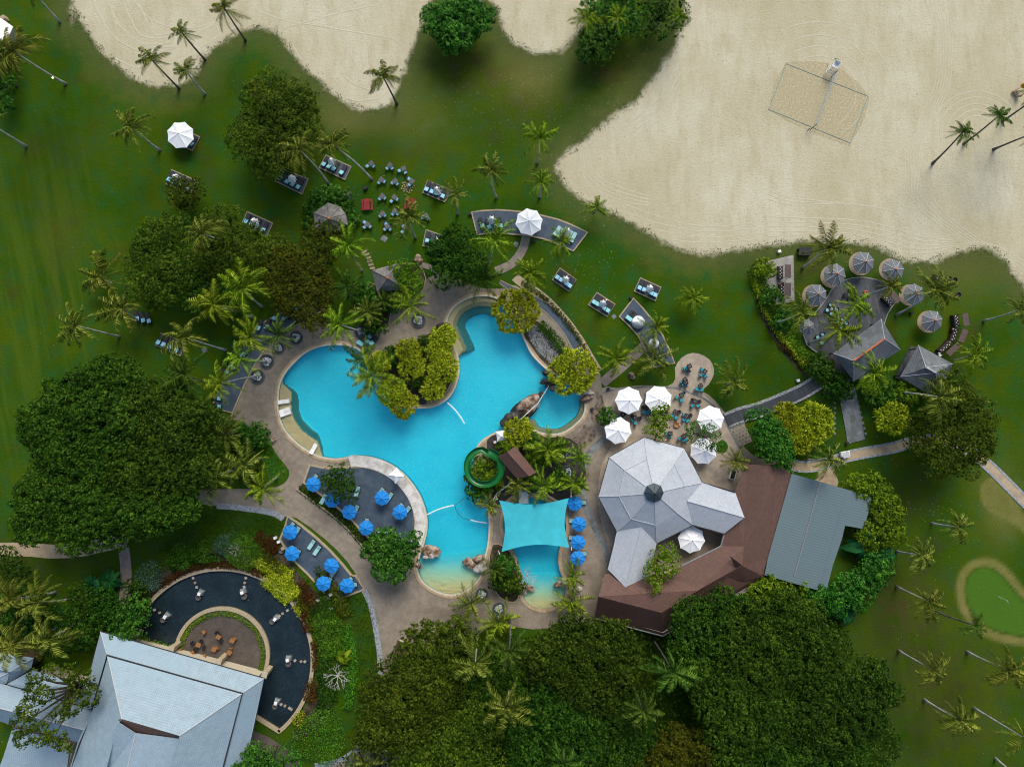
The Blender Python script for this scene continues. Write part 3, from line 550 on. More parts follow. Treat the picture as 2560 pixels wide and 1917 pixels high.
def tracks():
    b = MB(); rg = random.Random(4)
    def tr(f, pts, w=.14, h=.03, off=0):
        p = smooth(WL(f, pts), 6, False); p = offs(p, off, False); A = offs(p, -w, False); B = offs(p, w, False); n = len(p)
        n = len(p); okp = np.array([sdist(np.array([q_]), z_)[0] for q_ in p for z_ in (sandA, sandB, sandC)]).reshape(n, 3).min(1) < -.7
        v = []; [v.extend([(*A[i], .002), (*p[i], h*(.6+.4*rg.random())), (*B[i], .002)]) for i in range(n)]
        f_ = []; [f_.extend([(3*i, 3*i+3, 3*i+4, 3*i+1), (3*i+1, 3*i+4, 3*i+5, 3*i+2)]) for i in range(n-1) if okp[i] and okp[i+1]]
        b.add(v, f_)
    for o, k in ((0, 0), (0, 1), (0, 2), (0, 3)):
        tr('00', [(790+130*k, 0), (860+130*k, 150), (960+120*k, 290), (1080+110*k, 390-30*k), (1230+90*k, 440-55*k), (1450+30*k, 430-60*k)])
    tr('00', [(980, 180), (1100, 290), (1250, 390), (1400, 410), (1550, 395), (1700, 300), (1850, 200)]); tr('00', [(700, 120), (800, 290), (920, 440), (1060, 540), (1180, 580), (1400, 560), (1600, 500), (1800, 370), (1950, 270), (2208, 195)])
    tr('00', [(1300, 460), (1500, 420), (1650, 330), (1840, 190)]); tr('00', [(1150, 0), (1300, 170), (1500, 240), (1700, 240), (1860, 185)])
    tr('10', [(0, 200), (130, 240), (280, 360), (400, 520), (560, 680), (700, 800), (850, 870), (1050, 850), (1150, 780)]); tr('10', [(810, 370), (830, 500), (900, 610), (1000, 660)]); tr('10', [(740, 620), (830, 720), (980, 775), (1100, 770)])
    tr('10', [(0, 90), (250, 180), (500, 220), (800, 270), (1150, 330), (1300, 420)]); tr('10', [(0, 330), (300, 230), (700, 120), (1100, 30)])
    for r in (330, 420, 520, 640):
        tr('30', [(430+r*math.cos(a)*1.0, 800-r*math.sin(a)*.95) for a in [math.radians(q) for q in range(-60, 130, 12)]], .1, .025)
    for r in (130, 180, 230, 290, 340): tr('30', [(1800+r*1.1*math.cos(a), 1130-r*math.sin(a)) for a in [math.radians(q) for q in range(20, 210, 12)]], .1, .03)
    for k in range(6): tr('30', [(1350+40*k, 0), (1440+28*k, 250), (1460+25*k, 480), (1430+25*k, 760), (1300+20*k, 1100), (1190+22*k, 1300), (1190+25*k, 1656)], .09, .025)
    for k in range(5): tr('31', [(1200+45*k, 0), (1330+45*k, 170), (1500+42*k, 300), (1700+38*k, 430), (1900+30*k, 530-10*k), (2208, 760-40*k)], .09, .03)
    for k in range(5): tr('31', [(0, 215+42*k), (300, 225+38*k), (700, 240+40*k), (1000, 290+45*k), (1300, 380+38*k), (1600, 420+15*k)], .1, .025)
    for k in range(3): tr('31', [(0, 60-40*k), (200, 110-30*k), (700, 105), (1000, 150), (1130, 190)], .1, .025)
    for k in range(4): tr('21', [(900, 80+70*k), (1300, 220+60*k), (1700, 300+45*k), (2208, 250+50*k)], .1, .02)
    for k in range(4): tr('20', [(660, 1300), (690, 1450+15*k), (800, 1560+12*k), (1000, 1640+10*k), (1200, 1700)], .1, .02, k*.5)
    for k in range(4): tr('20', [(900, 1130+40*k), (1100, 1000+50*k), (1300, 820+60*k), (1450, 560+70*k)], .12, .02)
    o = b.build('tyre_tracks', G['sand_plain']); tag(o, 'curving vehicle tracks and rake ridges pressed in the pale sand', 'tracks', kind='stuff')
tracks()
tag(ribbon('pond_coping', xy(WL('v', [(604, 1580), (575, 1562), (540, 1540)])), -.2, .45, -.5, .25, G['border'], closed=False), 'straight cream wall closing the dark pond at its lower tip', 'wall')
tag(ribbon('hedge_bed', smooth(WL('v', [(1112, 598), (1126, 610), (1170, 640), (1210, 680), (1245, 725), (1275, 775), (1292, 803)]), 4, False), -.75, .75, -.03, .05, G['border'], closed=False), kind='structure')
road('paved_band', '22', [(830, 440), (720, 540), (630, 660), (595, 800), (610, 950), (660, 1110), (740, 1290), (800, 1420), (835, 1540)], 1.1, 'concrete', .045)
road('terrace_kerb', '22', [(790, 70), (900, 42), (1050, 28), (1200, 22), (1400, 30), (1500, 60), (1620, 105), (1720, 170), (1800, 260), (1870, 380), (1950, 520), (2000, 610)], .3, 'concrete', .12)
for pts in ([(620, 350), (700, 380), (720, 450), (660, 520), (600, 560), (560, 500), (480, 480), (540, 430), (600, 400)], [(720, 60), (790, 130), (780, 260), (700, 330), (680, 240), (730, 160)], [(640, 640), (560, 640), (520, 720), (600, 760)]):
    tag(slab('wet_paving', smooth(WL('22', pts), 3), .03, .0415+dz()*.1, G['wet']), kind='structure')
# ---------------------------------------------------------------- vegetation
def quads(P, D, N, ln, wd):
    """leaf rhombs: base P, direction D, leaf normal N, length, width arrays"""
    s_ = np.cross(D, N); s_ /= np.linalg.norm(s_, axis=1)[:, None]+1e-9; n2 = np.cross(s_, D)
    a = P; m = P+D*(ln*.5)[:, None]+n2*(ln*.06)[:, None]; e = P+D*ln[:, None]
    V = np.stack([a, m+s_*(wd/2)[:, None], e, m-s_*(wd/2)[:, None]], 1).reshape(-1, 3)
    return V, np.arange(len(V)).reshape(-1, 4)
def unit(n, rg):
    v = rg.normal(size=(n, 3)); return v/np.linalg.norm(v, axis=1)[:, None]
def crown(name, lobes, m, parent, leaf=.34, dens=1.5, per=15, crad=.55, seed=0, spiky=False, lower=-.25, inner=True, ll=.75):
    rg = np.random.default_rng(seed+11); Ps = []; Ns = []; In = []
    C = np.array([l[0] for l in lobes]); R = np.array([(l[1], l[1], l[2]) for l in lobes])
    for i, (c, r, rz) in enumerate(lobes):
        n = int(dens*2*PI*r*(r+rz)/2*(1-lower)/1.0)+3; u = unit(n*3, rg); u = u[u[:, 2] > lower][:n]
        ph = rg.uniform(0, 6, 3); k = 1+.1*np.sin(u[:, 0]*5+ph[0])*np.sin(u[:, 1]*5+ph[1])+rg.normal(0, .05, len(u))
        p = np.array(c)+u*k[:, None]*R[i]; nn = u/R[i]; nn /= np.linalg.norm(nn, axis=1)[:, None]
        keep = np.ones(len(p), bool)
        for j in range(len(lobes)):
            if j != i: keep &= np.linalg.norm((p-C[j])/R[j], axis=1) > .86
        Ps.append(p[keep]); Ns.append(nn[keep]); q = unit(int(n*2.2), rg); q = q[q[:, 2] > -.1]; In.append(np.array(c)+q*R[i]*rg.uniform(.5, .86, len(q))[:, None])
    P = np.concatenate(Ps); N = np.concatenate(Ns); VV = []; off = 0; FF = []
    if spiky:
        k = per; n = len(P); B = np.repeat(P, k, 0); NN = np.repeat(N, k, 0)*.75+np.array([0, 0, .35]); D = NN+unit(n*k, rg)*.95; D /= np.linalg.norm(D, axis=1)[:, None]
        L = ll*rg.uniform(.6, 1.15, n*k); side = np.cross(D, np.array([0, 0, 1.])+rg.normal(0, .2, (n*k, 3))); side /= np.linalg.norm(side, axis=1)[:, None]+1e-9
        w = (.06*rg.uniform(.8, 1.4, n*k))[:, None]*side; mid = B+D*(L*.6)[:, None]; tip = B+D*(L)[:, None]-np.array([0, 0, 1.])*(L*.22)[:, None]
        V = np.stack([B-w, B+w, mid+w*1.1, mid-w*1.1, tip], 1).reshape(-1, 3); b = np.arange(n*k)*5
        F = [*np.stack([b, b+1, b+2, b+3], 1).tolist(), *np.stack([b+3, b+2, b+4], 1).tolist()]
        if inner:
            Q = np.concatenate(In); D = unit(len(Q), rg); D[:, 2] *= .4; D /= np.linalg.norm(D, axis=1)[:, None]; v2, f2 = quads(Q, D, np.array([0, 0, 1.])+unit(len(Q), rg)*.5, np.full(len(Q), .5), np.full(len(Q), .14))
            F += (f2+len(V)).tolist(); V = np.concatenate([V, v2])
        return mesh_np(name, V, F, m, parent)
    n = len(P); cr = crad*rg.uniform(.6, 1.35, n); u = unit(n*per, rg); NN = np.repeat(N, per, 0); u = u+NN*.75; u /= np.linalg.norm(u, axis=1)[:, None]
    B = np.repeat(P, per, 0)+u*(np.repeat(cr, per)*rg.uniform(.55, 1.05, n*per))[:, None]
    nl = u*.8+NN*.3+np.array([0, 0, .5])+unit(n*per, rg)*.5; nl /= np.linalg.norm(nl, axis=1)[:, None]
    D = np.cross(nl, unit(n*per, rg)); D /= np.linalg.norm(D, axis=1)[:, None]+1e-9
    L = leaf*rg.uniform(.65, 1.3, n*per); V, F = quads(B-D*(L/2)[:, None], D, nl, L, L*.62)
    if inner:
        Q = np.concatenate(In); D = unit(len(Q), rg); D[:, 2] *= .35; D /= np.linalg.norm(D, axis=1)[:, None]
        v2, f2 = quads(Q, D, np.array([0, 0, 1.])+unit(len(Q), rg)*.5, np.full(len(Q), leaf*2.1), np.full(len(Q), leaf*1.5)); F = np.concatenate([F, f2+len(V)]); V = np.concatenate([V, v2])
    return mesh_np(name, V, F, m, parent)
def tree(lobes, h, m, label, cat='tree', name='broadleaf_tree', f='v', seed=0, flat=.62, bark='bark', group=None, sub=True, **k):
    """lobes: (x, y, radius) in frame pixels as seen at crown height"""
    rg = random.Random(seed*7+3); LB = []; kk = VM if f == 'v' else TM
    for x, y, r in lobes:
        rm = r/kk; zc = max(h-rm*flat, h*.45); c = W(f, x, y, zc); q = (H-zc)/H; rm *= q*.97
        if sub and rm > 2.6:       # break a big lobe into billows
            LB.append((c, rm*.74, rm*.5)); nb = int(5+rm*1.15)
            for i in range(nb):
                a = 2*PI*(i+rg.random()*.7)/nb; rr = rm*rg.uniform(.5, .74); br = rm*rg.uniform(.26, .42)
                LB.append((Vector((c.x+rr*math.cos(a), c.y+rr*math.sin(a), c.z+rm*rg.uniform(-.05, .3)*flat*1.4)), br, br*.75))
            for i in range(int(2+rm*.5)):
                a = rg.random()*6.28; rr = rm*rg.uniform(0, .4); br = rm*rg.uniform(.25, .36)
                LB.append((Vector((c.x+rr*math.cos(a), c.y+rr*math.sin(a), c.z+rm*rg.uniform(.28, .5)*flat*1.3)), br, br*.7))
        else: LB.append((c, rm, rm*flat))
    w = sum(l[1]**2 for l in LB); cx = sum(l[0].x*l[1]**2 for l in LB)/w; cy = sum(l[0].y*l[1]**2 for l in LB)/w
    t = thing(name, label, cat, (cx, cy, 0), 0, group); o = Vector((cx, cy, 0))
    crown('crown', [((l[0]-o), l[1], l[2]) for l in LB], G[m], t, seed=seed, **k)
    b = MB(); rt = min(.6, .03*h+.02*math.sqrt(w)); zt = h*.42
    b.tube([(0, 0, -.1), (.05, .02, .3), (.1, -.05, zt*.6), (0, 0, zt)], [rt*1.5, rt, rt*.85, rt*.8], 8)
    for l in sorted(LB, key=lambda l: -l[1])[:14]:
        e = l[0]-o; mid = e*.5+Vector((0, 0, zt*.55)); b.tube([(0, 0, zt*.85), mid, e+Vector((0, 0, l[2]*.3))], [rt*.6, rt*.35, rt*.1], 6)
    b.build('trunk', G[bark], t, sm=True)
    return t
# ---- palms
def frond(rg, R, az, el, V, F, nl=30, curl=0, w8=1):
    """one feather leaf: drooping rib with a row of narrow leaflets on both sides"""
    N = 13; st = R*1.25/12; e = el; a = az; P = [Vector((0, 0, 0))]; A = [a]
    for i in range(1, N):
        P.append(P[-1]+Vector((math.cos(a)*math.cos(e), math.sin(a)*math.cos(e), math.sin(e)))*st); A.append(a)
        e -= (el+1.0)/12*(1.15 if i > 3 else .55); a += curl/12*(i/6)
    b0 = len(V)
    for i in range(N):
        s_ = Vector((-math.sin(A[i]), math.cos(A[i]), 0))*(.05*(1-i/14)); V += [P[i]-s_, P[i]+s_]
    for i in range(12): F.append((b0+2*i, b0+2*i+2, b0+2*i+3, b0+2*i+1))
    roll = rg.uniform(-.55, .55)
    for j in range(nl):
        u = .12+.88*j/(nl-1); q = u*12; i = min(int(q), 11); p = P[i].lerp(P[i+1], q-i); t = (P[i+1]-P[i]).normalized()
        s_ = Vector((-math.sin(A[i]), math.cos(A[i]), 0)); ln = R*.245*w8*math.sin(PI*min(1, .2+u*.8))**.55*(1.1 if u < .9 else .75)+.05
        for sg in (-1, 1):
            d = (s_*sg*rg.uniform(.7, .95)+t*rg.uniform(.45, .8)+Vector((0, 0, -rg.uniform(.35, .95)+roll*sg))).normalized(); L = ln*rg.uniform(.8, 1.12); w = t*(.036*rg.uniform(.8, 1.3)); n = len(V)
            V += [p-w, p+w, p+d*L*.6+w, p+d*L-Vector((0, 0, L*.2))]; F.append((n, n+1, n+2, n+3))
PALM = {}
def palm_crowns():
    for mk in ('p_olive', 'p_bright', 'p_dark'):
        PALM[mk] = []
        for s_ in range(5):
            rg = random.Random(s_*13+len(mk)); V = []; F = []; n = 11+s_
            for i in range(n):
                tier = i % 3; el = (.3, .65, 1.05)[tier]+rg.uniform(-.2, .2); R = (1.0, .95, .75)[tier]*3.15*rg.uniform(.72, 1.12)
                frond(rg, R, 2*PI*(i*.382)+rg.uniform(-.35, .35), el, V, F, 30, rg.uniform(-1.1, 1.1), rg.uniform(.8, 1.15))
            for i in range(2): frond(rg, 1.6, rg.uniform(0, 6.3), 1.35, V, F, 14)
            for i in range(2): frond(rg, 2.3, rg.uniform(0, 6.3), -.4, V, F, 16)     # old hanging leaves
            me = bpy.data.meshes.new('palm_fronds'); me.from_pydata([tuple(v) for v in V], [], F); me.materials.append(G[mk]); PALM[mk].append(me)
palm_crowns()
bmh = MB()
for i in range(7): bmh.lathe((.22*math.cos(i*.9), .22*math.sin(i*.9), -.3), [(.0, 0), (.09, .03), (.12, .12), (.08, .22), (0, .25)], 7)
_coco = bmh.build('coconuts', G['wood']).data; bpy.data.objects.remove(bpy.data.objects['coconuts'])
np_ = [0]
def palm(cf, cx, cy, r, label, base=None, m='p_olive', h=None, th=.15, group='coconut palms around the pool resort', nuts=False, tm=None):
    i = np_[0]; np_[0] += 1; rg = random.Random(i)
    c0 = W(cf, cx, cy, 0); C2 = Vector((c0.x, c0.y))
    if base:
        b = W(*base); B2 = Vector((b.x, b.y))
        if h is None: h = H*(1-(B2.dot(C2))/(C2.dot(C2)+1e-6)); h = min(11, max(3.2, h))
        if C2.length < 20: h = min(8, max(4, h))
    else:
        if h is None: h = 7
        b = W(cf, cx, cy, h)+Vector((rg.uniform(-.7, .7), rg.uniform(-.7, .7), 0)); b.z = 0
    top = W(cf, cx, cy, h); kk = VM if cf == 'v' else TM
    t = thing('coconut_palm', label, 'palm', (b.x, b.y, 0), 0, group)
    e = top-Vector((b.x, b.y, 0)); bend = Vector((e.y, -e.x, 0)); bend = bend.normalized()*rg.uniform(-.3, .3) if bend.length > .1 else Vector((.2, 0, 0))
    mb = MB(); pts = []
    for k in range(9):
        u = k/8; pts.append(Vector((e.x*(u**1.0), e.y*(u**1.0), e.z*u))+bend*math.sin(PI*u)+Vector((e.x, e.y, 0))*(-.08*math.sin(PI*u)))
    mb.tube(pts, [th*1.7, th*1.1]+[th*(1-.35*k/8) for k in range(2, 9)], 8); tr = mb.build('trunk', G['trunk_backlit' if m == 'p_dark' or (cf, cy) in (('v', 20), ('v', 72), ('00', 520), ('v', 168)) else 'trunk'], t, sm=True)
    s_ = r/kk*(H-h)/H/2.75
    for nm, me, sc in [('crown', PALM[m][i % 5], s_)]+([('coconuts', _coco, 1)] if nuts else []):
        o = bpy.data.objects.new(nm, me); put(o, t); o.location = e; o.scale = (sc, sc, sc*rg.uniform(.85, 1.1)); o.rotation_euler = (rg.uniform(-.12, .12), rg.uniform(-.12, .12), rg.uniform(0, 6.28))
    return t
def fan_plant(f, x, y, r, h, m, label, n=12, cat='plant', name='broadleaf_plant', wl=.24, group=None, seed=0):
    """banana-like plant: broad arching blades with folded midrib"""
    kk = VM if f == 'v' else TM; c = W(f, x, y, h); R = r/kk*(H-h)/H; rg = random.Random(seed+int(x)); t = thing(name, label, cat, (c.x, c.y, 0), 0, group); V = []; F = []
    for i in range(n):
        a = 2*PI*i/n+rg.uniform(-.25, .25); L = R*rg.uniform(.75, 1.1); d = Vector((math.cos(a), math.sin(a), 0)); s_ = Vector((-d.y, d.x, 0)); b = len(V); z0 = h*.62
        for k in range(8):
            u = k/7; z = z0+h*.38*math.sin(PI*min(1, u*.8+.1))-.25*L*u*u; w = wl*R*math.sin(PI*(u*.88+.1))**.7 if u > .1 else .04; p = d*L*u+Vector((0, 0, z)); q = s_*w*(1+rg.uniform(-.15, .1))
            V += [p-q+Vector((0, 0, .12*w)), p, p+q+Vector((0, 0, .12*w))]
        for k in range(7):
            j = b+3*k; F += [(j, j+3, j+4, j+1), (j+1, j+4, j+5, j+2)]
    mesh_np('leaves', V, F, G[m], t); MB().tube([(0, 0, -.05), (0, 0, h*.65)], [.16, .1], 8).build('stem', G['trunk'], t); return t
def carpet(name, poly, h, m, label, cat='hedge', dens=26, leaf=.24, seed=0, kind=None, group=None, mound=.35, spiky=False, z0=0):
    """low planting filling an outline (world xy)"""
    poly = ccw(xy(poly)); A = area2(poly); p = np.array(poly); rg = np.random.default_rng(seed+5)
    n = int(A*dens*1.0); lo = p.min(0); hi = p.max(0); Q = rg.uniform(lo, hi, (int(n*((hi-lo)[0]*(hi-lo)[1])/A)+10, 2)); sd = sdist(Q, poly); jit = rg.normal(0, .12, len(Q)); k = sd < jit; Q = Q[k][:n]; sd = sd[k][:n]
    e = np.clip(-sd/.5, 0, 1)**.5; mo = (np.sin(Q[:, 0]*2.1+seed)*np.sin(Q[:, 1]*1.9+1)*.5+np.sin(Q[:, 0]*.9+2)*np.sin(Q[:, 1]*1.1)*.5)
    z = z0+h*(.25+.75*e)*(1+mound*mo)*rg.uniform(.72, 1.0, len(Q)); P = np.column_stack([Q, z]); N = unit(len(P), rg)*.75+np.array([0, 0, 1.]); N /= np.linalg.norm(N, axis=1)[:, None]
    D = np.cross(N, unit(len(P), rg)); D /= np.linalg.norm(D, axis=1)[:, None]+1e-9; L = leaf*rg.uniform(.6, 1.3, len(P)); V, F = quads(P, D, N, L, L*(.2 if spiky else .6))
    c = P.mean(0); V = V-np.array([c[0], c[1], 0]); o = mesh_np(name, V, F, G[m]); o.location = (c[0], c[1], 0); tag(o, label, cat if not kind else None, group, kind); return o
def strip(f, pts, w, n=3):
    p = smooth(WL(f, pts), n, False); return offs(p, w/2, False)+offs(p, -w/2, False)[::-1]

# trees: (lobes), height, material, label
TR = [
 ([(985, 55, 62), (940, 45, 32), (1030, 40, 36), (985, 85, 28), (1010, 20, 30)], 6, 'f_green', 'round glossy green tree beside the small bay of sand at the top edge', dict(leaf=.42, per=13)),
 ([(1288, 92, 38), (1310, 80, 26), (1270, 110, 22), (1300, 118, 18)], 4.5, 'f_green', 'low dark green tree with a rounded crown under the two top palms', dict(leaf=.4)),
 ([(1325, 20, 46), (1285, 15, 28), (1350, 55, 26), (1375, 30, 24)], 5, 'f_green', 'bushy deep green tree behind the two palms at the top edge', {}),
 ([(1415, 22, 38), (1452, 18, 30), (1385, 68, 24), (1425, 62, 22), (1458, 50, 22)], 5, 'f_deep', 'sparse tree with pale branches at the corner of the big sand area', dict(dens=.8)),
 ([(595, 235, 82), (640, 265, 62), (555, 300, 62), (590, 340, 60), (650, 225, 45), (625, 320, 50)], 9, 'f_olive', 'wide flat olive tree on the lawn above the half hidden lounger platform', dict(leaf=.27, crad=.5)),
 ([(400, 420, 42), (380, 405, 22), (425, 405, 22)], 5, 'f_olive', 'small olive tree overhanging a lounger platform on the left lawn', dict(leaf=.26, crad=.4)),
 ([(340, 520, 58), (375, 500, 40), (320, 570, 52), (380, 580, 62), (345, 625, 52), (300, 615, 30)], 8, 'f_olive', 'spreading olive tree at the edge of the striped fairway', dict(leaf=.27)),
 ([(485, 505, 62), (530, 530, 52), (450, 560, 50), (500, 565, 50), (560, 560, 36), (590, 530, 26)], 8, 'f_olive', 'olive tree whose crown surrounds a palm left of the lounger platform', dict(leaf=.27)),
 ([(445, 640, 48), (500, 650, 40), (430, 600, 40)], 7, 'f_deep', 'dim green tree between the olive tree and the poolside palms', {}),
 ([(610, 575, 55), (660, 600, 62), (635, 650, 52), (690, 640, 42), (600, 620, 40), (680, 680, 42)], 8.5, 'f_brown', 'bronze green tree shading the turquoise loungers near the pool deck', dict(leaf=.27)),
 ([(700, 530, 48), (720, 510, 34), (680, 555, 34)], 7, 'f_olive', 'yellowish tree that touches the big thatched hut', dict(leaf=.26)),
 ([(975, 560, 55), (950, 540, 36), (1010, 530, 30), (985, 515, 30), (960, 590, 32), (1020, 570, 32)], 7, 'f_deep', 'dark glossy tree at the head of the pool deck over a lounger platform', dict(leaf=.32)),
 ([(877, 602, 36), (865, 580, 20), (895, 625, 22)], 4.5, 'f_bright', 'bright round tree leaning on the small thatched hut', dict(leaf=.3)),
 ([(170, 890, 95), (235, 850, 90), (150, 960, 80), (260, 940, 100), (90, 920, 50)], 12, 'f_dark', 'northern crown of the huge dark canopy beside the striped fairway', dict(leaf=.36)),
 ([(350, 910, 100), (410, 950, 72), (370, 1010, 90), (300, 1020, 80), (430, 1020, 45), (440, 900, 40)], 12, 'f_dark', 'eastern crown of the huge dark canopy nearest to the pool deck', dict(leaf=.36)),
 ([(150, 1060, 95), (90, 1090, 60), (250, 1090, 92), (180, 1140, 60), (330, 1100, 70), (70, 1140, 42), (390, 1090, 50)], 11.5, 'f_dark', 'southern crown of the huge dark canopy above the sandstone path', dict(leaf=.36)),
 ([(733, 1045, 40), (715, 1030, 22), (755, 1065, 20), (740, 1020, 20)], 5.5, 'f_deep', 'feathery dark tree standing in the slate patio beside blue parasols', dict(leaf=.24, crad=.4)),
 ([(830, 1175, 38), (870, 1190, 36), (845, 1220, 40), (890, 1170, 22), (805, 1190, 22)], 6, 'f_green', 'leafy tree at the lower tip of the poolside slate patio', dict(leaf=.38)),
 ([(1422, 905, 24), (1415, 930, 20), (1430, 885, 14)], 5, 'f_bright', 'slim light green tree among the white parasols of the terrace', dict(leaf=.28, dens=2)),
 ([(1505, 935, 20), (1530, 945, 24), (1550, 960, 14), (1490, 925, 12)], 5, 'f_green', 'thin branched tree between two white parasols near the restaurant roof', dict(leaf=.28, dens=2.2, inner=False)),
 ([(1430, 1215, 34), (1410, 1235, 20), (1445, 1195, 20), (1415, 1265, 14)], 7, 'f_bright', 'light green tree growing up through the brown roof courtyard', dict(leaf=.28, dens=1.8)),
 ([(1655, 935, 40), (1672, 965, 38), (1640, 905, 26), (1690, 985, 24)], 6, 'f_green', 'vivid green tree at the end of the terrace next to the yellow bush', dict(leaf=.36)),
 ([(2050, 870, 72), (2095, 910, 60), (2010, 950, 60), (2070, 970, 62), (2110, 960, 40), (2030, 1000, 38), (1985, 920, 36)], 9, 'f_olive', 'broad olive tree spreading over the sandstone path on the right', dict(leaf=.28)),
 ([(1870, 1060, 40), (1905, 1080, 36), (1845, 1045, 22)], 4.5, 'f_bright', 'shiny shrub tree at the top corner of the grey metal roof', dict(leaf=.4)),
 ([(1910, 1120, 38), (1885, 1150, 34), (1925, 1155, 26)], 4.5, 'f_bright', 'shiny shrub tree by the notch of the grey metal roof', dict(leaf=.4)),
 ([(1665, 1268, 36), (1710, 1275, 34), (1640, 1280, 26)], 5, 'f_bright', 'light green shrub tree below the brown roof end', dict(leaf=.38)),
 ([(1760, 1285, 36), (1800, 1295, 34), (1830, 1270, 30)], 5, 'f_green', 'leafy shrub tree along the lower edge of the grey metal roof', dict(leaf=.38)),
 ([(1870, 1250, 36), (1895, 1225, 34), (1855, 1285, 30)], 5, 'f_green', 'leafy shrub tree on the lawn corner south east of the metal roof', dict(leaf=.36)),
 # grove along the bottom
 ([(930, 1400, 70), (990, 1385, 52), (900, 1440, 60), (960, 1450, 70)], 10, 'f_olive', 'olive green tree at the top left of the grove beside the deck', dict(leaf=.34)),
 ([(850, 1510, 85), (900, 1550, 80), (820, 1570, 62), (930, 1500, 60)], 11, 'f_olive', 'big olive tree on the left side of the grove by the garden beds', dict(leaf=.34)),
 ([(960, 1590, 85), (1030, 1560, 72), (900, 1640, 60), (1020, 1640, 72)], 11, 'f_olive', 'olive tree at the bottom edge of the grove, left part', dict(leaf=.34)),
 ([(1060, 1480, 60), (1100, 1440, 52), (1130, 1490, 50)], 10, 'f_dark', 'dark tree between two palms in the left half of the grove', dict(leaf=.34)),
 ([(1240, 1400, 85), (1310, 1400, 72), (1180, 1420, 60), (1270, 1470, 85), (1350, 1450, 60)], 12, 'f_dark', 'large dark tree touching the deck south of the kids pool', dict(leaf=.34)),
 ([(1180, 1540, 85), (1250, 1560, 75), (1150, 1610, 72), (1240, 1630, 72)], 11.5, 'f_deep', 'large deep green tree in the lower middle of the grove', dict(leaf=.34)),
 ([(1330, 1540, 70), (1360, 1590, 60), (1330, 1640, 62)], 11, 'f_deep', 'deep green tree left of the dim palm near the bottom', dict(leaf=.34)),
 ([(1500, 1340, 62), (1560, 1320, 60), (1540, 1390, 72), (1480, 1390, 36)], 10, 'f_deep', 'deep green tree pressing against the brown roof corner', dict(leaf=.36)),
 ([(1640, 1370, 85), (1700, 1340, 72), (1620, 1440, 85), (1700, 1420, 90), (1760, 1390, 60)], 12, 'f_dark', 'widest dark tree of the grove below the grey metal roof', dict(leaf=.34)),
 ([(1560, 1500, 75), (1640, 1530, 85), (1500, 1450, 42), (1580, 1580, 72)], 11.5, 'f_dark', 'dark tree right of the palm in the grove centre', dict(leaf=.34)),
 ([(1790, 1480, 75), (1740, 1530, 80), (1830, 1530, 60), (1790, 1590, 72)], 11, 'f_deep', 'deep green tree on the right flank of the grove', dict(leaf=.34)),
 ([(1880, 1460, 46), (1900, 1500, 42), (1870, 1550, 46)], 8, 'f_deep', 'outermost tree of the grove on the right lawn', dict(leaf=.34)),
 ([(1450, 1630, 72), (1520, 1620, 62), (1400, 1660, 42)], 10, 'f_brown', 'bronze tinted tree at the bottom edge of the grove centre', dict(leaf=.34)),
 ([(1660, 1620, 72), (1740, 1640, 72), (1600, 1660, 62), (1820, 1650, 60)], 11, 'f_deep', 'deep green tree at the bottom edge of the grove, right part', dict(leaf=.34)),
 # left bottom garden and edge
 ([(240, 1320, 42), (215, 1290, 26), (265, 1335, 26)], 5, 'f_deep', 'dark tree between the grey path and the pond wall', {}),
 ([(285, 1345, 32), (300, 1310, 26), (265, 1365, 26)], 5.5, 'f_green', 'green tree that brushes the corner of the blue tiled roof', dict(leaf=.36)),
 ([(30, 1340, 50), (80, 1320, 45), (60, 1290, 40), (15, 1290, 30)], 5, 'f_deep', 'dense dark thicket under the palms on the left edge', {}),
 ([(150, 1345, 34), (180, 1375, 30), (130, 1390, 28)], 5, 'f_deep', 'dark tree between the left palms and the lodge roof', {}),
 ([(195, 1305, 30), (175, 1280, 24), (215, 1340, 26)], 4.5, 'f_dark', 'dim tree behind the broad leaved plants', {}),
 ([(290, 1275, 22), (305, 1300, 20)], 3.5, 'f_deep', 'dark shrub tree squeezed between path and pond wall', {}),
 ([(10, 1210, 30), (40, 1235, 22)], 4, 'f_deep', 'shrubby tree on the left edge below the sandstone path', {}),
 ([(560, 1640, 40), (530, 1655, 30), (620, 1645, 32), (600, 1665, 30)], 7, 'f_green', 'green tree at the bottom edge beside the blue tiled roof', dict(leaf=.3)),
 ([(10, 180, 22), (15, 130, 26), (5, 220, 22)], 4, 'f_deep', 'dark shrub tree on the left edge beneath the big leaning palm', {}),
]
for i, (lb, h, m, lab, k) in enumerate(TR):
    tree(lb, h, m, lab, seed=i+1, group='broadleaf trees of the garden', **k)
# tree with open branches over the tiled roof
def open_tree():
    lobes = [(60, 1530, 20), (95, 1500, 18), (50, 1560, 22), (90, 1585, 20), (120, 1590, 18), (130, 1540, 16), (175, 1475, 24), (195, 1500, 20), (150, 1450, 16), (75, 1460, 14), (110, 1450, 14), (160, 1520, 18), (45, 1595, 14), (70, 1490, 14), (140, 1610, 12), (190, 1460, 14)]
    return tree([(x, y, r) for x, y, r in lobes], 12, 'f_olive', 'open branched tree growing between the blue tiled roofs', seed=77, sub=False, inner=False, leaf=.38, dens=2.6, per=14, bark='bark', flat=.55)
open_tree()
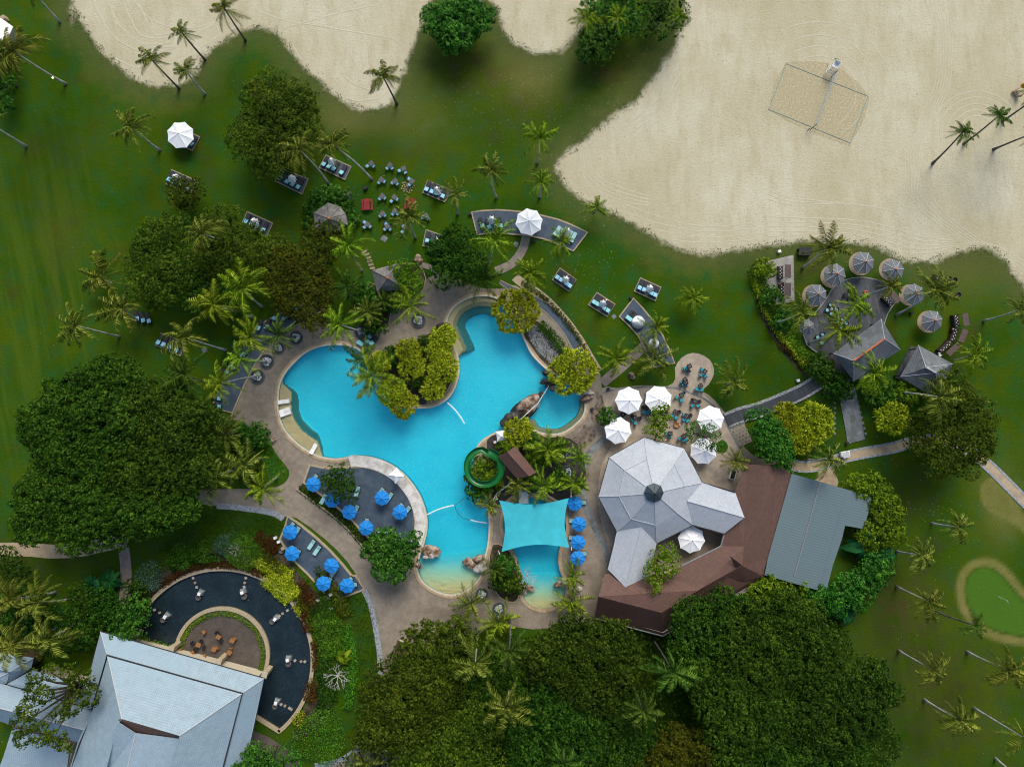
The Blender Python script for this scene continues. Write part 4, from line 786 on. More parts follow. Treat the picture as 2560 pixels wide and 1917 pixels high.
# spiky yellow green bushes
SP = [((1114, 672), 48, 4, 'big round spiky bush hanging over the top of the pool'), ((1236, 803), 50, 4, 'big round spiky bush between the two pool lobes'), ((1120, 932), 30, 3, 'yellow spiky bush beside the small white canopy by the slide'),
      ((957, 729), 26, 3.2, 'spiky bush at the upper tip of the pool peninsula'), ((948, 758), 26, 3.2, 'spiky bush second from the top along the peninsula edge'), ((957, 795), 30, 3.4, 'spiky bush halfway down the peninsula edge'), ((935, 838), 24, 2.8, 'brownish spiky bush at the lower right of the peninsula'),
      ((890, 791), 27, 3, 'isolated star shaped spiky bush in the peninsula middle'), ((883, 757), 26, 3, 'spiky bush next to the deck on the peninsula'), ((822, 782), 22, 2.8, 'spiky bush behind the palm on the peninsula'), ((872, 872), 28, 3.2, 'large yellow spiky bush overhanging the pool at the peninsula foot'), ((848, 846), 30, 3.4, 'yellow spiky bush beneath the pool palm'),
      ((1700, 905), 34, 3.4, 'left half of the wide yellow spiky thicket by the boardwalk'), ((1755, 915), 42, 3.6, 'right half of the wide yellow spiky thicket by the boardwalk'), ((1725, 945), 34, 3.2, 'lower part of the wide yellow spiky thicket by the boardwalk'), ((1925, 902), 34, 3.4, 'round spiky bush between the grey court and the broad olive tree')]
for i, ((x, y), r, h, lab) in enumerate(SP):
    lobes = [(x, y, r*.8)]+[(x+r*.55*math.cos(a+i), y+r*.55*math.sin(a+i), r*.42) for a in (0, 1.05, 2.1, 3.15, 4.2, 5.2)]
    tree(lobes, h, 'f_yellow', lab, cat='bush', name='spiky_bush', seed=100+i, sub=False, spiky=True, per=20, dens=2.3, lower=-.1, ll=.85, group='spiky yellow green bushes', flat=.8)
for i, (x, y, r, lab, m) in enumerate([(846, 770, 20, 'dark green shrub between spiky bushes on the peninsula', 'f_deep'), (916, 748, 22, 'deep green shrub by the deck side of the peninsula', 'f_deep'), (905, 820, 20, 'dim shrub beside the black rock bed on the peninsula', 'f_deep'), (1044, 1020, 36, 'leafy green shrub inside the ring of the green slide', 'f_bright'), (1035, 1056, 26, 'small shrub below the loop of the green slide', 'f_green'), (1062, 1040, 22, 'bright shrub between green slide and brown tower roof', 'f_bright'), (1145, 950, 20, 'shrub on the dark bed behind the brown slide tower', 'f_green'), (1205, 965, 20, 'shrub near the bright palm behind the slide tower', 'f_deep'), (1140, 1000+42, 18, 'shrub beside the kids slide', 'f_green'), (1208, 1030, 20, 'shrub between the palms of the slide garden', 'f_green'), (1098, 958, 22, 'bright shrub behind the white canopy near the slide', 'f_bright'), (1160, 985, 26, 'bright shrub beside the brown slide tower roof', 'f_bright'),
     (790, 640, 28, 'leafy shrub left of the small thatched hut', 'f_green'), (800, 668, 26, 'dark shrub in the bed below the small thatched hut', 'f_deep'), (845, 655, 22, 'shrub at the rear wall of the small thatched hut', 'f_deep'), (810, 700, 24, 'shrub at the foot of the planting bed by the round planter', 'f_deep'),
     (1310, 898, 18, 'round potted shrub at the left edge of the restaurant terrace', 'f_green'), (510, 940, 30, 'green shrub behind the palms left of the deck', 'f_green'), (555, 940, 26, 'twiggy shrub beside the two brown boulders', 'f_green'), (530, 985, 28, 'shrub in the teardrop lawn bed beside the deck', 'f_deep'), (540, 1015, 26, 'olive shrub under the palms of the teardrop bed', 'f_olive'), (1090, 1220, 24, 'shrub in the bed left of the kids pool', 'f_green'), (1110, 1260, 22, 'flowering shrub near the lower end of the kids pool', 'f_olive'), (1075, 1255, 18, 'shrub beside the pale boulder and the beach entry', 'f_deep'),
     (1650, 580, 22, 'rounded shrub at the top of the croton hedge', 'f_bright'), (1665, 640, 22, 'leafy shrub by the silvered timber deck', 'f_green'), (1690, 690, 22, 'shrub halfway along the croton hedge', 'f_green'), (1770, 790, 28, 'leafy shrub at the lower end of the croton hedge', 'f_green'), (1810, 835, 30, 'dark shrub at the end of the boardwalk', 'f_deep'), (1905, 850, 34, 'leafy shrub below the two shake roofs', 'f_green'), (1880, 830, 24, 'shrub beside the large hipped shake roof', 'f_bright'), (1950, 850, 26, 'shrub against the lower corner of the square shake roof', 'f_bright'),
     (1690, 1012, 18, 'low shrub at the junction of brown roof and metal roof', 'f_green')]):
    tree([(x, y, r), (x+r*.5, y+r*.3, r*.6), (x-r*.5, y+r*.25, r*.6), (x, y-r*.5, r*.55)], 2.6, m, lab, cat='shrub', name='garden_shrub', seed=200+i, sub=False, leaf=.3, crad=.4, dens=1.9, group='shrubs in the planting beds')
tree([(713, 455, 34), (680, 445, 22), (745, 445, 22), (675, 480, 22), (755, 475, 22), (713, 425, 26), (690, 425, 18), (740, 425, 18)], 1.6, 'f_green', 'ring of glossy shrubs growing round the big thatched hut', cat='shrub', name='garden_shrub', seed=300, sub=False, leaf=.34, crad=.4)
# hedges and beds
BD = [('12', [(395, 890), (520, 990), (640, 1075), (780, 1195), (900, 1325), (1000, 1455)], 1.5, .5, 'f_dark', 'low dark hedge in the strip beside the slate pool patio'),
 ('13', [(560, 290), (600, 440), (650, 600), (680, 700)], 4.2, 1.1, 'f_hedge', 'clipped green hedge at the foot of the lower sun patio'),
 ('13', [(600, 800), (640, 950), (650, 1080)], 2.6, .9, 'f_deep', 'dark green bed beneath the bare white tree'),
 ('13', [(775, 430), (810, 560), (835, 700), (835, 850), (815, 1000), (790, 1150)], 1.6, 1.0, 'f_hedge', 'narrow bright hedge curving beside the brown grass strip'),
 ('13', [(120, 20), (250, 120), (330, 200)], 3.8, .9, 'f_yellow', 'yellow shrubs outside the top right of the pond wall'),
 ('13', [(350, 240), (390, 300), (410, 340)], 1.8, .9, 'f_yellow', 'small yellow shrub bed beside the pond wall'),
 ('13', [(420, 130), (440, 260), (440, 380), (470, 480)], 2.0, .9, 'f_red', 'bronze shrubs between the yellow bed and the green hedge'),
 ('13', [(505, 560), (520, 700), (520, 820)], 1.2, .8, 'f_red', 'thin row of bronze shrubs along the right of the pond wall'),
 ('13', [(500, 880), (490, 980), (460, 1080)], 2.2, .9, 'f_red', 'dark bronze shrub bed at the lower right of the pond wall'),
 ('12', [(10, 1290), (100, 1370), (180, 1420)], 2.2, .9, 'f_red', 'bronze shrubs at the upper left corner of the lower sun patio'),
 ('12', [(-20, 1500), (100, 1560), (230, 1620), (320, 1656)], 2.4, .9, 'f_yellow', 'yellow and bronze shrubs between the lower sun patio and the pond'),
 ('12', [(-60, 1480), (20, 1420), (30, 1500)], 2.6, 1, 'f_hedge', 'green shrub mound above the pond wall'),
 ('v', [(1126, 610), (1170, 640), (1210, 680), (1245, 725), (1275, 775), (1292, 803)], .75, .55, 'f_brown', 'thin brown hedge that follows the curved slate walkway'),
 ('v', [(1165, 700), (1195, 730), (1222, 765)], 1.9, .8, 'f_deep', 'dark hedge between the pebble bed and the slate walkway'),
 ('v', [(1632, 575), (1640, 620), (1660, 670), (1690, 720), (1725, 765), (1760, 805), (1790, 830)], 2.6, .9, 'f_bright', 'croton hedge bounding the beach bar on the left'),
 ('v', [(1625, 600), (1645, 665), (1672, 710), (1705, 755), (1735, 790)], .9, 1.1, 'f_yellow', 'yellow leaved row on the lawn side of the croton hedge'),
 ('v', [(1680, 740), (1710, 765), (1745, 800)], 1.0, .9, 'f_red', 'red leaved patch inside the croton hedge'),
 ('03', [(1190, 520), (1300, 560), (1400, 590), (1490, 610)], .5, .5, 'f_bright', 'trimmed box hedge against the blue tiled roof by the pond'),
 ('v', [(580, 1160), (600, 1190)], 2.0, .9, 'f_red', 'bronze bush by the upper corner of the lower sun patio'),
 ('v', [(350, 1262), (390, 1235), (430, 1222), (478, 1217), (530, 1224), (570, 1240)], 1.3, .8, 'f_red', 'bronze ground shrubs hugging the top of the pond wall'),
 ('v', [(320, 1270), (300, 1300), (290, 1340)], 2.2, 1.2, 'f_deep', 'dark hedge outside the left end of the pond wall'),
 ('v', [(370, 1225), (420, 1205), (480, 1200)], 1.8, 1.0, 'f_deep', 'deep green hedge behind the bronze ground shrubs'),
 ('v', [(560, 1180), (590, 1215), (615, 1240)], 1.8, 1.0, 'f_brown', 'brownish hedge between the pond shrubs and the lower patio'),
 ('v', [(640, 1285), (665, 1320), (680, 1360)], 1.8, 1.0, 'f_brown', 'brownish hedge between yellow shrubs and the green hedge'),
 ('v', [(690, 1240), (715, 1265), (735, 1290), (745, 1330)], 2.6, .9, 'f_brown', 'brownish bed below the stone lantern of the lower patio'),
 ('v', [(600, 1225), (625, 1262), (640, 1290)], 2.2, .9, 'f_yellow', 'yellow shrubs between the pond wall and the lower patio'),
 ('v', [(650, 1250), (675, 1290), (690, 1310)], 1.6, .9, 'f_red', 'bronze strip left of the clipped green hedge'),
 ('v', [(725, 1330), (740, 1390), (745, 1450)], 1.6, .6, 'f_hedge', 'low green row in the gap between the two hedges'),
 ('v', [(705, 1400), (700, 1450), (705, 1500), (700, 1540)], 2.6, 1.0, 'f_deep', 'dark bed along the right side of the bare white tree')]
for i, (f, pts, w, h, m, lab) in enumerate(BD):
    carpet('hedge', strip(f, pts, w), h, m, lab, seed=i, dens=75, leaf=.28)
pc = circ('v', 480, 1412, 93, 50, -PI*1.05, PI*.22)
carpet('hedge', offs(pc, .7, False)+offs(pc, -.15, False)[::-1], .45, 'f_bright', 'narrow light green hedge inside the cream terrace wall', seed=40, dens=140, leaf=.18, z0=.12)
for i, (x, y, r, h, m, lab) in enumerate([(695, 1585, 62, 1.6, 'f_hedge', 'large domed green shrub mass right of the pond tip'), (650, 1550, 18, 1, 'f_yellow', 'yellow green shrub squeezed by the pond wall tip'), (330, 1240, 34, 1.8, 'f_silver', 'silvery shrub outside the upper left of the pond wall'), (395, 1200, 30, 1.7, 'f_hedge', 'rounded green shrub second from left above the pond'), (440, 1188, 26, 1.6, 'f_hedge', 'rounded green shrub above the pond top'), (530, 1190, 40, 1.8, 'f_hedge', 'largest rounded green shrub above the pond top'), (490, 1175, 26, 1.5, 'f_silver', 'pale twiggy shrub beside the largest rounded shrub'), (690, 1230, 12, 1, 'f_deep', 'dark shrub by the stone lantern of the lower patio'), (700, 1310, 30, 1.3, 'f_deep', 'dark shrub right below the lower sun patio'), (585, 1255, 20, 1, 'f_yellow', 'bright yellow shrub above the right of the pond wall')]):
    carpet('shrub', smooth([(W('v', x+r*rr*math.cos(a), y+r*rr*math.sin(a))[:2]) for a, rr in [(k*PI/5, .85+.2*((k*7) % 3)/2) for k in range(10)]], 2), h, m, lab, 'shrub', seed=60+i, dens=60, mound=.2)
# ground cover
for i, (f, pts, m, lab, h) in enumerate([('v', [(470, 1100), (560, 1110), (612, 1122), (605, 1160), (560, 1150), (500, 1155), (440, 1180), (400, 1200), (340, 1190), (380, 1150)], 'f_dark', 'brownish ground cover between the cobbled drain and the bright lawn strip', .2),
   ('v', [(735, 1290), (790, 1290), (808, 1350), (815, 1420), (815, 1475), (780, 1490), (772, 1400), (760, 1340)], 'f_dark', 'dark ground cover beside the curved cobble strip', .2),
   ('v', [(590, 960), (618, 1005), (618, 1030), (590, 1042), (540, 1045), (520, 1000), (530, 960)], 'f_hedge', 'short grass in the teardrop bed beside the deck', .1),
   ('v', [(335, 1222), (400, 1180), (450, 1158), (510, 1145), (558, 1148), (558, 1165), (510, 1163), (455, 1178), (400, 1202), (345, 1240)], 'f_hedge', 'bright clipped lawn strip above the pond shrubs', .15)]):
    carpet('ground_cover', xy(smooth(WL(f, pts), 2)), h, m, lab, kind='stuff', seed=80+i, dens=30, leaf=.2)
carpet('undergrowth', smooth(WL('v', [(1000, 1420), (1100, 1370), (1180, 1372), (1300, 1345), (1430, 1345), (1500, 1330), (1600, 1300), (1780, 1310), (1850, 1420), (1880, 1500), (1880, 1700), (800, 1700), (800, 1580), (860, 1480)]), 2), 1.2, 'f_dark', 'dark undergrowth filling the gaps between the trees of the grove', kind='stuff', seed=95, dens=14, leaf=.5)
# soil beds on the deck
for nm, p in (('planting_bed', islandP), ('planting_bed', smooth(WL('v', [(1128, 716), (1150, 690), (1178, 705), (1210, 745), (1240, 790), (1262, 830), (1235, 835), (1200, 808), (1165, 775), (1143, 745)]), 2)), ('planting_bed', smooth(WL('v', [(785, 640), (800, 610), (860, 640), (868, 665), (846, 672), (840, 700), (832, 712), (800, 708), (775, 690), (765, 660)]), 2)), ('planting_bed', smooth(WL('v', [(1063, 1175), (1090, 1180), (1112, 1205), (1118, 1240), (1122, 1280), (1110, 1300), (1080, 1290), (1062, 1260), (1055, 1225)]), 2)), ('planting_bed', smooth(WL('v', [(855, 575), (900, 570), (920, 600), (905, 640), (870, 650), (850, 620)]), 2))):
    patchw(nm, xy(p), 'soil', .1, .12, bm='border')
patch('garden_soil', 'v', [(1625, 570), (1655, 575), (1675, 660), (1720, 740), (1790, 800), (1830, 840), (1800, 860), (1740, 815), (1690, 760), (1640, 680)], 'soil', .02, 2, border=0)
patch('garden_soil', 'v', [(590, 1180), (620, 1200), (660, 1260), (700, 1300), (700, 1400), (720, 1480), (700, 1560), (640, 1600), (640, 1560), (680, 1480), (690, 1400), (660, 1300), (600, 1250), (540, 1220), (430, 1220), (330, 1290), (300, 1280), (380, 1210), (500, 1180)], 'soil', .015, 2, border=0)
patch('slide_garden', 'v', [(1052, 950), (1075, 938), (1105, 930), (1140, 926), (1180, 945), (1215, 942), (1250, 960), (1262, 1000), (1262, 1050), (1215, 1085), (1175, 1062), (1105, 1070), (1075, 1090), (1062, 1060), (1052, 1030)], 'rock_dark', .09, 2, border=0)

# ragged grass along every sand edge
def tufts():
    rg = np.random.default_rng(77); PP = []
    for poly in (sandA, sandB, sandC):
        q = np.array(smooth(poly, 2))
        for i in range(len(q)):
            a, b = q[i-1], q[i]; L = np.hypot(*(b-a))
            if L > 25: continue
            n = int(L*40); u = rg.random(n)[:, None]; off = rg.normal(.35, .75, n)[:, None]; t_ = (b-a)/(L+1e-6); nn = np.array([-t_[1], t_[0]]); PP.append(a+(b-a)*u+nn*off)
    P2 = np.concatenate(PP); k = (np.abs(P2[:, 0]) < 100) & (np.abs(P2[:, 1]) < 80); P2 = P2[k]
    sd = np.minimum(np.minimum(sdist(P2, smooth(sandA, 3)), sdist(P2, sandB)), sdist(P2, smooth(sandC, 2))); cl = np.sin(P2[:, 0]*1.7+np.sin(P2[:, 1]*1.3)*2)*np.sin(P2[:, 1]*1.9+1)
    k = (sd > -.8+.7*rg.random(len(sd))-.5*cl) & (sd < 1.5); P2 = P2[k]; n = len(P2); P3 = np.column_stack([P2, np.full(n, .01)]); D = unit(n, rg); D[:, 2] = np.abs(D[:, 2])*.5+.15; D /= np.linalg.norm(D, axis=1)[:, None]
    L = rg.uniform(.1, .3, n); V, F = quads(P3, D, np.array([0, 0, 1.])+unit(n, rg)*.3, L, L*.5); tag(mesh_np('grass_tufts', V, F, G['f_tuft']), 'ragged grass tufts where the lawn runs out into the sand', 'grass', kind='stuff')
G['f_tuft'] = foliage('sand_edge_grass', ((.07, .085, .025), (.15, .16, .06), (.27, .26, .12)))
tufts()
# ---------------------------------------------------------------- palms
PL = [
 ('v', 485, 20, 38, 'palm at the top edge leaning over the upper left sand bay', ('v', 530, 88), 'p_olive'), ('v', 393, 72, 27, 'small palm leaning over the sand between two larger ones', ('v', 443, 130), 'p_olive'),
 ('00', 1310, 520, 130, 'palm on the curved sand edge with a straight backlit trunk', ('00', 1545, 765), 'p_olive'), ('00', 1600, 610, 120, 'palm with a kinked grey trunk right beside the sand edge', ('00', 1770, 815), 'p_olive'),
 ('00', 130, 450, 220, 'large drooping palm leaning to the left edge with a lit lamp on its trunk', ('00', 570, 725), 'p_olive'), ('v', 68, -25, 40, 'palm whose trunk runs out of the top left of the picture', ('v', 129, 48), 'p_olive'),
 ('v', -28, 262, 36, 'palm whose trunk leaves the picture at the left edge', ('v', 57, 316), 'p_olive'), ('v', 283, 275, 42, 'lone palm on the lawn left of the white parasol platform', ('v', 345, 325), 'p_olive'),
 ('v', 828, 168, 40, 'palm at the tip of the middle sand bay with one yellow frond', ('v', 857, 225), 'p_olive'), ('v', 1266, 42, 33, 'left palm of the pair in the thicket at the top', ('v', 1262, 72), 'p_bright'), ('v', 1332, 40, 30, 'right palm of the pair in the thicket at the top', ('v', 1326, 68), 'p_bright'),
 ('v', 1466, 33, 22, 'little palm at the corner where thicket meets sand', ('v', 1455, 55), 'p_bright'), ('v', 1167, 298, 40, 'tall palm on the lawn point beside the sand cape', ('v', 1160, 352), 'p_bright'), ('v', 1168, 393, 30, 'shorter palm right below the palm by the sand cape', ('v', 1165, 425), 'p_bright'),
 ('v', 1060, 368, 36, 'palm on open lawn above the curved slate patio', ('v', 1072, 427), 'p_olive'), ('v', 985, 420, 32, 'palm beside the lounger platform above the slate patio', ('v', 988, 462), 'p_olive'), ('v', 1288, 447, 27, 'small bright palm at the sand edge right of the curved patio', ('v', 1283, 458), 'p_bright'),
 ('v', 1070, 520, 46, 'palm at the lower left corner of the curved slate patio', ('v', 1056, 570), 'p_bright'), ('v', 1212, 520, 30, 'palm growing at the lower right edge of the curved slate patio', ('v', 1206, 540), 'p_bright'), ('v', 1145, 590, 37, 'bright palm beside the footpath down from the curved patio', ('v', 1140, 602), 'p_bright'),
 ('v', 1045, 603, 48, 'large dark palm at the top of the pool', ('v', 1052, 598), 'p_dark'), ('v', 885, 468, 42, 'palm over the lawn tables beside the red picnic table', ('v', 897, 514), 'p_olive'), ('v', 648, 325, 45, 'palm leaning out of the wide olive tree, trunk over the lawn', ('v', 710, 398), 'p_olive'),
 ('v', 717, 312, 42, 'palm whose pale trunk crosses a lounger platform', ('v', 803, 388), 'p_olive'), ('v', 438, 505, 42, 'palm poking out of the olive trees on the left', ('v', 463, 545), 'p_olive'), ('v', 218, 598, 48, 'thin palm at the edge of the striped fairway', ('v', 240, 612), 'p_olive'),
 ('v', 265, 667, 52, 'wide dark palm left of the covered lounger group', ('v', 300, 692), 'p_olive'), ('v', 165, 703, 44, 'outermost palm of the left lawn with a long grey trunk', ('v', 258, 727), 'p_olive'), ('v', 526, 622, 55, 'largest bright palm above the pool deck trees', ('v', 566, 662), 'p_bright'),
 ('v', 462, 658, 50, 'bright palm with a crooked grey trunk above the planters', ('v', 548, 685), 'p_bright'), ('v', 400, 728, 52, 'palm over the lounger platform on the left lawn', ('v', 488, 756), 'p_olive'), ('v', 398, 808, 44, 'palm just above the huge dark canopy', ('v', 470, 826), 'p_dark'),
 ('v', 518, 772, 42, 'palm leaning left over the long slate patio from the lower planter', ('v', 575, 780), 'p_bright'), ('v', 476, 828, 40, 'palm leaning left from the lowest round planter', ('v', 555, 812), 'p_bright'), ('v', 541, 727, 42, 'palm above the turquoise loungers of the long slate patio', ('v', 601, 750), 'p_bright'),
 ('v', 603, 724, 42, 'palm leaning out of the uppermost left round planter', ('v', 638, 728), 'p_dark'), ('v', 753, 530, 45, 'palm beside the stepped path with a curved white trunk', ('v', 783, 587), 'p_bright'), ('v', 748, 618, 40, 'dark palm among shrubs left of the small thatched hut', ('v', 752, 640), 'p_dark'),
 ('v', 828, 650, 28, 'fan leaved palm below the small thatched hut', ('v', 822, 648), 'p_dark'), ('v', 793, 675, 34, 'yellowing palm in the planting bed by the round planter', ('v', 795, 680), 'p_olive'), ('v', 886, 662, 44, 'palm shading the single round planter on the deck', ('v', 903, 692), 'p_bright'),
 ('v', 733, 700, 46, 'palm leaning from the planter with turquoise cushions', ('v', 780, 715), 'p_bright'), ('v', 783, 776, 44, 'dark palm hanging over the pool from the peninsula', ('v', 803, 782), 'p_dark'), ('v', 803, 812, 52, 'big bright palm overhanging the pool at the peninsula', ('v', 830, 812), 'p_bright'),
 ('v', 488, 937, 44, 'pale palm by the lower end of the long slate patio', ('v', 512, 932), 'p_olive'), ('v', 530, 1003, 50, 'big pale palm over the teardrop lawn bed', ('v', 565, 990), 'p_olive'), ('v', 461, 1027, 50, 'palm at the right edge of the huge dark canopy', ('v', 505, 1015), 'p_olive'),
 ('v', 568, 1054, 42, 'palm at the pointed end of the teardrop bed', ('v', 598, 1030), 'p_bright'), ('v', 1056, 1089, 30, 'small palm on the pool rim below the green slide', ('v', 1062, 1090), 'p_olive'), ('v', 1183, 969, 46, 'large bright palm behind the brown slide tower', ('v', 1180, 966), 'p_bright'),
 ('v', 1248, 984, 30, 'palm in the round planter nearest the restaurant roof', ('v', 1240, 980), 'p_bright'), ('v', 1118, 1045, 32, 'palm beside the white kids slide', ('v', 1118, 1042), 'p_olive'), ('v', 1176, 1047, 38, 'palm behind the curved rim of the kids pool', ('v', 1176, 1044), 'p_bright'),
 ('v', 1241, 1042, 32, 'palm above the first blue parasol by the shade sail', ('v', 1236, 1038), 'p_bright'), ('v', 1588, 994, 30, 'palm in the white planter box by the brown roof', ('22', 1900, 760), 'p_olive'), ('v', 1236, 1243, 33, 'upper of two palms right of the kids pool beach', ('v', 1235, 1236), 'p_bright'),
 ('v', 1233, 1299, 44, 'lower and larger of two palms right of the kids pool beach', ('v', 1234, 1285), 'p_bright'), ('v', 1017, 1301, 38, 'palm beside the round planter below the beach entry', ('v', 1018, 1292), 'p_olive'), ('v', 1076, 1341, 44, 'palm where the deck meets the grove', ('v', 1076, 1330), 'p_bright'),
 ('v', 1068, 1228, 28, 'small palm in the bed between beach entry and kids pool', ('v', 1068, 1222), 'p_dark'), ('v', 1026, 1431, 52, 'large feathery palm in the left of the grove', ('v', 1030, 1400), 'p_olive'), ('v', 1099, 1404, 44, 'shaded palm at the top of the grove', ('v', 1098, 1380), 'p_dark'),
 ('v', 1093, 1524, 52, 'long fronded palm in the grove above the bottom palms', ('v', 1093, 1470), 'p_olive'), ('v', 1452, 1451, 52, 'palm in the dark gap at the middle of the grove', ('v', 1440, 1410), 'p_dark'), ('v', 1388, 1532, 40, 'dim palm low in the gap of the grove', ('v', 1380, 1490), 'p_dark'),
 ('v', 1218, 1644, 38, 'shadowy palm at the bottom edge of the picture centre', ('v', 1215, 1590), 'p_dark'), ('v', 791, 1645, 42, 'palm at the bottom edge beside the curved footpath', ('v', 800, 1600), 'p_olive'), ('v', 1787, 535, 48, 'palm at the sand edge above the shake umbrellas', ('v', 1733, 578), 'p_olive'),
 ('31', 1060, 810, 120, 'palm in front of the topmost right shake umbrella', ('31', 820, 900), 'p_olive'), ('v', 2021, 625, 45, 'palm right of the shake umbrellas leaning over the lawn', ('v', 1934, 680), 'p_olive'), ('v', 1731, 675, 42, 'palm leaning over the left shake umbrella', ('v', 1666, 698), 'p_olive'),
 ('v', 1844, 658, 45, 'palm in the middle of the timber deck', ('v', 1792, 690), 'p_bright'), ('v', 1809, 713, 48, 'palm between the timber deck and the long hipped roof', ('v', 1746, 741), 'p_bright'), ('v', 2102, 765, 38, 'palm beside the curved row of brown awnings', ('v', 2059, 779), 'p_bright'),
 ('v', 1885, 806, 45, 'palm over the lower slope of the long hipped roof', ('v', 1840, 820), 'p_bright'), ('v', 2200, 669, 38, 'palm at the right edge leaning out of the picture', ('v', 2124, 693), 'p_olive'), ('v', 2026, 857, 46, 'palm with bare ribs on top of the broad olive tree', ('v', 1959, 871), 'p_olive'),
 ('v', 1788, 992, 38, 'palm on the sandstone path beside the brown roof', ('v', 1741, 992), 'p_olive'), ('v', 2068, 1137, 38, 'palm with a crooked trunk near the pale bunker', ('v', 2011, 1129), 'p_olive'), ('v', 1989, 1198, 36, 'palm on the right lawn below the metal roof notch', ('v', 1936, 1190), 'p_olive'),
 ('v', 2005, 1298, 36, 'palm left of the golf green, upper of the line', ('v', 1936, 1266), 'p_olive'), ('v', 2104, 1349, 30, 'dark little palm on the rim of the golf green', ('v', 2021, 1320), 'p_dark'), ('v', 2014, 1445, 38, 'palm beside the outermost tree of the grove', ('v', 1940, 1404), 'p_olive'),
 ('v', 2175, 1447, 45, 'palm with wide loose fronds below the golf green', ('v', 2088, 1406), 'p_olive'), ('v', 2069, 1552, 38, 'palm on the brown lawn at the lower right', ('v', 1995, 1509), 'p_olive'), ('v', 2212, 1593, 40, 'palm with the longest trunk at the lower right edge', ('v', 2102, 1527), 'p_olive'), ('v', 2225, 1700, 38, 'palm whose trunk leaves the picture at the bottom right', ('v', 2149, 1636), 'p_olive'),
 ('30', 1680, 1140, 120, 'palm on open sand with a curved backlit trunk', ('30', 1420, 1410), 'p_dark'), ('30', 1990, 1000, 110, 'palm on the sand behind the first one, ringed by rake tracks', ('30', 1690, 1240), 'p_dark'), ('v', 2245, 205, 36, 'palm leaving the right edge above the sand', ('v', 2165, 262), 'p_dark'), ('v', 2240, 285, 34, 'lowest palm of the sand group leaving the right edge', ('v', 2145, 323), 'p_dark'),
 ('v', 1331, 775, 42, 'palm on the footpath to the lower curved patio', ('v', 1328, 785), 'p_bright'), ('v', 1413, 775, 46, 'dull palm over the tip of the lower curved patio', ('v', 1410, 785), 'p_olive'), ('v', 1415, 708, 32, 'bright palm beside the round daybeds', ('v', 1412, 715), 'p_bright'),
 ('v', 1496, 645, 32, 'symmetrical bright palm alone on the middle lawn', ('v', 1493, 652), 'p_bright'), ('v', 1584, 824, 42, 'pale thin palm on the lawn beside the round terrace end', ('v', 1570, 830), 'p_olive'), ('v', 85, 1299, 50, 'palm on the left garden edge, upper right of its group', ('v', 168, 1289), 'p_olive'),
 ('v', 28, 1291, 45, 'palm at the left edge below the sandstone path', ('v', 120, 1278), 'p_olive'), ('v', 110, 1376, 54, 'largest palm beside the small blue tiled roofs', ('v', 183, 1339), 'p_olive'), ('v', 33, 1391, 48, 'palm at the left edge drooping over the blue tiled roof', ('v', 130, 1352), 'p_olive'),
]
for q in PL:
    lb_ = q[4]; hh_ = None
    for w_, v_ in (('grove', 14), ('shadowy', 13.5), ('pair in the thicket', 8), ('corner where thicket', 8), ('poking out', 10.5), ('broad olive', 11.5), ('out of the wide olive', 11), ('pale trunk crosses', 9.5), ('largest bright palm', 10.5), ('just above the huge', 9)):
        if w_ in lb_ and 'outermost tree' not in lb_ and 'deck meets' not in lb_: hh_ = v_
    palm(*q[:5], base=q[5] if (hh_ or 0) < 10 or 'wide olive' in lb_ or 'largest bright' in lb_ else None, m=q[6], th=.17, h=hh_)
for i, (x, y, r, lab) in enumerate([(230, 1256, 30, 'dark green broad leaved plant beside the grey garden path'), (198, 1269, 26, 'smaller broad leaved plant left of the grey path one'), (1879, 1178, 50, 'big banana plant with long leaves by the roof notch'), (1830, 1320, 38, 'banana plant on the lawn below the metal roof'), (1915, 1200, 26, 'small banana plant at the lawn side of the big one'), (1465, 1300, 24, 'banana plant with orange leaves behind the brown roof'), (739, 1421, 20, 'broad leaved plant beside the narrow bright hedge')]):
    fan_plant('v', x, y, r, 3 if r > 30 else 1.8, 'f_banana' if i < 5 else 'f_bright', lab, 13, group='broad leaved plants', seed=i)
# bare white tree
def bare(f, x, y, r, h, label, leafy=0, seed=1):
    kk = TM if f != 'v' else VM; c = W(f, x, y, h*.8); rg = random.Random(seed); t = thing('bare_tree', label, 'tree', (c.x, c.y, 0)); b = MB(); R = r/kk
    def br(p, d, L, rad, n):
        q = p+d*L; b.tube([p, (p+q)/2+Vector((rg.uniform(-.1, .1), rg.uniform(-.1, .1), .1))*L, q], [rad, rad*.8, rad*.6], 5)
        if n:
            for i in range(3 if n > 2 else 2):
                e = (d+Vector((rg.uniform(-.8, .8), rg.uniform(-.8, .8), rg.uniform(-.25, .4)))).normalized(); br(q, e, L*.72, rad*.62, n-1)
    for i in range(7):
        a = i*.9+rg.random()*.3; br(Vector((0, 0, h*.4)), Vector((math.cos(a), math.sin(a), .5)).normalized(), R*.42, .07, 3)
    b.tube([(0, 0, -.1), (0, 0, h*.45)], [.18, .12], 8); b.build('branches', G['bark_white'], t); return t
bare('13', 690, 890, 120, 3.4, 'leafless white branched tree on the dark green bed')
bare('12', 2190+150, 1656+20, 90, 3, 'leafless pale shrub with red blossoms near the kids pool', seed=4)
bare('20', 1230, 150, 70, 3.5, 'bare pale branches in the sparse tree at the top', seed=6)
bare('02', 2020, 1430, 60, 2.2, 'small bare shrub on the rounded shrub above the pond', seed=8)
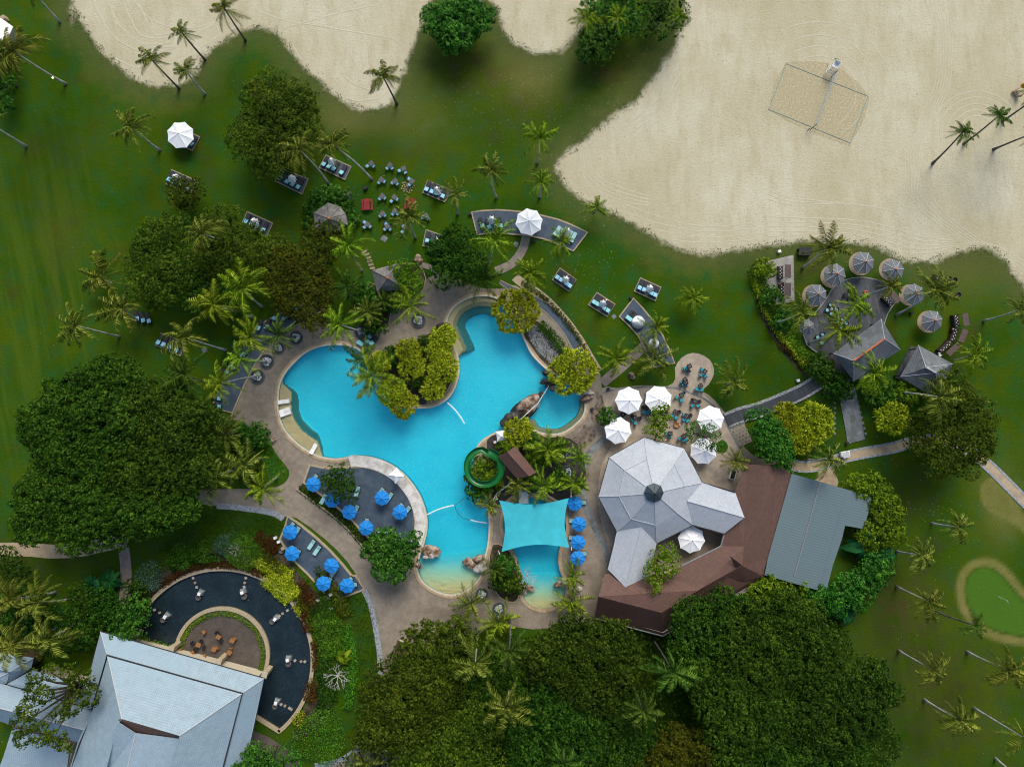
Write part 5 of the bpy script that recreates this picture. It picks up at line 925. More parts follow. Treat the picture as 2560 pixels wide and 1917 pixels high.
# ---------------------------------------------------------------- buildings
def facets(name, f, faces, mats, parent, origin, thick=.14, ridge='ridge_pale', rr=.09, minang=8, mi=None):
    """roof of sloped facets given as lists of (x, y, height) in a survey frame; courses follow each eave"""
    V = []; idx = {}; F = []
    for fc in faces:
        q = []
        known = []
        for p in fc:
            ff, x, y, z = (f, *p) if len(p) == 3 else p
            if z is None:
                a_, b_, c_ = known[:3]; nn = (b_-a_).cross(c_-a_); z = a_.z
                for _ in range(4): w_ = W(ff, x, y, z)-origin; z = a_.z-(nn.x*(w_.x-a_.x)+nn.y*(w_.y-a_.y))/nn.z
            w = W(ff, x, y, z)-origin; w.z = z; known.append(w.copy()); k = (round(w.x, 1), round(w.y, 1), round(w.z, 1))
            if k not in idx: idx[k] = len(V); V.append(tuple(w))
            if idx[k] not in q: q.append(idx[k])
        P = [Vector(V[i]) for i in q]; n = sum(((P[i-1]).cross(P[i]) for i in range(len(P))), Vector())
        F.append(q if n.z > 0 else q[::-1])
    me = bpy.data.meshes.new(name); me.from_pydata(V, [], F); me.materials.append(G[mats]); uv = me.uv_layers.new(name='UVMap')
    for p in me.polygons:
        n = p.normal; u = Vector((-n.y, n.x, 0)); u = u.normalized() if u.length > .02 else Vector((1, 0, 0)); v = n.cross(u)
        for li in p.loop_indices:
            c = Vector(me.vertices[me.loops[li].vertex_index].co); uv.data[li].uv = (c.dot(u), c.dot(v))
    o = put(bpy.data.objects.new(name, me), parent)
    if thick: s_ = o.modifiers.new('thickness', 'SOLIDIFY'); s_.thickness = thick; s_.offset = -1
    if ridge:
        ed = {}; b = MB(); k = 0
        for p in me.polygons:
            for e in p.edge_keys: ed.setdefault(e, []).append(p.normal.copy())
        for e, ns in ed.items():
            if len(ns) == 2 and ns[0].angle(ns[1]) > math.radians(minang):
                a, c = Vector(V[e[0]]), Vector(V[e[1]])
                if (a-c).length > .8: b.tube([a+Vector((0, 0, .02)), c+Vector((0, 0, .02))], rr, 6); k += 1
        if k: b.build('ridge_cap', G[ridge], o)
    return o
def cen(f, pts, z=0):
    c = sum((W(f, p[0], p[1], z) for p in pts), Vector())/len(pts); c.z = 0; return c
def walls(parent, f, eave, h, origin, inset=.9, m='wall', z0=0, win=True):
    P = [W(f, x, y, h)-origin for x, y in eave]; P = [(p.x, p.y) for p in P]; P = ccw(P); P = [(x, y) for x, y in offs(P, -inset)]
    w = slab('wall', P, z0, h-.25, G[m], parent)
    return w
# grey octagonal restaurant with two arms
EV, RG, AP = 3.9, 5.9, 8.6
oc = [(1140, 460), (1485, 555), (1640, 850), (1560, 1212), (1248, 1372), (905, 1270), (745, 970), (840, 630)]
rg_ = [(1165, 650), (1398, 692), (1490, 880), (1432, 1118), (1238, 1216), (1028, 1163), (920, 965), (970, 742)]
cp = (1228, 940); cpr = 62
top = [(cp[0]+cpr*math.cos(a), cp[1]+cpr*math.sin(a)) for a in [math.atan2(y-cp[1], x-cp[0]) for x, y in oc]]
o0 = cen('22', oc); T = thing('restaurant_pavilion', 'large octagonal restaurant with pale grey shingle roof, two long arms and a dark cupola', 'building', o0)
fa = []
for i in range(8):
    j = (i+1) % 8
    if i not in (4,): fa.append([(*oc[i], EV), (*oc[j], EV), (*rg_[j], RG), (*rg_[i], RG)])
    else: fa.append([(*oc[i], EV), (1112, 1262, 4.9), (*oc[j], EV), (*rg_[j], RG), (*rg_[i], RG)])
    fa.append([(*rg_[i], RG), (*rg_[j], RG), (*top[j], AP-.5), (*top[i], AP-.5)])
fa[4] = [(*oc[2], EV), (1520, 1010, 5.2), (*oc[3], EV), (*rg_[3], RG), (*rg_[2], RG)]
facets('roof', '22', fa, 'shingle_grey', T, o0, rr=.07, minang=5)
facets('arm_roof', '22', [[(1640, 850, 3.95), (1925, 932, 3.7), (2005, 1150, 5.0), (1512, 1008, 5.4)], [(1512, 1008, 5.4), (2005, 1150, 5.0), (1825, 1292, 3.7), (1560, 1212, 3.95)]], 'shingle_grey', T, o0, rr=.07)
facets('arm_roof', '22', [[(905, 1270, 3.95), (1115, 1225, 5.3), (978, 1751, 5.0), (820, 1590, 3.7)], [(1115, 1225, 5.3), (1248, 1372, 3.95), (1185, 1650, 3.7), (978, 1751, 5.0)]], 'shingle_grey', T, o0, rr=.07)
cc = W('22', cp[0], cp[1], AP)-o0; mb = MB(); mb.lathe((cc.x, cc.y, 0), [(1.52, AP-.55), (1.58, AP-.4), (.1, AP+.55), (0, AP+.6)], 8); mb.build('cupola', G['cupola'], T)
mb = MB(); [mb.tube([(cc.x+1.56*math.cos(a*PI/4), cc.y+1.56*math.sin(a*PI/4), AP-.38), (cc.x, cc.y, AP+.62)], .03, 5) for a in range(8)]; mb.build('cupola_rib', G['black'], T)
mb = MB(); mb.lathe((cc.x, cc.y, 0), [(1.3, AP-1.4), (1.3, AP-.5)], 8); mb.build('cupola_wall', G['wood_dark'], T)
walls(T, '22', oc, EV, o0, 1.0)
gut = MB()
ol = [(840, 630), (1140, 460), (1485, 555), (1640, 850), (1925, 932)]; ol2 = [(840, 630), (745, 970), (905, 1270), (820, 1590)]; ol3 = [(1825, 1292), (1560, 1212), (1248, 1372)]
for l in (ol, ol2, ol3): gut.tube([W('22', x, y, EV-.1)-o0 for x, y in l], .12, 6)
gut.build('gutter', G['ridge_dark'], T)
# brown L-shaped building
pts = [(1285, 1330)]; ob = W('v', 1500, 1200); ob.z = 0
B = thing('brown_roofed_building', 'long angled building with brown shingle roof and dark lower slopes beside the grove', 'building', ob)
R1 = [[('23', 800, -10, 3.6), ('23', 745, 185, 6.2), ('23', 1290, 325, 6.2), ('23', 1610, 130, 6.0), ('22', 1985, 1560, 5.2), ('22', 2000, 1400, 4.6), ('22', 1800, 1395, 3.4), ('22', 1440, 1575, 3.4), ('22', 1300, 1640, 3.4)],
      [('23', 745, 185, 6.2), ('23', 712, 368, 2.4), ('23', 1300, 522, 2.4), ('23', 1290, 325, 6.2)],
      [('23', 1290, 325, 6.2), ('23', 1300, 522, 2.4), ('33', 10, 30, 2.6), ('22', 2160, 1640, 4.2), ('22', 1985, 1560, 5.2)],
      [('22', 1800, 1395, 3.4), ('22', 2000, 1400, 4.6), ('32', -50, 1120, 5.0), ('32', -20, 700, 4.6), ('32', -180, 690, 3.4), ('22', 2030, 655, 3.4), ('22', 1905, 960, 3.4), ('22', 1830, 1300, 3.4)],
      [('22', 2000, 1400, 4.6), ('22', 1985, 1560, 5.2), ('22', 2160, 1640, 4.2), ('32', 0, 1500, 3.9), ('32', 200, 775, 3.9), ('32', 90, 690, 3.9), ('32', -20, 700, 4.6), ('32', -50, 1120, 5.0)]]
facets('roof', '22', [[(p[1], p[2], p[3]) if p[0] == '22' else p for p in fc] for fc in R1[:3]], 'shingle_brown', B, ob, ridge=None)
facets('wing_roof', '22', [[(p[1], p[2], p[3]) if p[0] == '22' else p for p in fc] for fc in R1[3:]], 'shingle_brown', B, ob, ridge=None)
facets('gable_roof', '22', [[(1880, 1480, 6.0), (1985, 1560, 6.4), (2010, 1700, 4.3), (1960, 1680, 4.4)], [(1985, 1560, 6.4), (1830, 1660, 4.8), (1970, 1700, 4.3), (2010, 1700, 4.3)], [(1985, 1560, 6.4), (2010, 1700, 4.3), (2170, 1660, 4.3)]], 'shingle_brown', B, ob, ridge=None)
sb = slab('wall', [tuple((W(*q[:3], 2)-ob)[:2]) for q in [('23', 790, 60), ('23', 745, 320), ('23', 1290, 480), ('23', 2150, 60), ('32', 0, 1450), ('32', 150, 800), ('22', 2050, 700), ('22', 1950, 960), ('22', 1880, 1300), ('22', 1820, 1450), ('22', 1440, 1620)]], 0, 3.0, G['wall'], B)
tb = MB(); P_ = [W('22', x, y, 3.45)-ob for x, y in ((1440, 1578), (1800, 1398), (1828, 1300))]; tb.tube(P_, .13, 6); P_ = [W('23', x, y, 3.2)-ob for x, y in ((712, 372), (1300, 526), (1425, 455), (2175, 28))]; tb.tube(P_, .1, 6); tb.build('gutter', G['grey_metal'], B)
osd = W('13', 1220, 760); osd.z = 0; Sd = thing('brown_roofed_shed', 'narrow brown shingled roof half hidden by the olive tree beside the deck', 'shed', osd)
facets('roof', '13', [[(1218, 560, 2.6), (1300, 600, 3.4), (1270, 900, 3.4), (1152, 945, 2.6), (1160, 800, 2.6)]], 'shingle_brown', Sd, osd, ridge=None)
slab('wall', [tuple((W('13', x, y, 2)-osd)[:2]) for x, y in ((1225, 590), (1285, 620), (1260, 890), (1175, 920))], 0, 2.5, G['wall'], Sd)
# grey corrugated annexe
om = cen('32', [(200, 770), (895, 970), (825, 1245), (0, 1500)]); Mt = thing('metal_roofed_hall', 'low hall with corrugated grey green metal roof joined to the brown building', 'building', om)
facets('roof', '32', [[(225, 1656, 4.8), (450, 840, 4.8), (205, 772, 4.1), (0, 1495, None), ('33', -30, 0, None), ('33', 165, 55, None)], [(225, 1656, 4.8), (450, 840, 4.8), (895, 972, 3.6), (885, 1045, None), (825, 1248, None), (665, 1220, None), (638, 1335, None), (560, 1560, None), ('33', 500, 150, None), ('33', 165, 55, None)]], 'metal_roof', Mt, om, ridge='grey_metal', rr=.12, minang=3)
slab('wall', [tuple((W(*q[:3], 2)-om)[:2]) for q in [('32', 215, 820), ('32', 850, 990), ('32', 800, 1200), ('32', 640, 1190), ('32', 600, 1330), ('33', 470, 100), ('32', 30, 1480)]], 0, 3.0, G['wall'], Mt)
# blue tiled lodge, bottom left
ol_ = W('03', 1300, 1200); ol_.z = 0; Lg = thing('tiled_lodge', 'huge lodge with two tiered pale blue tiled roof beside the dark pond', 'building', ol_)
FA = lambda z: ('03', *z)
facets('skirt_roof', '03', [[(868, 488, 5), (2278, 890, 5), (2093, 1015, 7.2), (922, 682, 7.2)], [(868, 488, 5), (922, 682, 7.2), (792, 1150, 7.2), (700, 1150, 5), (785, 800, 5)], [(2093, 1015, 7.2), (2278, 890, 5), (2165, 1430, 5), (2060, 1800, 5), (1890, 1800, 7.2)]], 'tile_blue', Lg, ol_)
facets('main_roof', '03', [[(930, 700, 7.5), (2085, 1022, 7.5), (1548, 1385, 12.5), (1052, 1240, 12.5)], [(2085, 1022, 7.5), (1882, 1800, 7.5), (1440, 1800, 12.2), (1548, 1385, 12.5)], [(930, 700, 7.5), (1052, 1240, 12.5), (1010, 1290, 12), (880, 1800, 12), (560, 1800, 7.5), (670, 1440, 7.5), (800, 1160, 7.5)]], 'tile_blue', Lg, ol_)
facets('gable_roof', '03', [[(1010, 1265, 12.6), (1168, 1365, 11.9), (1070, 1800, 11.9), (860, 1800, 10.5)], [(1168, 1365, 11.9), (1548, 1412, 11.7), (1440, 1800, 11.5), (1070, 1800, 11.9)]], 'tile_blue', Lg, ol_, rr=.1)
facets('gable_panel', '03', [[(1030, 1245, 12.4), (1548, 1388, 12.3), (1548, 1410, 11.4), (1168, 1362, 11.2), (1012, 1262, 11.6)]], 'shingle_brown', Lg, ol_, ridge=None)
slab('wall', [tuple((W('03', x, y, 5)-ol_)[:2]) for x, y in [(900, 600), (2180, 930), (2050, 1420), (1950, 1780), (640, 1780), (760, 1180), (830, 850)]], 0, 5.2, G['wall'], Lg)
slab('upper_wall', [tuple((W('03', x, y, 7.3)-ol_)[:2]) for x, y in [(945, 715), (2070, 1030), (1870, 1790), (580, 1790), (690, 1440), (820, 1160)]], 5, 7.6, G['ridge_dark'], Lg)
tb = MB(); tb.tube([W('03', x, y, 7.45)-ol_ for x, y in ((790, 1160), (924, 690), (2090, 1018), (1890, 1790))], .14, 6); tb.tube([W('03', x, y, 4.95)-ol_ for x, y in ((785, 800), (868, 484), (2280, 888), (2165, 1430))], .1, 6); tb.build('gutter', G['ridge_dark'], Lg)
o2 = W('03', 400, 1150); o2.z = 0; L2 = thing('tiled_lodge_wing', 'lower blue tiled wing of the lodge under the open branched tree', 'building', o2)
facets('roof', '03', [[(275, 820, 5), (860, 980, 5), (795, 1150, 4.9), (60, 940, 6.3)], ], 'tile_blue', L2, o2)
facets('long_roof', '03', [[(60, 948, 5.8), (785, 1160, 5.6), (836, 1362, 6.8), (-100, 1120, 7.6), (-100, 920, 6)], [(-100, 1120, 7.6), (836, 1362, 6.8), (665, 1442, 4.8), (150, 1300, 4.8), (-100, 1235, 4.8)]], 'tile_blue', L2, o2)
facets('lower_roof', '03', [[(110, 1310, 4.2), (605, 1450, 4.2), (560, 1800, 3.8), (-60, 1800, 3.8), (30, 1560, 4)]], 'tile_blue', L2, o2)
slab('wall', [tuple((W('03', x, y, 4)-o2)[:2]) for x, y in [(120, 960), (300, 860), (780, 1000), (780, 1330), (640, 1400), (540, 1780), (60, 1780), (140, 1350), (-60, 1250), (-60, 1000)]], 0, 3.4, G['wall'], L2)
tb = MB(); tb.tube([W('03', x, y, 5.0)-o2 for x, y in ((-10, 960), (60, 942), (795, 1155))], .1, 6); tb.tube([W('03', x, y, 4.9)-o2 for x, y in ((100, 1295), (660, 1452))], .16, 6); tb.build('gutter', G['shingle_brown'], L2)
o3 = W('03', 60, 780); o3.z = 0; L3 = thing('tiled_cottage', 'small blue tiled cottage roof at the left edge under drooping palms', 'building', o3)
facets('roof', '03', [[(-150, 640, 4.6), (290, 715, 4.6), (85, 835, 6.2), (-150, 790, 6.2)], [(290, 715, 4.6), (268, 808, 4.6), (62, 938, 5.0), (85, 835, 6.2)]], 'tile_blue', L3, o3)
facets('porch_roof', '03', [[(-150, 800, 5.6), (82, 835, 5.6), (-10, 885, 6), (-150, 930, 6)], [(82, 835, 5.6), (60, 930, 5.4), (-60, 990, 5.4), (-10, 885, 6)]], 'tile_blue', L3, o3)
slab('wall', [tuple((W('03', x, y, 4)-o3)[:2]) for x, y in [(-140, 680), (250, 740), (235, 800), (60, 920), (-140, 960)]], 0, 4.4, G['shingle_brown'], L3)
o4 = W('00', 30, 240); o4.z = 0; L4 = thing('white_roofed_shed', 'white roofed shed cut off by the upper left corner', 'building', o4)
facets('roof', '00', [[(-80, 140, 3), (10, 160, 3), (112, 232, 3), (55, 350, 3.6), (-80, 330, 3.6)]], 'white_metal', L4, o4, ridge=None)
slab('wall', [tuple((W('00', x, y, 3)-o4)[:2]) for x, y in [(-70, 160), (0, 180), (95, 240), (45, 330), (-70, 310)]], 0, 2.95, G['wall'], L4)
mb = MB(); c = W('00', 50, 180, 0)-o4; mb.box((c.x, c.y, .5), (1.1, .7, 1), .5, taper=.9); mb.build('crate', G['border'], L4)
# hipped pavilions of the beach bar
def hip(name, label, eave, ridge, he, hr, m, rid, f='31', rr=.13):
    o = cen(f, eave); t = thing(name, label, 'pavilion', o); n = len(eave)
    if len(ridge) == 2:
        A, Bp = ridge; fs = [[(*eave[0], he), (*eave[1], he), (*A, hr)], [(*eave[1], he), (*eave[2], he), (*Bp, hr), (*A, hr)], [(*eave[2], he), (*eave[3], he), (*Bp, hr)], [(*eave[3], he), (*eave[0], he), (*A, hr), (*Bp, hr)]]
    else: fs = [[(*eave[i], he), (*eave[(i+1) % n], he), (*ridge[0], hr)] for i in range(n)]
    facets('roof', f, fs, m, t, o, ridge='ridge_pale' if m == 'shake' else 'thatch', rr=.06)
    E = [W(f, x, y, he)-o for x, y in eave]; q = sum(E, Vector())/n; b = MB()
    for e in E: p = q+(e-q)*.86; b.tube([(p.x, p.y, 0), (p.x, p.y, he-.1)], .11, 8)
    b.build('posts', G['wood_dark'], t)
    if len(ridge) == 2: b = MB(); b.tube([W(f, *ridge[0], hr+.03)-o, W(f, *ridge[1], hr+.03)-o], rr, 6); b.build('ridge_tile', G[rid], t)
    else: w = W(f, *ridge[0], hr)-o; b = MB(); b.lathe((w.x, w.y, hr-.1), [(.3, 0), (.22, .15), (.08, .3), (0, .32)], 10); b.build('finial', G[rid], t)
    return t
hip('hipped_pavilion', 'long hipped roof of grey shakes with a terracotta ridge at the beach bar', [(975, 1095), (1142, 1360), (740, 1632), (560, 1390)], [(1005, 1268), (740, 1455)], 3, 5.6, 'shake', 'terracotta', rr=.17)
# order eaves so the end triangles are the short sides
hip('hipped_pavilion', 'square hipped roof of grey shakes beside the curved row of awnings', [(1295, 1320), (1596, 1482), (1455, 1790), (1140, 1592)], [(1362, 1512), (1448, 1560)], 3, 5.4, 'shake', 'ridge_pale', rr=.17)
hip('thatched_hut', 'octagonal thatched hut ringed by shrubs on the upper lawn', [(620, 92), (725, 128), (775, 190), (792, 285), (700, 335), (600, 345), (505, 320), (496, 182)], [(625, 228)], 2.6, 4.6, 'thatch', 'terracotta', '11')
hip('thatched_hut', 'four sided thatched gate hut next to the bright round tree', [(1225, 612), (1000, 676), (1045, 868), (1280, 835)], [(1135, 742)], 2.6, 5, 'thatch', 'terracotta', '11')
# shake umbrellas
def shake_umbrella():
    t = thing('shake_umbrella', 'x', 'umbrella'); n = 8; R = 1.92; V = [(R*math.cos(PI*i/4+.39), R*math.sin(PI*i/4+.39), 2.35) for i in range(8)]+[(0, 0, 3.35)]; F = [(i, (i+1) % 8, 8) for i in range(8)]
    me = bpy.data.meshes.new('canopy'); me.from_pydata(V, [], F); me.materials.append(G['shake']); uv = me.uv_layers.new(name='UVMap')
    for p in me.polygons:
        nn = p.normal; u = Vector((-nn.y, nn.x, 0)).normalized(); v = nn.cross(u)
        for li in p.loop_indices: c = Vector(me.vertices[me.loops[li].vertex_index].co); uv.data[li].uv = (c.dot(u), c.dot(v))
    o = put(bpy.data.objects.new('canopy', me), t); s_ = o.modifiers.new('t', 'SOLIDIFY'); s_.thickness = .1; s_.offset = -1
    b = MB(); [b.tube([V[i], (0, 0, 3.37)], .045, 5) for i in range(8)]; b.build('hip_cap', G['ridge_pale'], t)
    MB().cyl((0, 0, 0), .09, 3.3, 8).build('pole', G['wood_dark'], t); MB().lathe((0, 0, 3.3), [(.26, 0), (.2, .12), (.06, .3), (0, .32)], 10).build('finial', G['terracotta'], t)
    return t
pr = shake_umbrella()
for i, (x, y, s_, lab) in enumerate([(845, 602, 1, 'topmost shake umbrella nearest the sand'), (597, 705, 1, 'shake umbrella under the sand edge palm'), (1103, 667, 1, 'shake umbrella with a palm frond over its lower edge'), (435, 882, .98, 'leftmost full shake umbrella beside the timber deck'), (1285, 878, .96, 'shake umbrella right of the timber deck'), (1443, 1108, .96, 'lone shake umbrella on the lawn above the square pavilion'), (355, 1162, .72, 'small shake umbrella half hidden by a palm on the deck')]):
    t = pr if i == 0 else copy_tree(pr); c = W('31', x, y, 3.3); t.location = (c.x, c.y, 0); t.scale = (s_, s_, 1); t.rotation_euler.z = i*.3-.1; tag(t, lab, 'umbrella', 'shake covered umbrellas of the beach bar')
# ---------------------------------------------------------------- parasols
def parasol(R, m, h=2.9, sc=.16, pit=.62):
    t = thing('parasol', 'x', 'parasol'); V = []; F = []
    nb = 6; V.append((0, 0, h))
    for i in range(8):
        for k in range(nb):
            a = (i+k/nb)*PI/4; w = math.sin(PI*k/nb); r = R*(1-sc*w)*(math.cos(PI/8)/math.cos((k/nb-.5)*PI/4))**.0; rr = R*math.cos(PI/8)/math.cos((k/nb-.5)*PI/4) if k else R
            r = rr*(1-sc*w); V += [(r*.5*math.cos(a), r*.5*math.sin(a), h-pit*.5-.05*w), (r*math.cos(a), r*math.sin(a), h-pit-.03*w), ((r-.01)*math.cos(a), (r-.01)*math.sin(a), h-pit-.17)]
    n = 8*nb
    for i in range(n):
        j = (i+1) % n; F += [(0, 1+3*i, 1+3*j), (1+3*i, 2+3*i, 2+3*j, 1+3*j), (2+3*i, 3+3*i, 3+3*j, 2+3*j)]
    mesh_np('canopy', V, F, G[m], t)
    b = MB(); [b.tube([(0, 0, h+.01), (R*math.cos(i*PI/4), R*math.sin(i*PI/4), h-pit+.01)], .022, 4) for i in range(8)]; b.build('seam', G['white_canvas' if m == 'white_canvas' else m], t)
    MB().cyl((0, 0, 0), .04, h, 8).build('pole', G['grey_metal'], t); MB().lathe((0, 0, h-.02), [(.1, 0), (.09, .06), (.02, .16), (0, .17)], 8).build('cap', G['grey_canvas' if m == 'white_canvas' else m], t)
    MB().box((0, 0, .1), (.7, .7, .14)).build('base', G['grey_metal'], t); return t
pw = parasol(2.36, 'white_canvas', 3.0, .035, .8)
WP = [('22', 1013, 143, 'white parasol at the upper left of the terrace'), ('22', 1270, 132, 'white parasol with a green tree touching its lower edge'), ('22', 920, 403, 'white parasol closest to the pool, left of the grey roof'), ('22', 1723, 305, 'white parasol at the start of the dark boardwalk'), ('22', 1662, 580, 'white parasol covered by thin branches beside the grey roof'), ('22', 1557, 1348, 'white parasol in the courtyard between grey and brown roofs'), ('21', 148, 250, 'white parasol in the middle of the curved slate patio'), ('00', 1537, 1152, 'white parasol on the small platform of the upper left lawn')]
for i, (f, x, y, lab) in enumerate(WP):
    t = pw if i == 0 else copy_tree(pw); c = W(f, x, y, 3); t.location = (c.x, c.y, .05); t.rotation_euler.z = i*.29; tag(t, lab, 'parasol', 'large white parasols')
pb = parasol(1.32, 'blue_canvas', 2.4, .03, .42)
BP = [('12', 488, 868, 'blue parasol at the upper left corner of the slate pool patio'), ('12', 650, 1005, 'blue parasol tucked under the feathery patio tree'), ('12', 800, 1107, 'blue parasol right below the feathery patio tree'), ('12', 945, 1245, 'blue parasol at the lower hedge of the slate pool patio'), ('12', 1083, 985, 'blue parasol in the open middle of the slate pool patio'), ('12', 1237, 1110, 'blue parasol of the slate pool patio nearest the white ledge'), ('12', 287, 1282, 'blue parasol at the upper corner of the lower sun patio'), ('12', 303, 1467, 'blue parasol by the stone lantern of the lower sun patio'), ('12', 645, 1570, 'blue parasol at the walkway side of the lower sun patio'), ('13', 575, 80, 'blue parasol by the step notch of the lower sun patio'), ('13', 780, 98, 'blue parasol at the bottom tip of the lower sun patio'), ('22', 543, 1033, 'uppermost blue parasol in the row beside the shade sail'), ('22', 580, 1212, 'second blue parasol down the row beside the shade sail'), ('22', 572, 1372, 'third blue parasol down the row beside the shade sail'), ('22', 568, 1508, 'lowest blue parasol in the row beside the shade sail')]
for i, (f, x, y, lab) in enumerate(BP):
    t = pb if i == 0 else copy_tree(pb); c = W(f, x, y, 2.5); t.location = (c.x, c.y, .15 if f != '22' else .05); t.rotation_euler.z = i*.37; tag(t, lab, 'parasol', 'blue parasols by the pools')
# square white canopies and furled parasols
def sq_canopy(f, x, y, s_, a, lab):
    c = W(f, x, y, 2.6); t = thing('square_canopy', lab, 'canopy', (c.x, c.y, 0), math.radians(a)); h = s_/2
    V = [(0, 0, 3)]; F = []
    n = 6
    for i in range(4):
        p = Vector((h if i in (0, 3) else -h, h if i < 2 else -h)); q_ = Vector((h if (i+1) % 4 in (0, 3) else -h, h if (i+1) % 4 < 2 else -h))
        for k in range(n): u = k/n; w = p.lerp(q_, u)*(1-.12*math.sin(PI*u)); V.append((w.x, w.y, 2.3-.05*math.sin(PI*u)))
    for i in range(4*n): F.append((0, 1+i, 1+(i+1) % (4*n)))
    mesh_np('canopy', V, F, G['white_canvas'], t); b = MB(); [b.tube([(h*sx*.95, h*sy*.95, 0), (h*sx*.95, h*sy*.95, 2.3)], .035, 6) for sx in (-1, 1) for sy in (-1, 1)]; b.build('legs', G['grey_metal'], t); MB().box((0, 0, .5), (.7, .5, 1)).build('desk', G['white_plastic'], t)
sq_canopy('12', 2115, 447, 1.75, 10, 'small square white canopy on the deck nose above the green slide'); sq_canopy('12', 1205, 790, 2.0, 40, 'square white lifeguard canopy on the broad white ledge')
def furled():
    t = thing('furled_parasol', 'x', 'parasol'); b = MB(); V = []
    for j, (r, z) in enumerate([(.05, 3.0), (.16, 2.85), (.3, 2.5), (.42, 2.0), (.5, 1.55), (.52, 1.35)]):
        for i in range(16): q = r*(1+(.28 if i % 2 else -.2)*min(1, j/2)); V.append((q*math.cos(i*PI/8), q*math.sin(i*PI/8), z))
    F = [(j*16+i, j*16+(i+1) % 16, (j+1)*16+(i+1) % 16, (j+1)*16+i) for j in range(5) for i in range(16)]+[tuple(range(16))]
    mesh_np('canopy', V, F, G['white_canvas'], t); MB().cyl((0, 0, 0), .04, 3.1, 8).build('pole', G['grey_metal'], t); MB().box((0, 0, .1), (.6, .6, .12)).build('base', G['grey_metal'], t); return t
pf = furled(); fi = [0]
def put_furled(f, x, y, lab, z=.2):
    t = pf if fi[0] == 0 else copy_tree(pf); fi[0] += 1; c = W(f, x, y, 2); t.location = (c.x, c.y, z); t.rotation_euler = (.05, .04, fi[0]*.7); t.scale = (1.3, 1.3, 1); tag(t, lab, 'parasol', 'furled white parasols')
# ---------------------------------------------------------------- loungers
def lounger(mc, blanket=True, name='sun_lounger'):
    t = thing(name, 'x', 'sun lounger'); b = MB(); b.box((0, 0, .3), (.72, 1.95, .06))
    for x in (-.3, .3):
        for y in (-.85, .8): b.box((x, y, .14), (.05, .05, .28))
    b.build('frame', G['wicker'] if mc != 'white' else G['white_plastic'], t)
    MB().box((0, .42, .37), (.66, 1.15, .09)).build('mattress', G['mattress_dark' if mc in ('cushion', 'cushion_blue') else ('white_plastic' if mc == 'white' else mc)], t, bev=.02)
    MB().box((0, -.5, .5), (.66, .82, .09), tilt=-.38).build('backrest', G[mc if mc != 'white' else 'white_plastic'], t, bev=.02); return t
LO = {}
def put_lounger(kind, p, a, lab, grp, z=.16):
    if kind not in LO: LO[kind] = lounger(kind); t = LO[kind]
    else: t = copy_tree(LO[kind])
    t.location = (p.x, p.y, z); t.rotation_euler.z = a; tag(t, lab, 'sun lounger', grp)
ORDL = ['leftmost', 'second from left', 'third from left', 'rightmost']
def platform(f, cs, desc, kind='cushion_blue', us=(.16, .34, .68, .86), furl=(.52, .42)):
    """raised platform: corners from the upper left going clockwise; loungers with heads along the lower long side"""
    P = [W(f, x, y) for x, y in cs]; c = sum(P, Vector())/4; t = thing('lounger_platform', 'dark plank platform with tan rim '+desc, 'platform', (c.x, c.y, 0), 0, 'lounger platforms on the lawn')
    Q = ccw([(p.x-c.x, p.y-c.y) for p in P]); slab('deck_boards', Q, 0, .2, G['platform'], t); ribbon('rim', Q, -.14, .03, -.02, .235, G['border'], parent=t)
    A, B_, C_, D_ = P; up = (A-D_); L = up.length; up.normalize(); ax = math.atan2(up.y, up.x)-PI/2
    for i, u in enumerate(us):
        base = D_.lerp(C_, u)+up*(L*.5-.02+.12); put_lounger(kind, base, ax, '%s lounger, %s on the platform %s' % ('blue and black', ORDL[i] if i < len(us)-1 else 'rightmost', desc), 'loungers on the lawn platforms', .2)
    if furl:
        q = A.lerp(B_, furl[0]).lerp(D_.lerp(C_, furl[0]), furl[1]); ti = pf if fi[0] == 0 else copy_tree(pf); fi[0] += 1; ti.location = (q.x*.985, q.y*.985, .2); ti.rotation_euler = (.04, .05, fi[0]*.9); ti.scale = (1.15, 1.15, 1); tag(ti, 'furled white parasol on the platform '+desc, 'parasol', 'furled white parasols')
platform('00', [(1555, 1100), (1730, 1185), (1660, 1305), (1485, 1222)], 'under the left lawn parasol', 'cushion', (.72, .9), None)
platform('00', [(1485, 1465), (1700, 1560), (1645, 1690), (1435, 1590)], 'below the small olive tree', 'cushion_blue', (.1, .35, .55, .85), (.25, .4))
platform('10', [(605, 1340), (825, 1440), (770, 1556), (545, 1450)], 'crossed by a palm trunk', 'cushion', (.12, .32, .5, .8), (.3, .3))
platform('10', [(225, 1458), (455, 1545), (400, 1680), (165, 1565)], 'hidden under the wide olive tree', 'cushion', (.15, .4, .6, .8), (.5, .4))
platform('11', [(1480, -98), (1705, -5), (1627, 90), (1437, 10)], 'right of the lawn tables', 'cushion_blue', (.12, .36, .56, .85), (.5, .4))
platform('01', [(2135, 170), (2358, 270), (2303, 390), (2085, 282)], 'right of the olive trees', 'cushion_blue', (.14, .36, .56, .82), (.4, .4))
platform('11', [(1465, 325), (1700, 405), (1650, 520), (1437, 468)], 'by the dark glossy tree', 'cushion', (.16, .5, .68, .88), (.5, .4))
platform('21', [(412, 655), (555, 757), (490, 860), (345, 760)], 'nearest the slate walkway', 'cushion_blue', (.14, .36, .68, .88), (.52, .42))
platform('21', [(1105, 740), (1285, 822), (1235, 942), (1050, 857)], 'nearest the sand, middle lawn', 'cushion_blue', (.14, .34, .68, .86), (.55, .42))
platform('21', [(730, 865), (890, 967), (820, 1077), (655, 975)], 'central on the middle lawn', 'cushion', (.14, .32, .66, .86), (.52, .45))
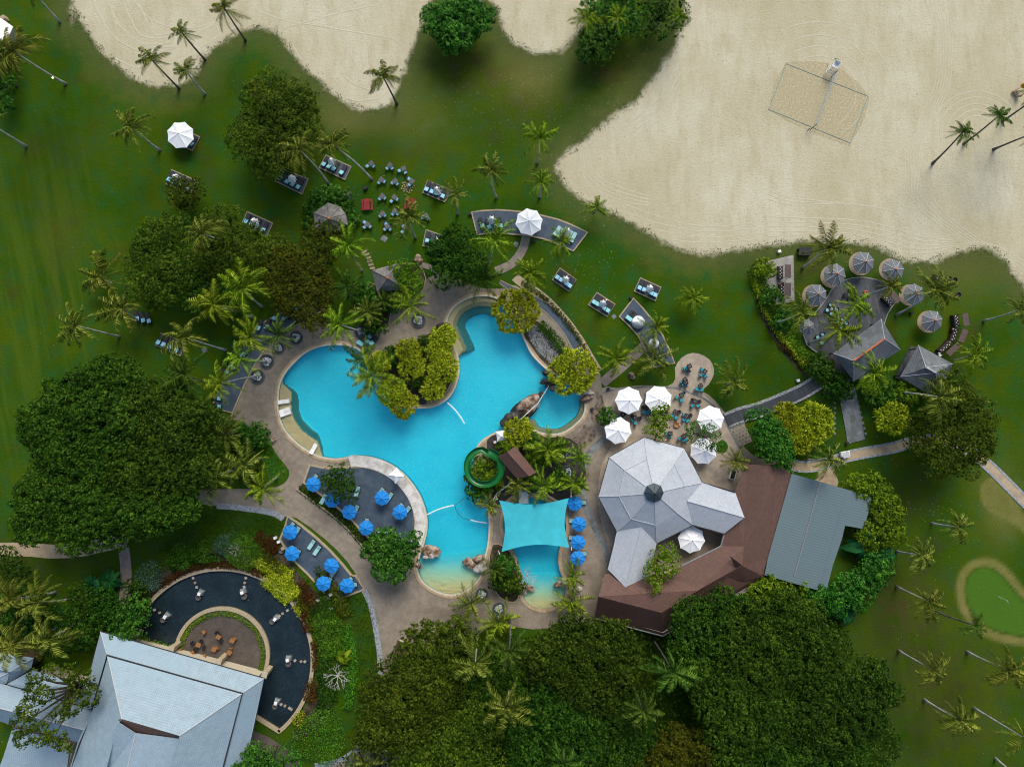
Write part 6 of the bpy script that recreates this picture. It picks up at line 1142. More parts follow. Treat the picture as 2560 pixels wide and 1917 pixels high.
platform('01', [(1392, 1215), (1615, 1300), (1560, 1415), (1345, 1322)], 'above the huge dark canopy', 'cushion_blue', (.1, .3, .55, .82), None)
def dirl(f, lst, a, kind, fmt, grp, z=.17):
    n = len(lst)
    for i, q in enumerate(lst):
        p = W(f, q[0], q[1]); put_lounger(kind, p, math.radians(a if len(q) < 3 else q[2]), fmt % ORD(i, n) if '%s' in fmt else fmt, grp, z)
g = 'loungers of the sun patios'
dirl('12', [(488, 1375, 145), (535, 1425, 145)], 145, 'cushion_aqua', 'pale turquoise lounger, %s of the uncovered pair on the lower sun patio', g)
dirl('12', [(312, 1225, 145), (360, 1262, 145), (312, 1425, 145), (362, 1460, 145), (680, 1610, 145)], 145, 'cushion_aqua', 'pale lounger, %s down the left side of the lower sun patio', g)
dirl('13', [(630, 50, 145), (800, 40, 125), (835, 80, 105)], 145, 'cushion_aqua', 'pale lounger, %s at the bottom end of the lower sun patio', g)
dirl('12', [(510, 815, 145), (590, 985, 150), (865, 1080, 150), (1080, 930, 145), (1155, 970, 145), (1240, 1060, 140), (1305, 1085, 140), (955, 1195, 160), (1100, 1275, 100), (880, 920, 160)], 145, 'cushion_aqua', 'pale lounger, %s clockwise round the slate pool patio', g)
dirl('12', [(1195, 1535, 120), (1170, 1570, 120)], 145, 'cushion_aqua', 'pale lounger, %s under the tree at the patio tip', g)
dirl('22', [(540, 1175, 90), (540, 1320, 90), (595, 1455, 90), (590, 1020, 100)], 90, 'cushion_aqua', 'lounger with teal towel, %s in the row beside the shade sail', g, .06)
dirl('11', [(1945, 275, 20), (2005, 285, 20), (2065, 275, 15), (2105, 275, 15)], 15, 'cushion', 'striped lounger, %s at the left end of the curved slate patio', g)
dirl('21', [(385, 345, -35), (415, 365, -35), (490, 385, -25), (525, 400, -25)], -30, 'cushion_aqua', 'striped lounger, %s at the right end of the curved slate patio', g)
dirl('21', [(1010, 1065, -40), (1030, 1080, -40)], -40, 'cushion', 'striped lounger, %s beside the round daybed', g)
dirl('11', [(905, 1275, -30), (930, 1290, -30), (1005, 1225, -40), (985, 1270, -40), (1020, 1285, -40)], -35, 'cushion', 'turquoise striped pad, %s beside the planter ring on the deck', g, .08)
dirl('02', [(1878, 118, 80), (1878, 188, 80)], 80, 'cushion', 'striped lounger, %s at the bottom of the long slate patio', g)
dirl('01', [(2110, 1255, 60), (2050, 1340, 60), (2090, 1385, 60), (2060, 1400, 60), (1975, 1490, 70), (2010, 1500, 70), (1950, 1545, 70)], 60, 'cushion', 'turquoise lounger, %s from the top along the long slate patio', g)
dirl('11', [(40, 1150, -20), (110, 1140, -20), (180, 1065, -20), (265, 1060, -20), (330, 1035, -20), (370, 980, -20)], -20, 'cushion_blue', 'turquoise lounger, %s from the left under the bronze green tree', g)
dirl('01', [(1190, 1070, 20), (1240, 1085, 20), (1290, 1090, 20)], 20, 'cushion_blue', 'turquoise lounger, %s under the palm edge of the left olive trees', g, .1)
dirl('12', [(240, 152, -82), (248, 228, -70), (255, 255, -70), (497, 560, -28)], -80, 'white', 'white lounger, %s from the top on the shallow pool shelf', 'white loungers standing in the shallow pool', -.22)
put_furled('11', 2025, 238, 'furled white parasol at the left end of the curved slate patio'); put_furled('21', 470, 342, 'furled white parasol at the right end of the curved slate patio')
# round daybeds
def daybed(f, x, y, r, lab, shell=True):
    c = W(f, x, y, .8); t = thing('daybed', lab, 'daybed', (c.x, c.y, .17)); b = MB().lathe((0, 0, 0), [(r*.95, 0), (r, .35), (r*.9, .4), (0, .42)], 28); b.build('base', G['grey_canvas'], t)
    MB().lathe((0, 0, .42), [(r*.88, 0), (r*.86, .14), (0, .17)], 28).build('mattress', G['white_canvas'], t)
    V = []; F = []
    for j in range(7):
        for i in range(15): a = -PI*.1+PI*1.15*i/14; th_ = j/6*PI/2; V.append((r*math.cos(a)*math.cos(th_*.98), r*math.sin(a)*math.cos(th_*.98), .4+r*.9*math.sin(th_)))
    for j in range(6):
        for i in range(14): q = j*15+i; F.append((q, q+1, q+16, q+15))
    o = mesh_np('hood', V, F, G['grey_canvas' if shell else 'white_canvas'], t, smoothf=True); s_ = o.modifiers.new('t', 'SOLIDIFY'); s_.thickness = .04; t.rotation_euler.z = 3.4
daybed('21', 1090, 1122, 1.16, 'round grey hooded daybed on the lower curved patio'); daybed('21', 1225, 1305, .9, 'round white daybed beneath a palm on the lower curved patio', False)
# ---------------------------------------------------------------- tables and chairs
def table(kind):
    t = thing('table', 'x', 'table'); m = {'lawn': 'table_grey', 'terrace': 'wood_dark', 'bar': 'wicker', 'wood': 'wood', 'round': 'wicker'}[kind]
    if kind in ('bar', 'round'): MB().cyl((0, 0, .7), .36, .04, 20).build('top', G[m], t)
    else: MB().box((0, 0, .73), (.78, .78, .05)).build('top', G[m], t, bev=.01)
    b = MB(); b.cyl((0, 0, 0), .25, .03, 12); b.cyl((0, 0, 0), .04, .7, 8)
    b.build('leg', G['black'], t)
    if kind in ('bar', 'terrace', 'wood'):
        b = MB(); [b.cyl((.16*math.cos(a), .16*math.sin(a), .755 if kind != 'bar' else .745), .07, .02, 10) for a in (0, 1.6, 3.1, 4.7)]; b.build('tableware', G['white_plastic'] if kind == 'bar' else G[m if kind == 'wood' else 'grey_metal'], t)
    return t
def chair(kind):
    t = thing('chair', 'x', 'chair'); fr, cu = {'lawn': ('table_grey', 'cushion_blue'), 'terrace': ('wicker', 'cushion_teal'), 'bar': ('wicker', 'cushion'), 'dark': ('wicker', 'wicker'), 'wood': ('wood', 'wood')}[kind]; b = MB()
    for x in (-.23, .23):
        for y in (-.23, .23): b.box((x, y, .2), (.045, .045, .4))
    b.box((0, 0, .4), (.52, .52, .05)); b.build('frame', G[fr], t)
    if kind == 'bar': MB().cyl((0, 0, .43), .29, .08, 18).build('seat', G[cu], t)
    else: MB().box((0, .01, .45), (.5, .5, .07)).build('seat', G[cu], t, bev=.015)
    b = MB()
    if kind in ('bar', 'dark'): b.add([((.36+.02*j)*math.cos(a), (.36+.02*j)*math.sin(a), .4+.32*j) for j in (0, 1) for a in [PI*1.02+PI*.96*i/10 for i in range(11)]], [(i, i+1, i+12, i+11) for i in range(10)])
    else: b.box((0, -.27, .66), (.5, .05, .48), tilt=.12)
    o = b.build('backrest', G[fr], t)
    if kind in ('bar', 'dark'): s_ = o.modifiers.new('t', 'SOLIDIFY'); s_.thickness = .05
    return t
FU = {}
def furn(kind, fn, key):
    if key not in FU: FU[key] = fn(kind); return FU[key]
    return copy_tree(FU[key])
def side(dx, dy):
    a = math.degrees(math.atan2(-dy, dx)) % 360
    return ['right', 'upper right', 'upper', 'upper left', 'left', 'lower left', 'lower', 'lower right'][int((a+22.5)//45) % 8]
def dining(f, tb, chs, desc, tk, ck, adj='turquoise seated', z=0, grp='x', rot=None):
    c = W(f, *tb, .75); t = furn(tk, table, 'T'+tk); t.location = (c.x, c.y, z)
    a0 = math.radians(rot) if rot is not None else (math.atan2(-(chs[0][1]-tb[1]), chs[0][0]-tb[0]) if chs else .5); t.rotation_euler.z = a0
    tag(t, {'lawn': 'square grey table ', 'terrace': 'small dark square table ', 'bar': 'round dark table with white tableware ', 'wood': 'orange wooden table ', 'round': 'round black table '}[tk]+desc, 'table', 'tables '+grp)
    used = {}
    for q in chs:
        p = W(f, q[0], q[1], .5); k = q[2] if len(q) > 2 else ck; h = furn(k, chair, 'C'+k); d = Vector((c.x-p.x, c.y-p.y)); d0 = d.normalized() if d.length > .01 else Vector((1, 0))
        h.location = (p.x, p.y, z); h.rotation_euler.z = math.atan2(d0.y, d0.x)-PI/2
        s_ = side(q[0]-tb[0], q[1]-tb[1]); s_ = s_ if s_ not in used else ('near '+s_ if 'near '+s_ not in used else 'far '+s_); used[s_] = 1
        aj = {'lawn': 'turquoise chair', 'terrace': 'teal chair', 'bar': 'turquoise chair', 'dark': 'black chair', 'wood': 'orange chair'}[k]
        tag(h, '%s %s of the table %s' % (aj, s_, desc), 'chair', 'chairs '+grp)
gl = 'on the upper lawn'
for f, tb, ch, ds in [('10', (993, 1408), [(960, 1432), (1014, 1436)], 'closest to the platform crossed by a trunk'), ('10', (1155, 1423), [(1132, 1450), (1174, 1453)], 'topmost in the middle of the lawn'), ('10', (1273, 1453), [(1236, 1472), (1289, 1490)], 'at the top right of the lawn group'), ('10', (1080, 1548), [(1060, 1574), (1106, 1566)], 'second row, left, on the lawn'), ('10', (1200, 1560), [(1177, 1577), (1218, 1588)], 'second row, left of the stone circle'), ('10', (1346, 1562), [(1316, 1540), (1324, 1592)], 'right beside the stone circle'),
    ('11', (805, 18), [(777, 31), (816, 50)], 'beside the round black drum'), ('11', (1088, 33), [(1068, 57), (1110, 54)], 'right of the left red picnic bench'), ('11', (1193, 43), [(1167, 79), (1216, 64)], 'left of the right red picnic bench'), ('11', (1090, 183), [(1073, 206), (1111, 204)], 'below the left red picnic bench'), ('11', (1198, 162), [(1180, 190), (1223, 190)], 'touched by palm fronds'), ('11', (1465, 205), [(1436, 221), (1483, 229)], 'isolated at the far right of the lawn group')]:
    dining(f, tb, ch, ds, 'lawn', 'lawn', grp=gl)
dining('11', (960, 277), [(932, 259), (936, 302), (984, 299)], 'nearest the yellowish tree', 'lawn', 'lawn', grp=gl); dining('11', (1132, 295), [(1116, 271), (1113, 320), (1159, 323), (1161, 289, 'dark')], 'above the lawn drain cover', 'lawn', 'lawn', grp=gl); dining('11', (1283, 308), [(1267, 292), (1262, 343)], 'beside the lawn palm trunk', 'lawn', 'lawn', grp=gl)
gt = 'on the restaurant terrace'
for f, tb, ch, ds in [('21', (1530, 1502), [(1488, 1520), (1510, 1522), (1525, 1540, 'dark')], 'at the round terrace end, upper left'), ('21', (1662, 1548), [(1635, 1530), (1630, 1578), (1668, 1585)], 'at the round terrace end, upper right'), ('21', (1492, 1618), [(1465, 1640), (1500, 1645)], 'left middle of the round terrace end'), ('22', (1625, 15), [(1590, 42), (1612, 48), (1638, 50)], 'at the neck of the round terrace end'), ('22', (1497, -18), [(1470, 0), (1500, 8)], 'left side of the terrace neck'),
    ('22', (1460, 95), [(1418, 112), (1475, 82), (1462, 142)], 'right of the parasol touched by a tree'), ('22', (1580, 150), [(1555, 185), (1605, 188), (1612, 150, 'dark'), (1558, 138, 'dark')], 'on the terrace near the right lawn'), ('22', (1408, 240), [(1385, 270), (1415, 290), (1440, 240, 'dark')], 'in the centre of the terrace'), ('22', (1505, 275), [(1480, 265), (1482, 305), (1512, 315), (1535, 270, 'dark')], 'beside the fire bowl'),
    ('22', (1160, 205), [(1135, 240), (1160, 250), (1185, 240), (1132, 200, 'dark')], 'between the two upper parasols'), ('22', (955, 262), [(920, 290), (950, 292), (970, 250, 'dark')], 'between the left parasols'), ('22', (1062, 290), [(1040, 310), (1062, 335), (1098, 295, 'dark'), (1040, 275, 'dark')], 'below the upper left parasol'), ('22', (1478, 450), [(1445, 470), (1475, 485), (1500, 478)], 'close to the grey roof edge'), ('22', (1365, 425), [(1335, 425), (1360, 450)], 'under the slim green tree'), ('22', (1182, 105), [(1168, 78), (1160, 125)], 'hidden at the left rim of the second parasol')]:
    dining(f, tb, ch, ds, 'terrace', 'terrace', z=.07, grp=gt)
gb = 'of the beach bar'
for f, tb, ch, ds, k in [('31', (545, 1010), [(535, 970), (505, 1020), (585, 1011), (543, 1054)], 'at the left of the timber deck', 'bar'), ('31', (632, 1130), [(638, 1096), (594, 1122), (670, 1131), (626, 1162)], 'by the palm in the deck middle', 'bar'), ('31', (462, 1258), [(467, 1226), (422, 1250), (460, 1302)], 'at the lower end of the timber deck', 'bar'), ('31', (700, 886), [(705, 853), (663, 886), (737, 888), (695, 918)], 'with black chairs at the top of the timber deck', 'dark'), ('31', (803, 1022), [(842, 1026)], 'with one black chair on the timber deck', 'dark'), ('31', (1468, 740), [(1475, 705), (1440, 728), (1458, 770)], 'left of two on the lawn above the palm', 'dark'), ('31', (1575, 778), [(1562, 748), (1610, 758), (1560, 800), (1590, 805)], 'right of two on the lawn above the palm', 'dark')]:
    dining(f, tb, ch, ds, 'bar', k, z=.2 if tb[0] < 1200 else 0, grp=gb)
gp = 'on the pond terrace'
for f, tb, ch, ds, r in [('03', (1712, 602), [(1665, 585, 'dark'), (1735, 570, 'dark'), (1690, 635, 'dark'), (1755, 620, 'dark')], 'largest, with black chairs round it', 70), ('03', (1885, 533), [(1875, 500, 'dark'), (1905, 560, 'dark')], 'right of the tilted orange chair', 60), ('03', (2005, 565), [(2025, 548)], 'rightmost of the upper row', 55), ('03', (1847, 640), [(1872, 628)], 'lowest in the middle', 60), ('03', (1978, 668), [(1990, 640)], 'near the right cream column', 55)]:
    dining(f, tb, ch, ds, 'wood', 'wood', z=.1, grp=gp, rot=r)
for i, (x, y, a, lab) in enumerate([(1757, 490, 30, 'orange wooden chair standing tilted alone on the pond terrace'), (1555, 645, 20, 'orange wooden chair by the left cream column'), (1650, 680, 70, 'orange wooden chair leftmost against the lodge roof'), (1668, 665, 100, 'orange wooden chair second along the lodge roof'), (1765, 695, 80, 'orange wooden chair third along the lodge roof'), (1755, 722, 60, 'orange wooden chair fourth along the lodge roof'), (1795, 730, 110, 'orange wooden chair closest to the right cream column')]):
    h = furn('wood', chair, 'Cwood'); p = W('03', x, y, .5); h.location = (p.x, p.y, .1); h.rotation_euler.z = math.radians(a); tag(h, lab, 'chair', 'chairs on the pond terrace')
for i, (x, y, lab) in enumerate([(1490, 628, 'cream column left of the pond terrace chairs'), (1897, 738, 'cream column right of the pond terrace chairs'), (1150, 530, 'grey column at the left end of the box hedge'), (2290, 850, 'cream column at the roof corner by the pond')]):
    c = W('03', x, y, 2.5); t = thing('column', lab, 'column', (c.x, c.y, 0), math.radians(-15), 'columns by the lodge'); MB().box((0, 0, 1.5), (.75, .75, 3)).build('shaft', G['border'], t, bev=.03); MB().box((0, 0, 3.05), (.95, .95, .14)).build('capital', G['wall'], t, bev=.02)
# ---------------------------------------------------------------- remaining things
def one(name, mb, m, label, cat, f, x, y, z=0, rz=0, h=0, grp=None, bev=0, sm=False):
    o = mb.build(name, G[m], bev=bev, sm=sm); c = W(f, x, y, h); o.location = (c.x, c.y, z); o.rotation_euler.z = math.radians(rz); tag(o, label, cat, grp); return o
# red picnic benches
def picnic():
    t = thing('picnic_bench', 'x', 'picnic table'); MB().box((0, 0, .74), (.95, 1.9, .06)).build('top', G['red_wood'], t)
    for s_ in (-1, 1): MB().box((s_*.78, 0, .44), (.32, 1.9, .05)).build('seat', G['red_wood'], t)
    b = MB(); [b.box((0, y, .4), (1.6, .08, .08)) for y in (-.7, .7)]; [b.box((sx*.35, y, .37), (.08, .08, .74)) for y in (-.7, .7) for sx in (-1, 1)]; b.build('legs', G['red_wood'], t); return t
a = picnic(); b_ = copy_tree(a)
for t, x, y, r, lab in ((a, 957, 108, 3, 'left dark red picnic bench between the turquoise chair sets'), (b_, 1328, 102, -8, 'right dark red picnic bench partly under palm fronds')):
    c = W('11', x, y, .6); t.location = (c.x, c.y, 0); t.rotation_euler.z = math.radians(r); tag(t, lab, 'picnic table', 'red picnic benches')
one('drum', MB().lathe((0, 0, 0), [(.36, 0), (.4, .3), (.36, .62), (.3, .66), (0, .66)], 18), 'wicker', 'round black wicker drum on the lawn left of the tables', 'stool', '10', 947, 1628)
one('drain_cover', MB().box((0, 0, .02), (1.0, 1.0, .06)).box((0, 0, .055), (.6, .6, .03), .5), 'concrete', 'square drain cover set in the lawn below the tables', 'drain cover', '11', 1105, 403, rz=-35)
one('drain_cover', MB().box((0, 0, .02), (.7, .9, .06)).box((0, 0, .055), (.4, .5, .03)), 'concrete', 'small drain cover beside the curved footpath', 'drain cover', '21', 35, 452, rz=-15)
one('drain_cover', MB().box((0, 0, .02), (.7, .7, .06)).box((0, 0, .055), (.4, .4, .03)), 'concrete', 'drain cover in the lawn right of the central platform', 'drain cover', '21', 880, 1076, rz=35)
one('drain_cover', MB().box((0, 0, .02), (.8, .8, .06)).box((0, 0, .055), (.5, .5, .03)), 'concrete', 'drain cover in the shade near the long slate patio', 'drain cover', '01', 1765, 1365, rz=25)
rgr = random.Random(9)
b = MB()
for i in range(26):
    a = i*2.4; r = 1.15*math.sqrt(i/26); b.cyl((r*math.cos(a), r*math.sin(a), 0), .17, .07+.02*(i % 3), 6, .14)
one('stone_circle', b, 'path', 'ring of tan stones in the grass between lawn tables', 'stones', '10', 1310, 1610)
def rock(f, x, y, rx, ry, h, a, m, lab, z=-.1, grp='boulders along the pool', seed=0, cat='boulder'):
    rg = random.Random(seed+int(x*7+y)); bm = bmesh.new(); bmesh.ops.create_icosphere(bm, subdivisions=3, radius=1)
    ph = [rg.uniform(0, 6) for _ in range(6)]
    for v in bm.verts:
        c = v.co; k = 1+.16*math.sin(2.3*c.x+ph[0])*math.cos(2.1*c.y+ph[1])+.11*math.sin(4.5*c.y+ph[2]+2*c.z)+.07*math.sin(8*c.x+ph[3])*math.sin(7*c.z+ph[4])
        v.co = Vector((c.x*rx*k, c.y*ry*k, max(c.z, -.5)*h*k))
    me = bpy.data.meshes.new('boulder'); bm.to_mesh(me); bm.free(); me.materials.append(G[m]); o = put(bpy.data.objects.new('boulder', me)); p = W(f, x, y, h*.4); o.location = (p.x, p.y, z+h*.35); o.rotation_euler.z = math.radians(a); tag(o, lab, cat, grp); return o
rock('22', 145, 175, 2.1, 1.35, .8, 35, 'rock', 'largest brown boulder island in the right pool lobe', -.3)
rock('22', 115, 195, 2.6, 1.7, .3, 35, 'rock_dark', 'dark wet rock shelf around the big boulder island', -.35)
for q in [('22', 25, 300, .9, 1.2, .6, 20, 'rock_dark', 'black rock at the lower end of the boulder chain'), ('22', 250, 90, .5, .6, .5, 10, 'rock_dark', 'small black rock above the boulder island'), ('22', 305, 15, .45, .5, .5, 30, 'rock_dark', 'small black rock by the upper end of the rope'), ('22', 350, 35, .55, .5, .5, 60, 'rock', 'reddish rock at the top of the boulder chain'), ('21', 300, 1565, .9, .55, .6, -30, 'rock_dark', 'dark rock touching the spiky bush between the pool lobes'), ('21', 290, 1640, 1.0, .5, .5, -10, 'rock_dark', 'dark rock in the water left of the spiky bush'), ('21', 350, 1650, .7, .6, .6, 0, 'rock_dark', 'dark rock under the spiky bush rim'), ('22', 640, 125, 1.2, .7, .8, 10, 'rock', 'brown boulder on the right rim of the pool lobe'), ('22', 655, 75, 1.1, .6, .9, 0, 'rock_pale', 'pale boulder behind the brown one on the right rim'),
          ('12', 1510, 1440, 1.7, 1.0, .7, -20, 'rock', 'brown boulder left of the beach entry'), ('12', 1465, 1490, .6, .5, .8, 0, 'rock_pale', 'pale boulder left of the beach entry, outer'), ('12', 1512, 1480, .55, .6, .8, 10, 'rock_pale', 'pale boulder left of the beach entry, inner'), ('12', 1840, 1545, 1.3, .8, .7, -35, 'rock', 'brown boulder right of the beach entry'), ('12', 1925, 1510, 1.1, .7, .8, 10, 'rock', 'brown boulder behind the one right of the beach entry'), ('12', 1935, 1590, 1.1, 1.0, .9, 0, 'rock_pale', 'large pale boulder right of the beach entry'),
          ('23', 145, 115, .95, .6, .6, 0, 'rock', 'brown boulder at the left of the kids pool shore'), ('23', 105, 140, .5, .6, .5, 0, 'rock_pale', 'pale boulder at the left of the kids pool shore'), ('23', 400, 80, .7, .6, .7, 0, 'rock', 'brown boulder at the right of the kids pool shore'), ('23', 450, 70, .6, .9, .8, 0, 'rock_pale', 'pale boulder at the right of the kids pool shore'), ('23', 550, 130, 1.1, .7, .5, 0, 'rock_pale', 'flat pale rock under the pair of palms'), ('11', 1398, 582, .7, .8, .9, 0, 'rock', 'orange brown boulder on the lawn by the stepped path'), ('21', 1035, 1585, .55, .6, .6, 0, 'rock', 'small tan boulder on the lawn near the footpath'), ('12', 62, 385, .55, .5, .6, 0, 'rock', 'small tan boulder left of the pool deck'), ('12', 135, 490, .95, .5, .6, 15, 'rock', 'tan boulder beside the pale cross joint of the deck'), ('12', 2160, 320, 1.0, 1.4, .7, -25, 'rock_dark', 'dark rock next to the deck nose above the slide'),
          ('11', 1600, 1160, 1.3, .6, .5, 20, 'rock_dark', 'dark rocks at the upper tip of the peninsula'), ('11', 1410, 1560, 1.0, 1.1, .4, 0, 'rock_dark', 'black rock in the gap of the peninsula'), ('12', 1430, 80, 1.5, 1.9, .35, 10, 'rock_dark', 'flat black rock at the foot of the peninsula'), ('12', 2075, 950, .7, 1.0, .7, 20, 'rock_dark', 'dark rock at the exit of the green slide')]:
    rock(*q)
# pebble field, many small stones: nobody could count them
b = MB(); rg = random.Random(5); Pf = xy(WL('21', [(120, 1200), (200, 1150), (290, 1230), (400, 1350), (430, 1450), (330, 1480), (250, 1400), (170, 1300)]))
pa = np.array(Pf); n = 0
while n < 900:
    p = (rg.uniform(pa[:, 0].min(), pa[:, 0].max()), rg.uniform(pa[:, 1].min(), pa[:, 1].max()))
    if inside(np.array([p]), Pf)[0]: s_ = rg.uniform(.07, .2); b.cyl((p[0], p[1], .1), s_, .12, 6, s_*.6, ph=rg.random()*6); n += 1
tag(b.build('river_pebbles', G['gravel']), 'bed of grey and white river pebbles between pool and dark hedge', 'pebbles', kind='stuff')
# round planters with white pebbles
def planter():
    t = thing('round_planter', 'x', 'planter'); MB().lathe((0, 0, 0), [(1.25, 0), (1.25, .28), (1.14, .3), (1.12, .16), (0, .16)], 32).build('rim', G['wood_grey'], t)
    MB().lathe((0, 0, .17), [(1.1, 0), (0, .01)], 32).build('gravel_bed', G['pond_floor'], t); b = MB(); rg = random.Random(2)
    for i in range(150): a = rg.random()*6.28; r = .75*math.sqrt(rg.random())*(1+.15*math.sin(3*a)); b.cyl((r*math.cos(a), r*math.sin(a), .17), rg.uniform(.05, .1), .07, 5, .03)
    b.build('white_pebbles', G['pebbles_white'], t); return t
pp_ = planter()
for i, (f, x, y, s_, lab) in enumerate([('11', 345, 1255, .95, 'round planter highest on the left curve of the deck'), ('11', 195, 1345, .8, 'round planter half covered by a palm, second on the left curve'), ('11', 92, 1460, 1, 'round planter third down the left curve of the deck'), ('11', 10, 1590, 1, 'lowest round planter on the left curve of the deck'), ('11', 908, 1205, .95, 'round planter with turquoise pads beside it'), ('11', 1400, 1108, 1, 'single round planter in the open deck'), ('22', 450, 595, .9, 'round planter behind the slide tower'), ('22', 480, 760, .95, 'round planter with a shrub right of the slide garden'), ('13', 1948, 165, .9, 'round planter below the beach entry'), ('13', 2095, 290, .9, 'round planter under the red blossomed shrub')]):
    t = pp_ if i == 0 else copy_tree(pp_); c = W(f, x, y, .2); t.location = (c.x, c.y, .03); t.rotation_euler.z = i; t.scale = (s_, s_, 1); tag(t, lab, 'planter', 'round pebble planters')
c = W('22', 820, 270); t = thing('shrub_pot', 'wide grey tub with a round shrub on the restaurant terrace', 'planter', (c.x, c.y, .06)); MB().lathe((0, 0, 0), [(.9, 0), (1.2, .35), (1.1, .4), (0, .35)], 24).build('rim', G['concrete'], t)
c = W('22', 1905, 780, .5); t = thing('planter_box', 'long white planter box against the brown roof edge', 'planter', (c.x, c.y, .05), math.radians(-15)); MB().box((0, 0, .3), (.9, 1.7, .6)).build('box', G['white_plastic'], t, bev=.02)
MB().box((0, 0, .61), (.7, 1.5, .03)).build('soil_fill', G['soil'], t)
c = W('22', 1810, 540); tag(slab('grass_disc', [(c.x+1.0*math.cos(a*PI/16), c.y+1.1*math.sin(a*PI/16)) for a in range(32)], .0, .13, G['f_hedge']), 'round grass disc in the terrace paving by the last parasol', 'planter')
c = W('22', 1420, 352, .4); t = thing('fire_bowl', 'orange brown fire bowl on the restaurant terrace', 'fire bowl', (c.x, c.y, .07)); MB().lathe((0, 0, 0), [(.3, 0), (.5, .35), (.46, .38), (0, .2)], 20).build('bowl', G['wood'], t); MB().cyl((.5, 0, 0), .16, .5, 10).build('urn', G['rock_pale'], t)
# patterned mat
one('patterned_mat', MB().box((0, 0, 0), (2.6, 4.4, .03)), 'path', 'tan patterned paving mat at the foot of the boardwalk', 'mat', '22', 1965, 420, .09, 25)
b = MB(); [b.cyl((-1+.65*i+(.3 if j % 2 else 0), -1.8+.6*j, .0), .22, .03, 6) for i in range(4) for j in range(7)]
one('paving_inlay', b, 'concrete', 'pale hexagonal inlay of the tan mat by the boardwalk', 'mat', '22', 1965, 420, .12, 25)
# green water slide
def slide():
    c = W('12', 1968, 712, 3.2); t = thing('water_slide', 'curved green water slide circling a leafy shrub at the pool edge', 'water slide', (c.x, c.y, 0)); R = 2.9
    path = []
    for i in range(40): a = math.radians(75-i*10.2); path.append(Vector((R*math.cos(a), R*math.sin(a), 4.2-i*.055)))
    e0 = W('12', 2150, 735, 2.0)-c; e0.z = 1.6; e1 = W('12', 1910, 955, .4)-c; e1.z = .35
    path2 = [W('12', 2085, 790, 2.2)-c, W('12', 2000, 880, 1.2)-c, e1]; path2[0].z = 1.9; path2[1].z = 1.1
    a_end = path[-1]; path = path[:34]; path += [Vector((2.6, 1.0, 2.1))]+path2
    for nm, off in (('chute', 0),):
        V = []; F = []; k = 9
        for i, p in enumerate(path):
            d = (path[min(i+1, len(path)-1)]-path[max(i-1, 0)]).normalized(); s_ = Vector((-d.y, d.x, 0)).normalized()
            for j in range(k): th_ = PI*j/(k-1); V.append(p+s_*(.5*math.cos(th_))+Vector((0, 0, .55-.55*math.sin(th_))))
        for i in range(len(path)-1):
            for j in range(k-1): q = i*k+j; F.append((q, q+1, q+k+1, q+k))
        o = mesh_np(nm, V, F, G['slide_green'], t, smoothf=True); s_ = o.modifiers.new('t', 'SOLIDIFY'); s_.thickness = .05
    b = MB()
    for a in range(0, 360, 60): b.tube([(R*math.cos(math.radians(a)), R*math.sin(math.radians(a)), 0), (R*math.cos(math.radians(a)), R*math.sin(math.radians(a)), 2.4)], .08, 8)
    b.build('support', G['grey_metal'], t)
slide()
ot = W('12', 2200, 680); ot.z = 0; t = thing('slide_tower', 'brown gabled roof tower at the top of the green slide', 'tower', ot)
facets('roof', 'v', [[(1075, 985, 4.6), (1095, 976, 5.8), (1142, 1028, 5.8), (1116, 1033, 4.6)], [(1095, 976, 5.8), (1112, 963, 4.6), (1158, 1020, 4.6), (1142, 1028, 5.8)]], 'shingle_brown', t, ot, ridge='shingle_brown', rr=.06)
b = MB()
for x, y in ((1080, 985), (1110, 968), (1152, 1018), (1118, 1030)): p = W('v', x, y, 2)-ot; b.tube([(p.x, p.y, 0), (p.x, p.y, 4.7)], .1, 6)
p = W('v', 1115, 1000, 2)-ot; b.box((p.x, p.y, 3.2), (2.4, 4.2, .12), .7); b.build('frame', G['wood_dark'], t)
# kids slide
c = W('22', 100, 970, 1); t = thing('kids_slide', 'short white slide running down beside the shade sail', 'slide', (c.x, c.y, 0)); b = MB(); b.box((0, 0, .95), (1.5, 2.6, .06), tilt=.32); b.box((-.78, 0, 1.05), (.08, 2.6, .25), tilt=.32); b.box((.78, 0, 1.05), (.08, 2.6, .25), tilt=.32); b.build('chute', G['white_plastic'], t); MB().box((0, 1.5, .7), (1.5, .5, 1.4)).build('platform', G['rock_pale'], t)
# shade sail
def sail():
    cs = [W('12', 2098, 1000, 3.4), W('22', 492, 985, 3.4), W('22', 492, 1405, 3.2), W('12', 2118, 1448, 3.2)]; c = sum(cs, Vector())/4; c.z = 0; t = thing('shade_sail', 'turquoise shade sail stretched over the kids pool', 'shade sail', c); n = 24; V = []; F = []
    zs = [3.6, 3.0, 3.7, 3.0]
    for j in range(n+1):
        for i in range(n+1):
            u, v = i/n, j/n; uu = .5+(u-.5)*(1-.13*math.sin(PI*v)); vv = .5+(v-.5)*(1-.2*math.sin(PI*u))
            p = cs[0].lerp(cs[1], uu).lerp(cs[3].lerp(cs[2], uu), vv)-c; p.z = (zs[0]*(1-uu)+zs[1]*uu)*(1-vv)+(zs[3]*(1-uu)+zs[2]*uu)*vv-.12*math.sin(PI*u)*math.sin(PI*v); V.append(p)
    for j in range(n):
        for i in range(n): q = j*(n+1)+i; F.append((q, q+1, q+n+2, q+n+1))
    mesh_np('cloth', V, F, G['sail'], t, smoothf=True)
    for i, q in enumerate(cs):
        d = (q-c); d.z = 0; d = d*1.06; b = MB(); b.tube([(d.x*1.05, d.y*1.05, 0), (d.x, d.y, zs[i]+.3)], .08, 8); b.build('post', G['white_metal'], t)
sail()
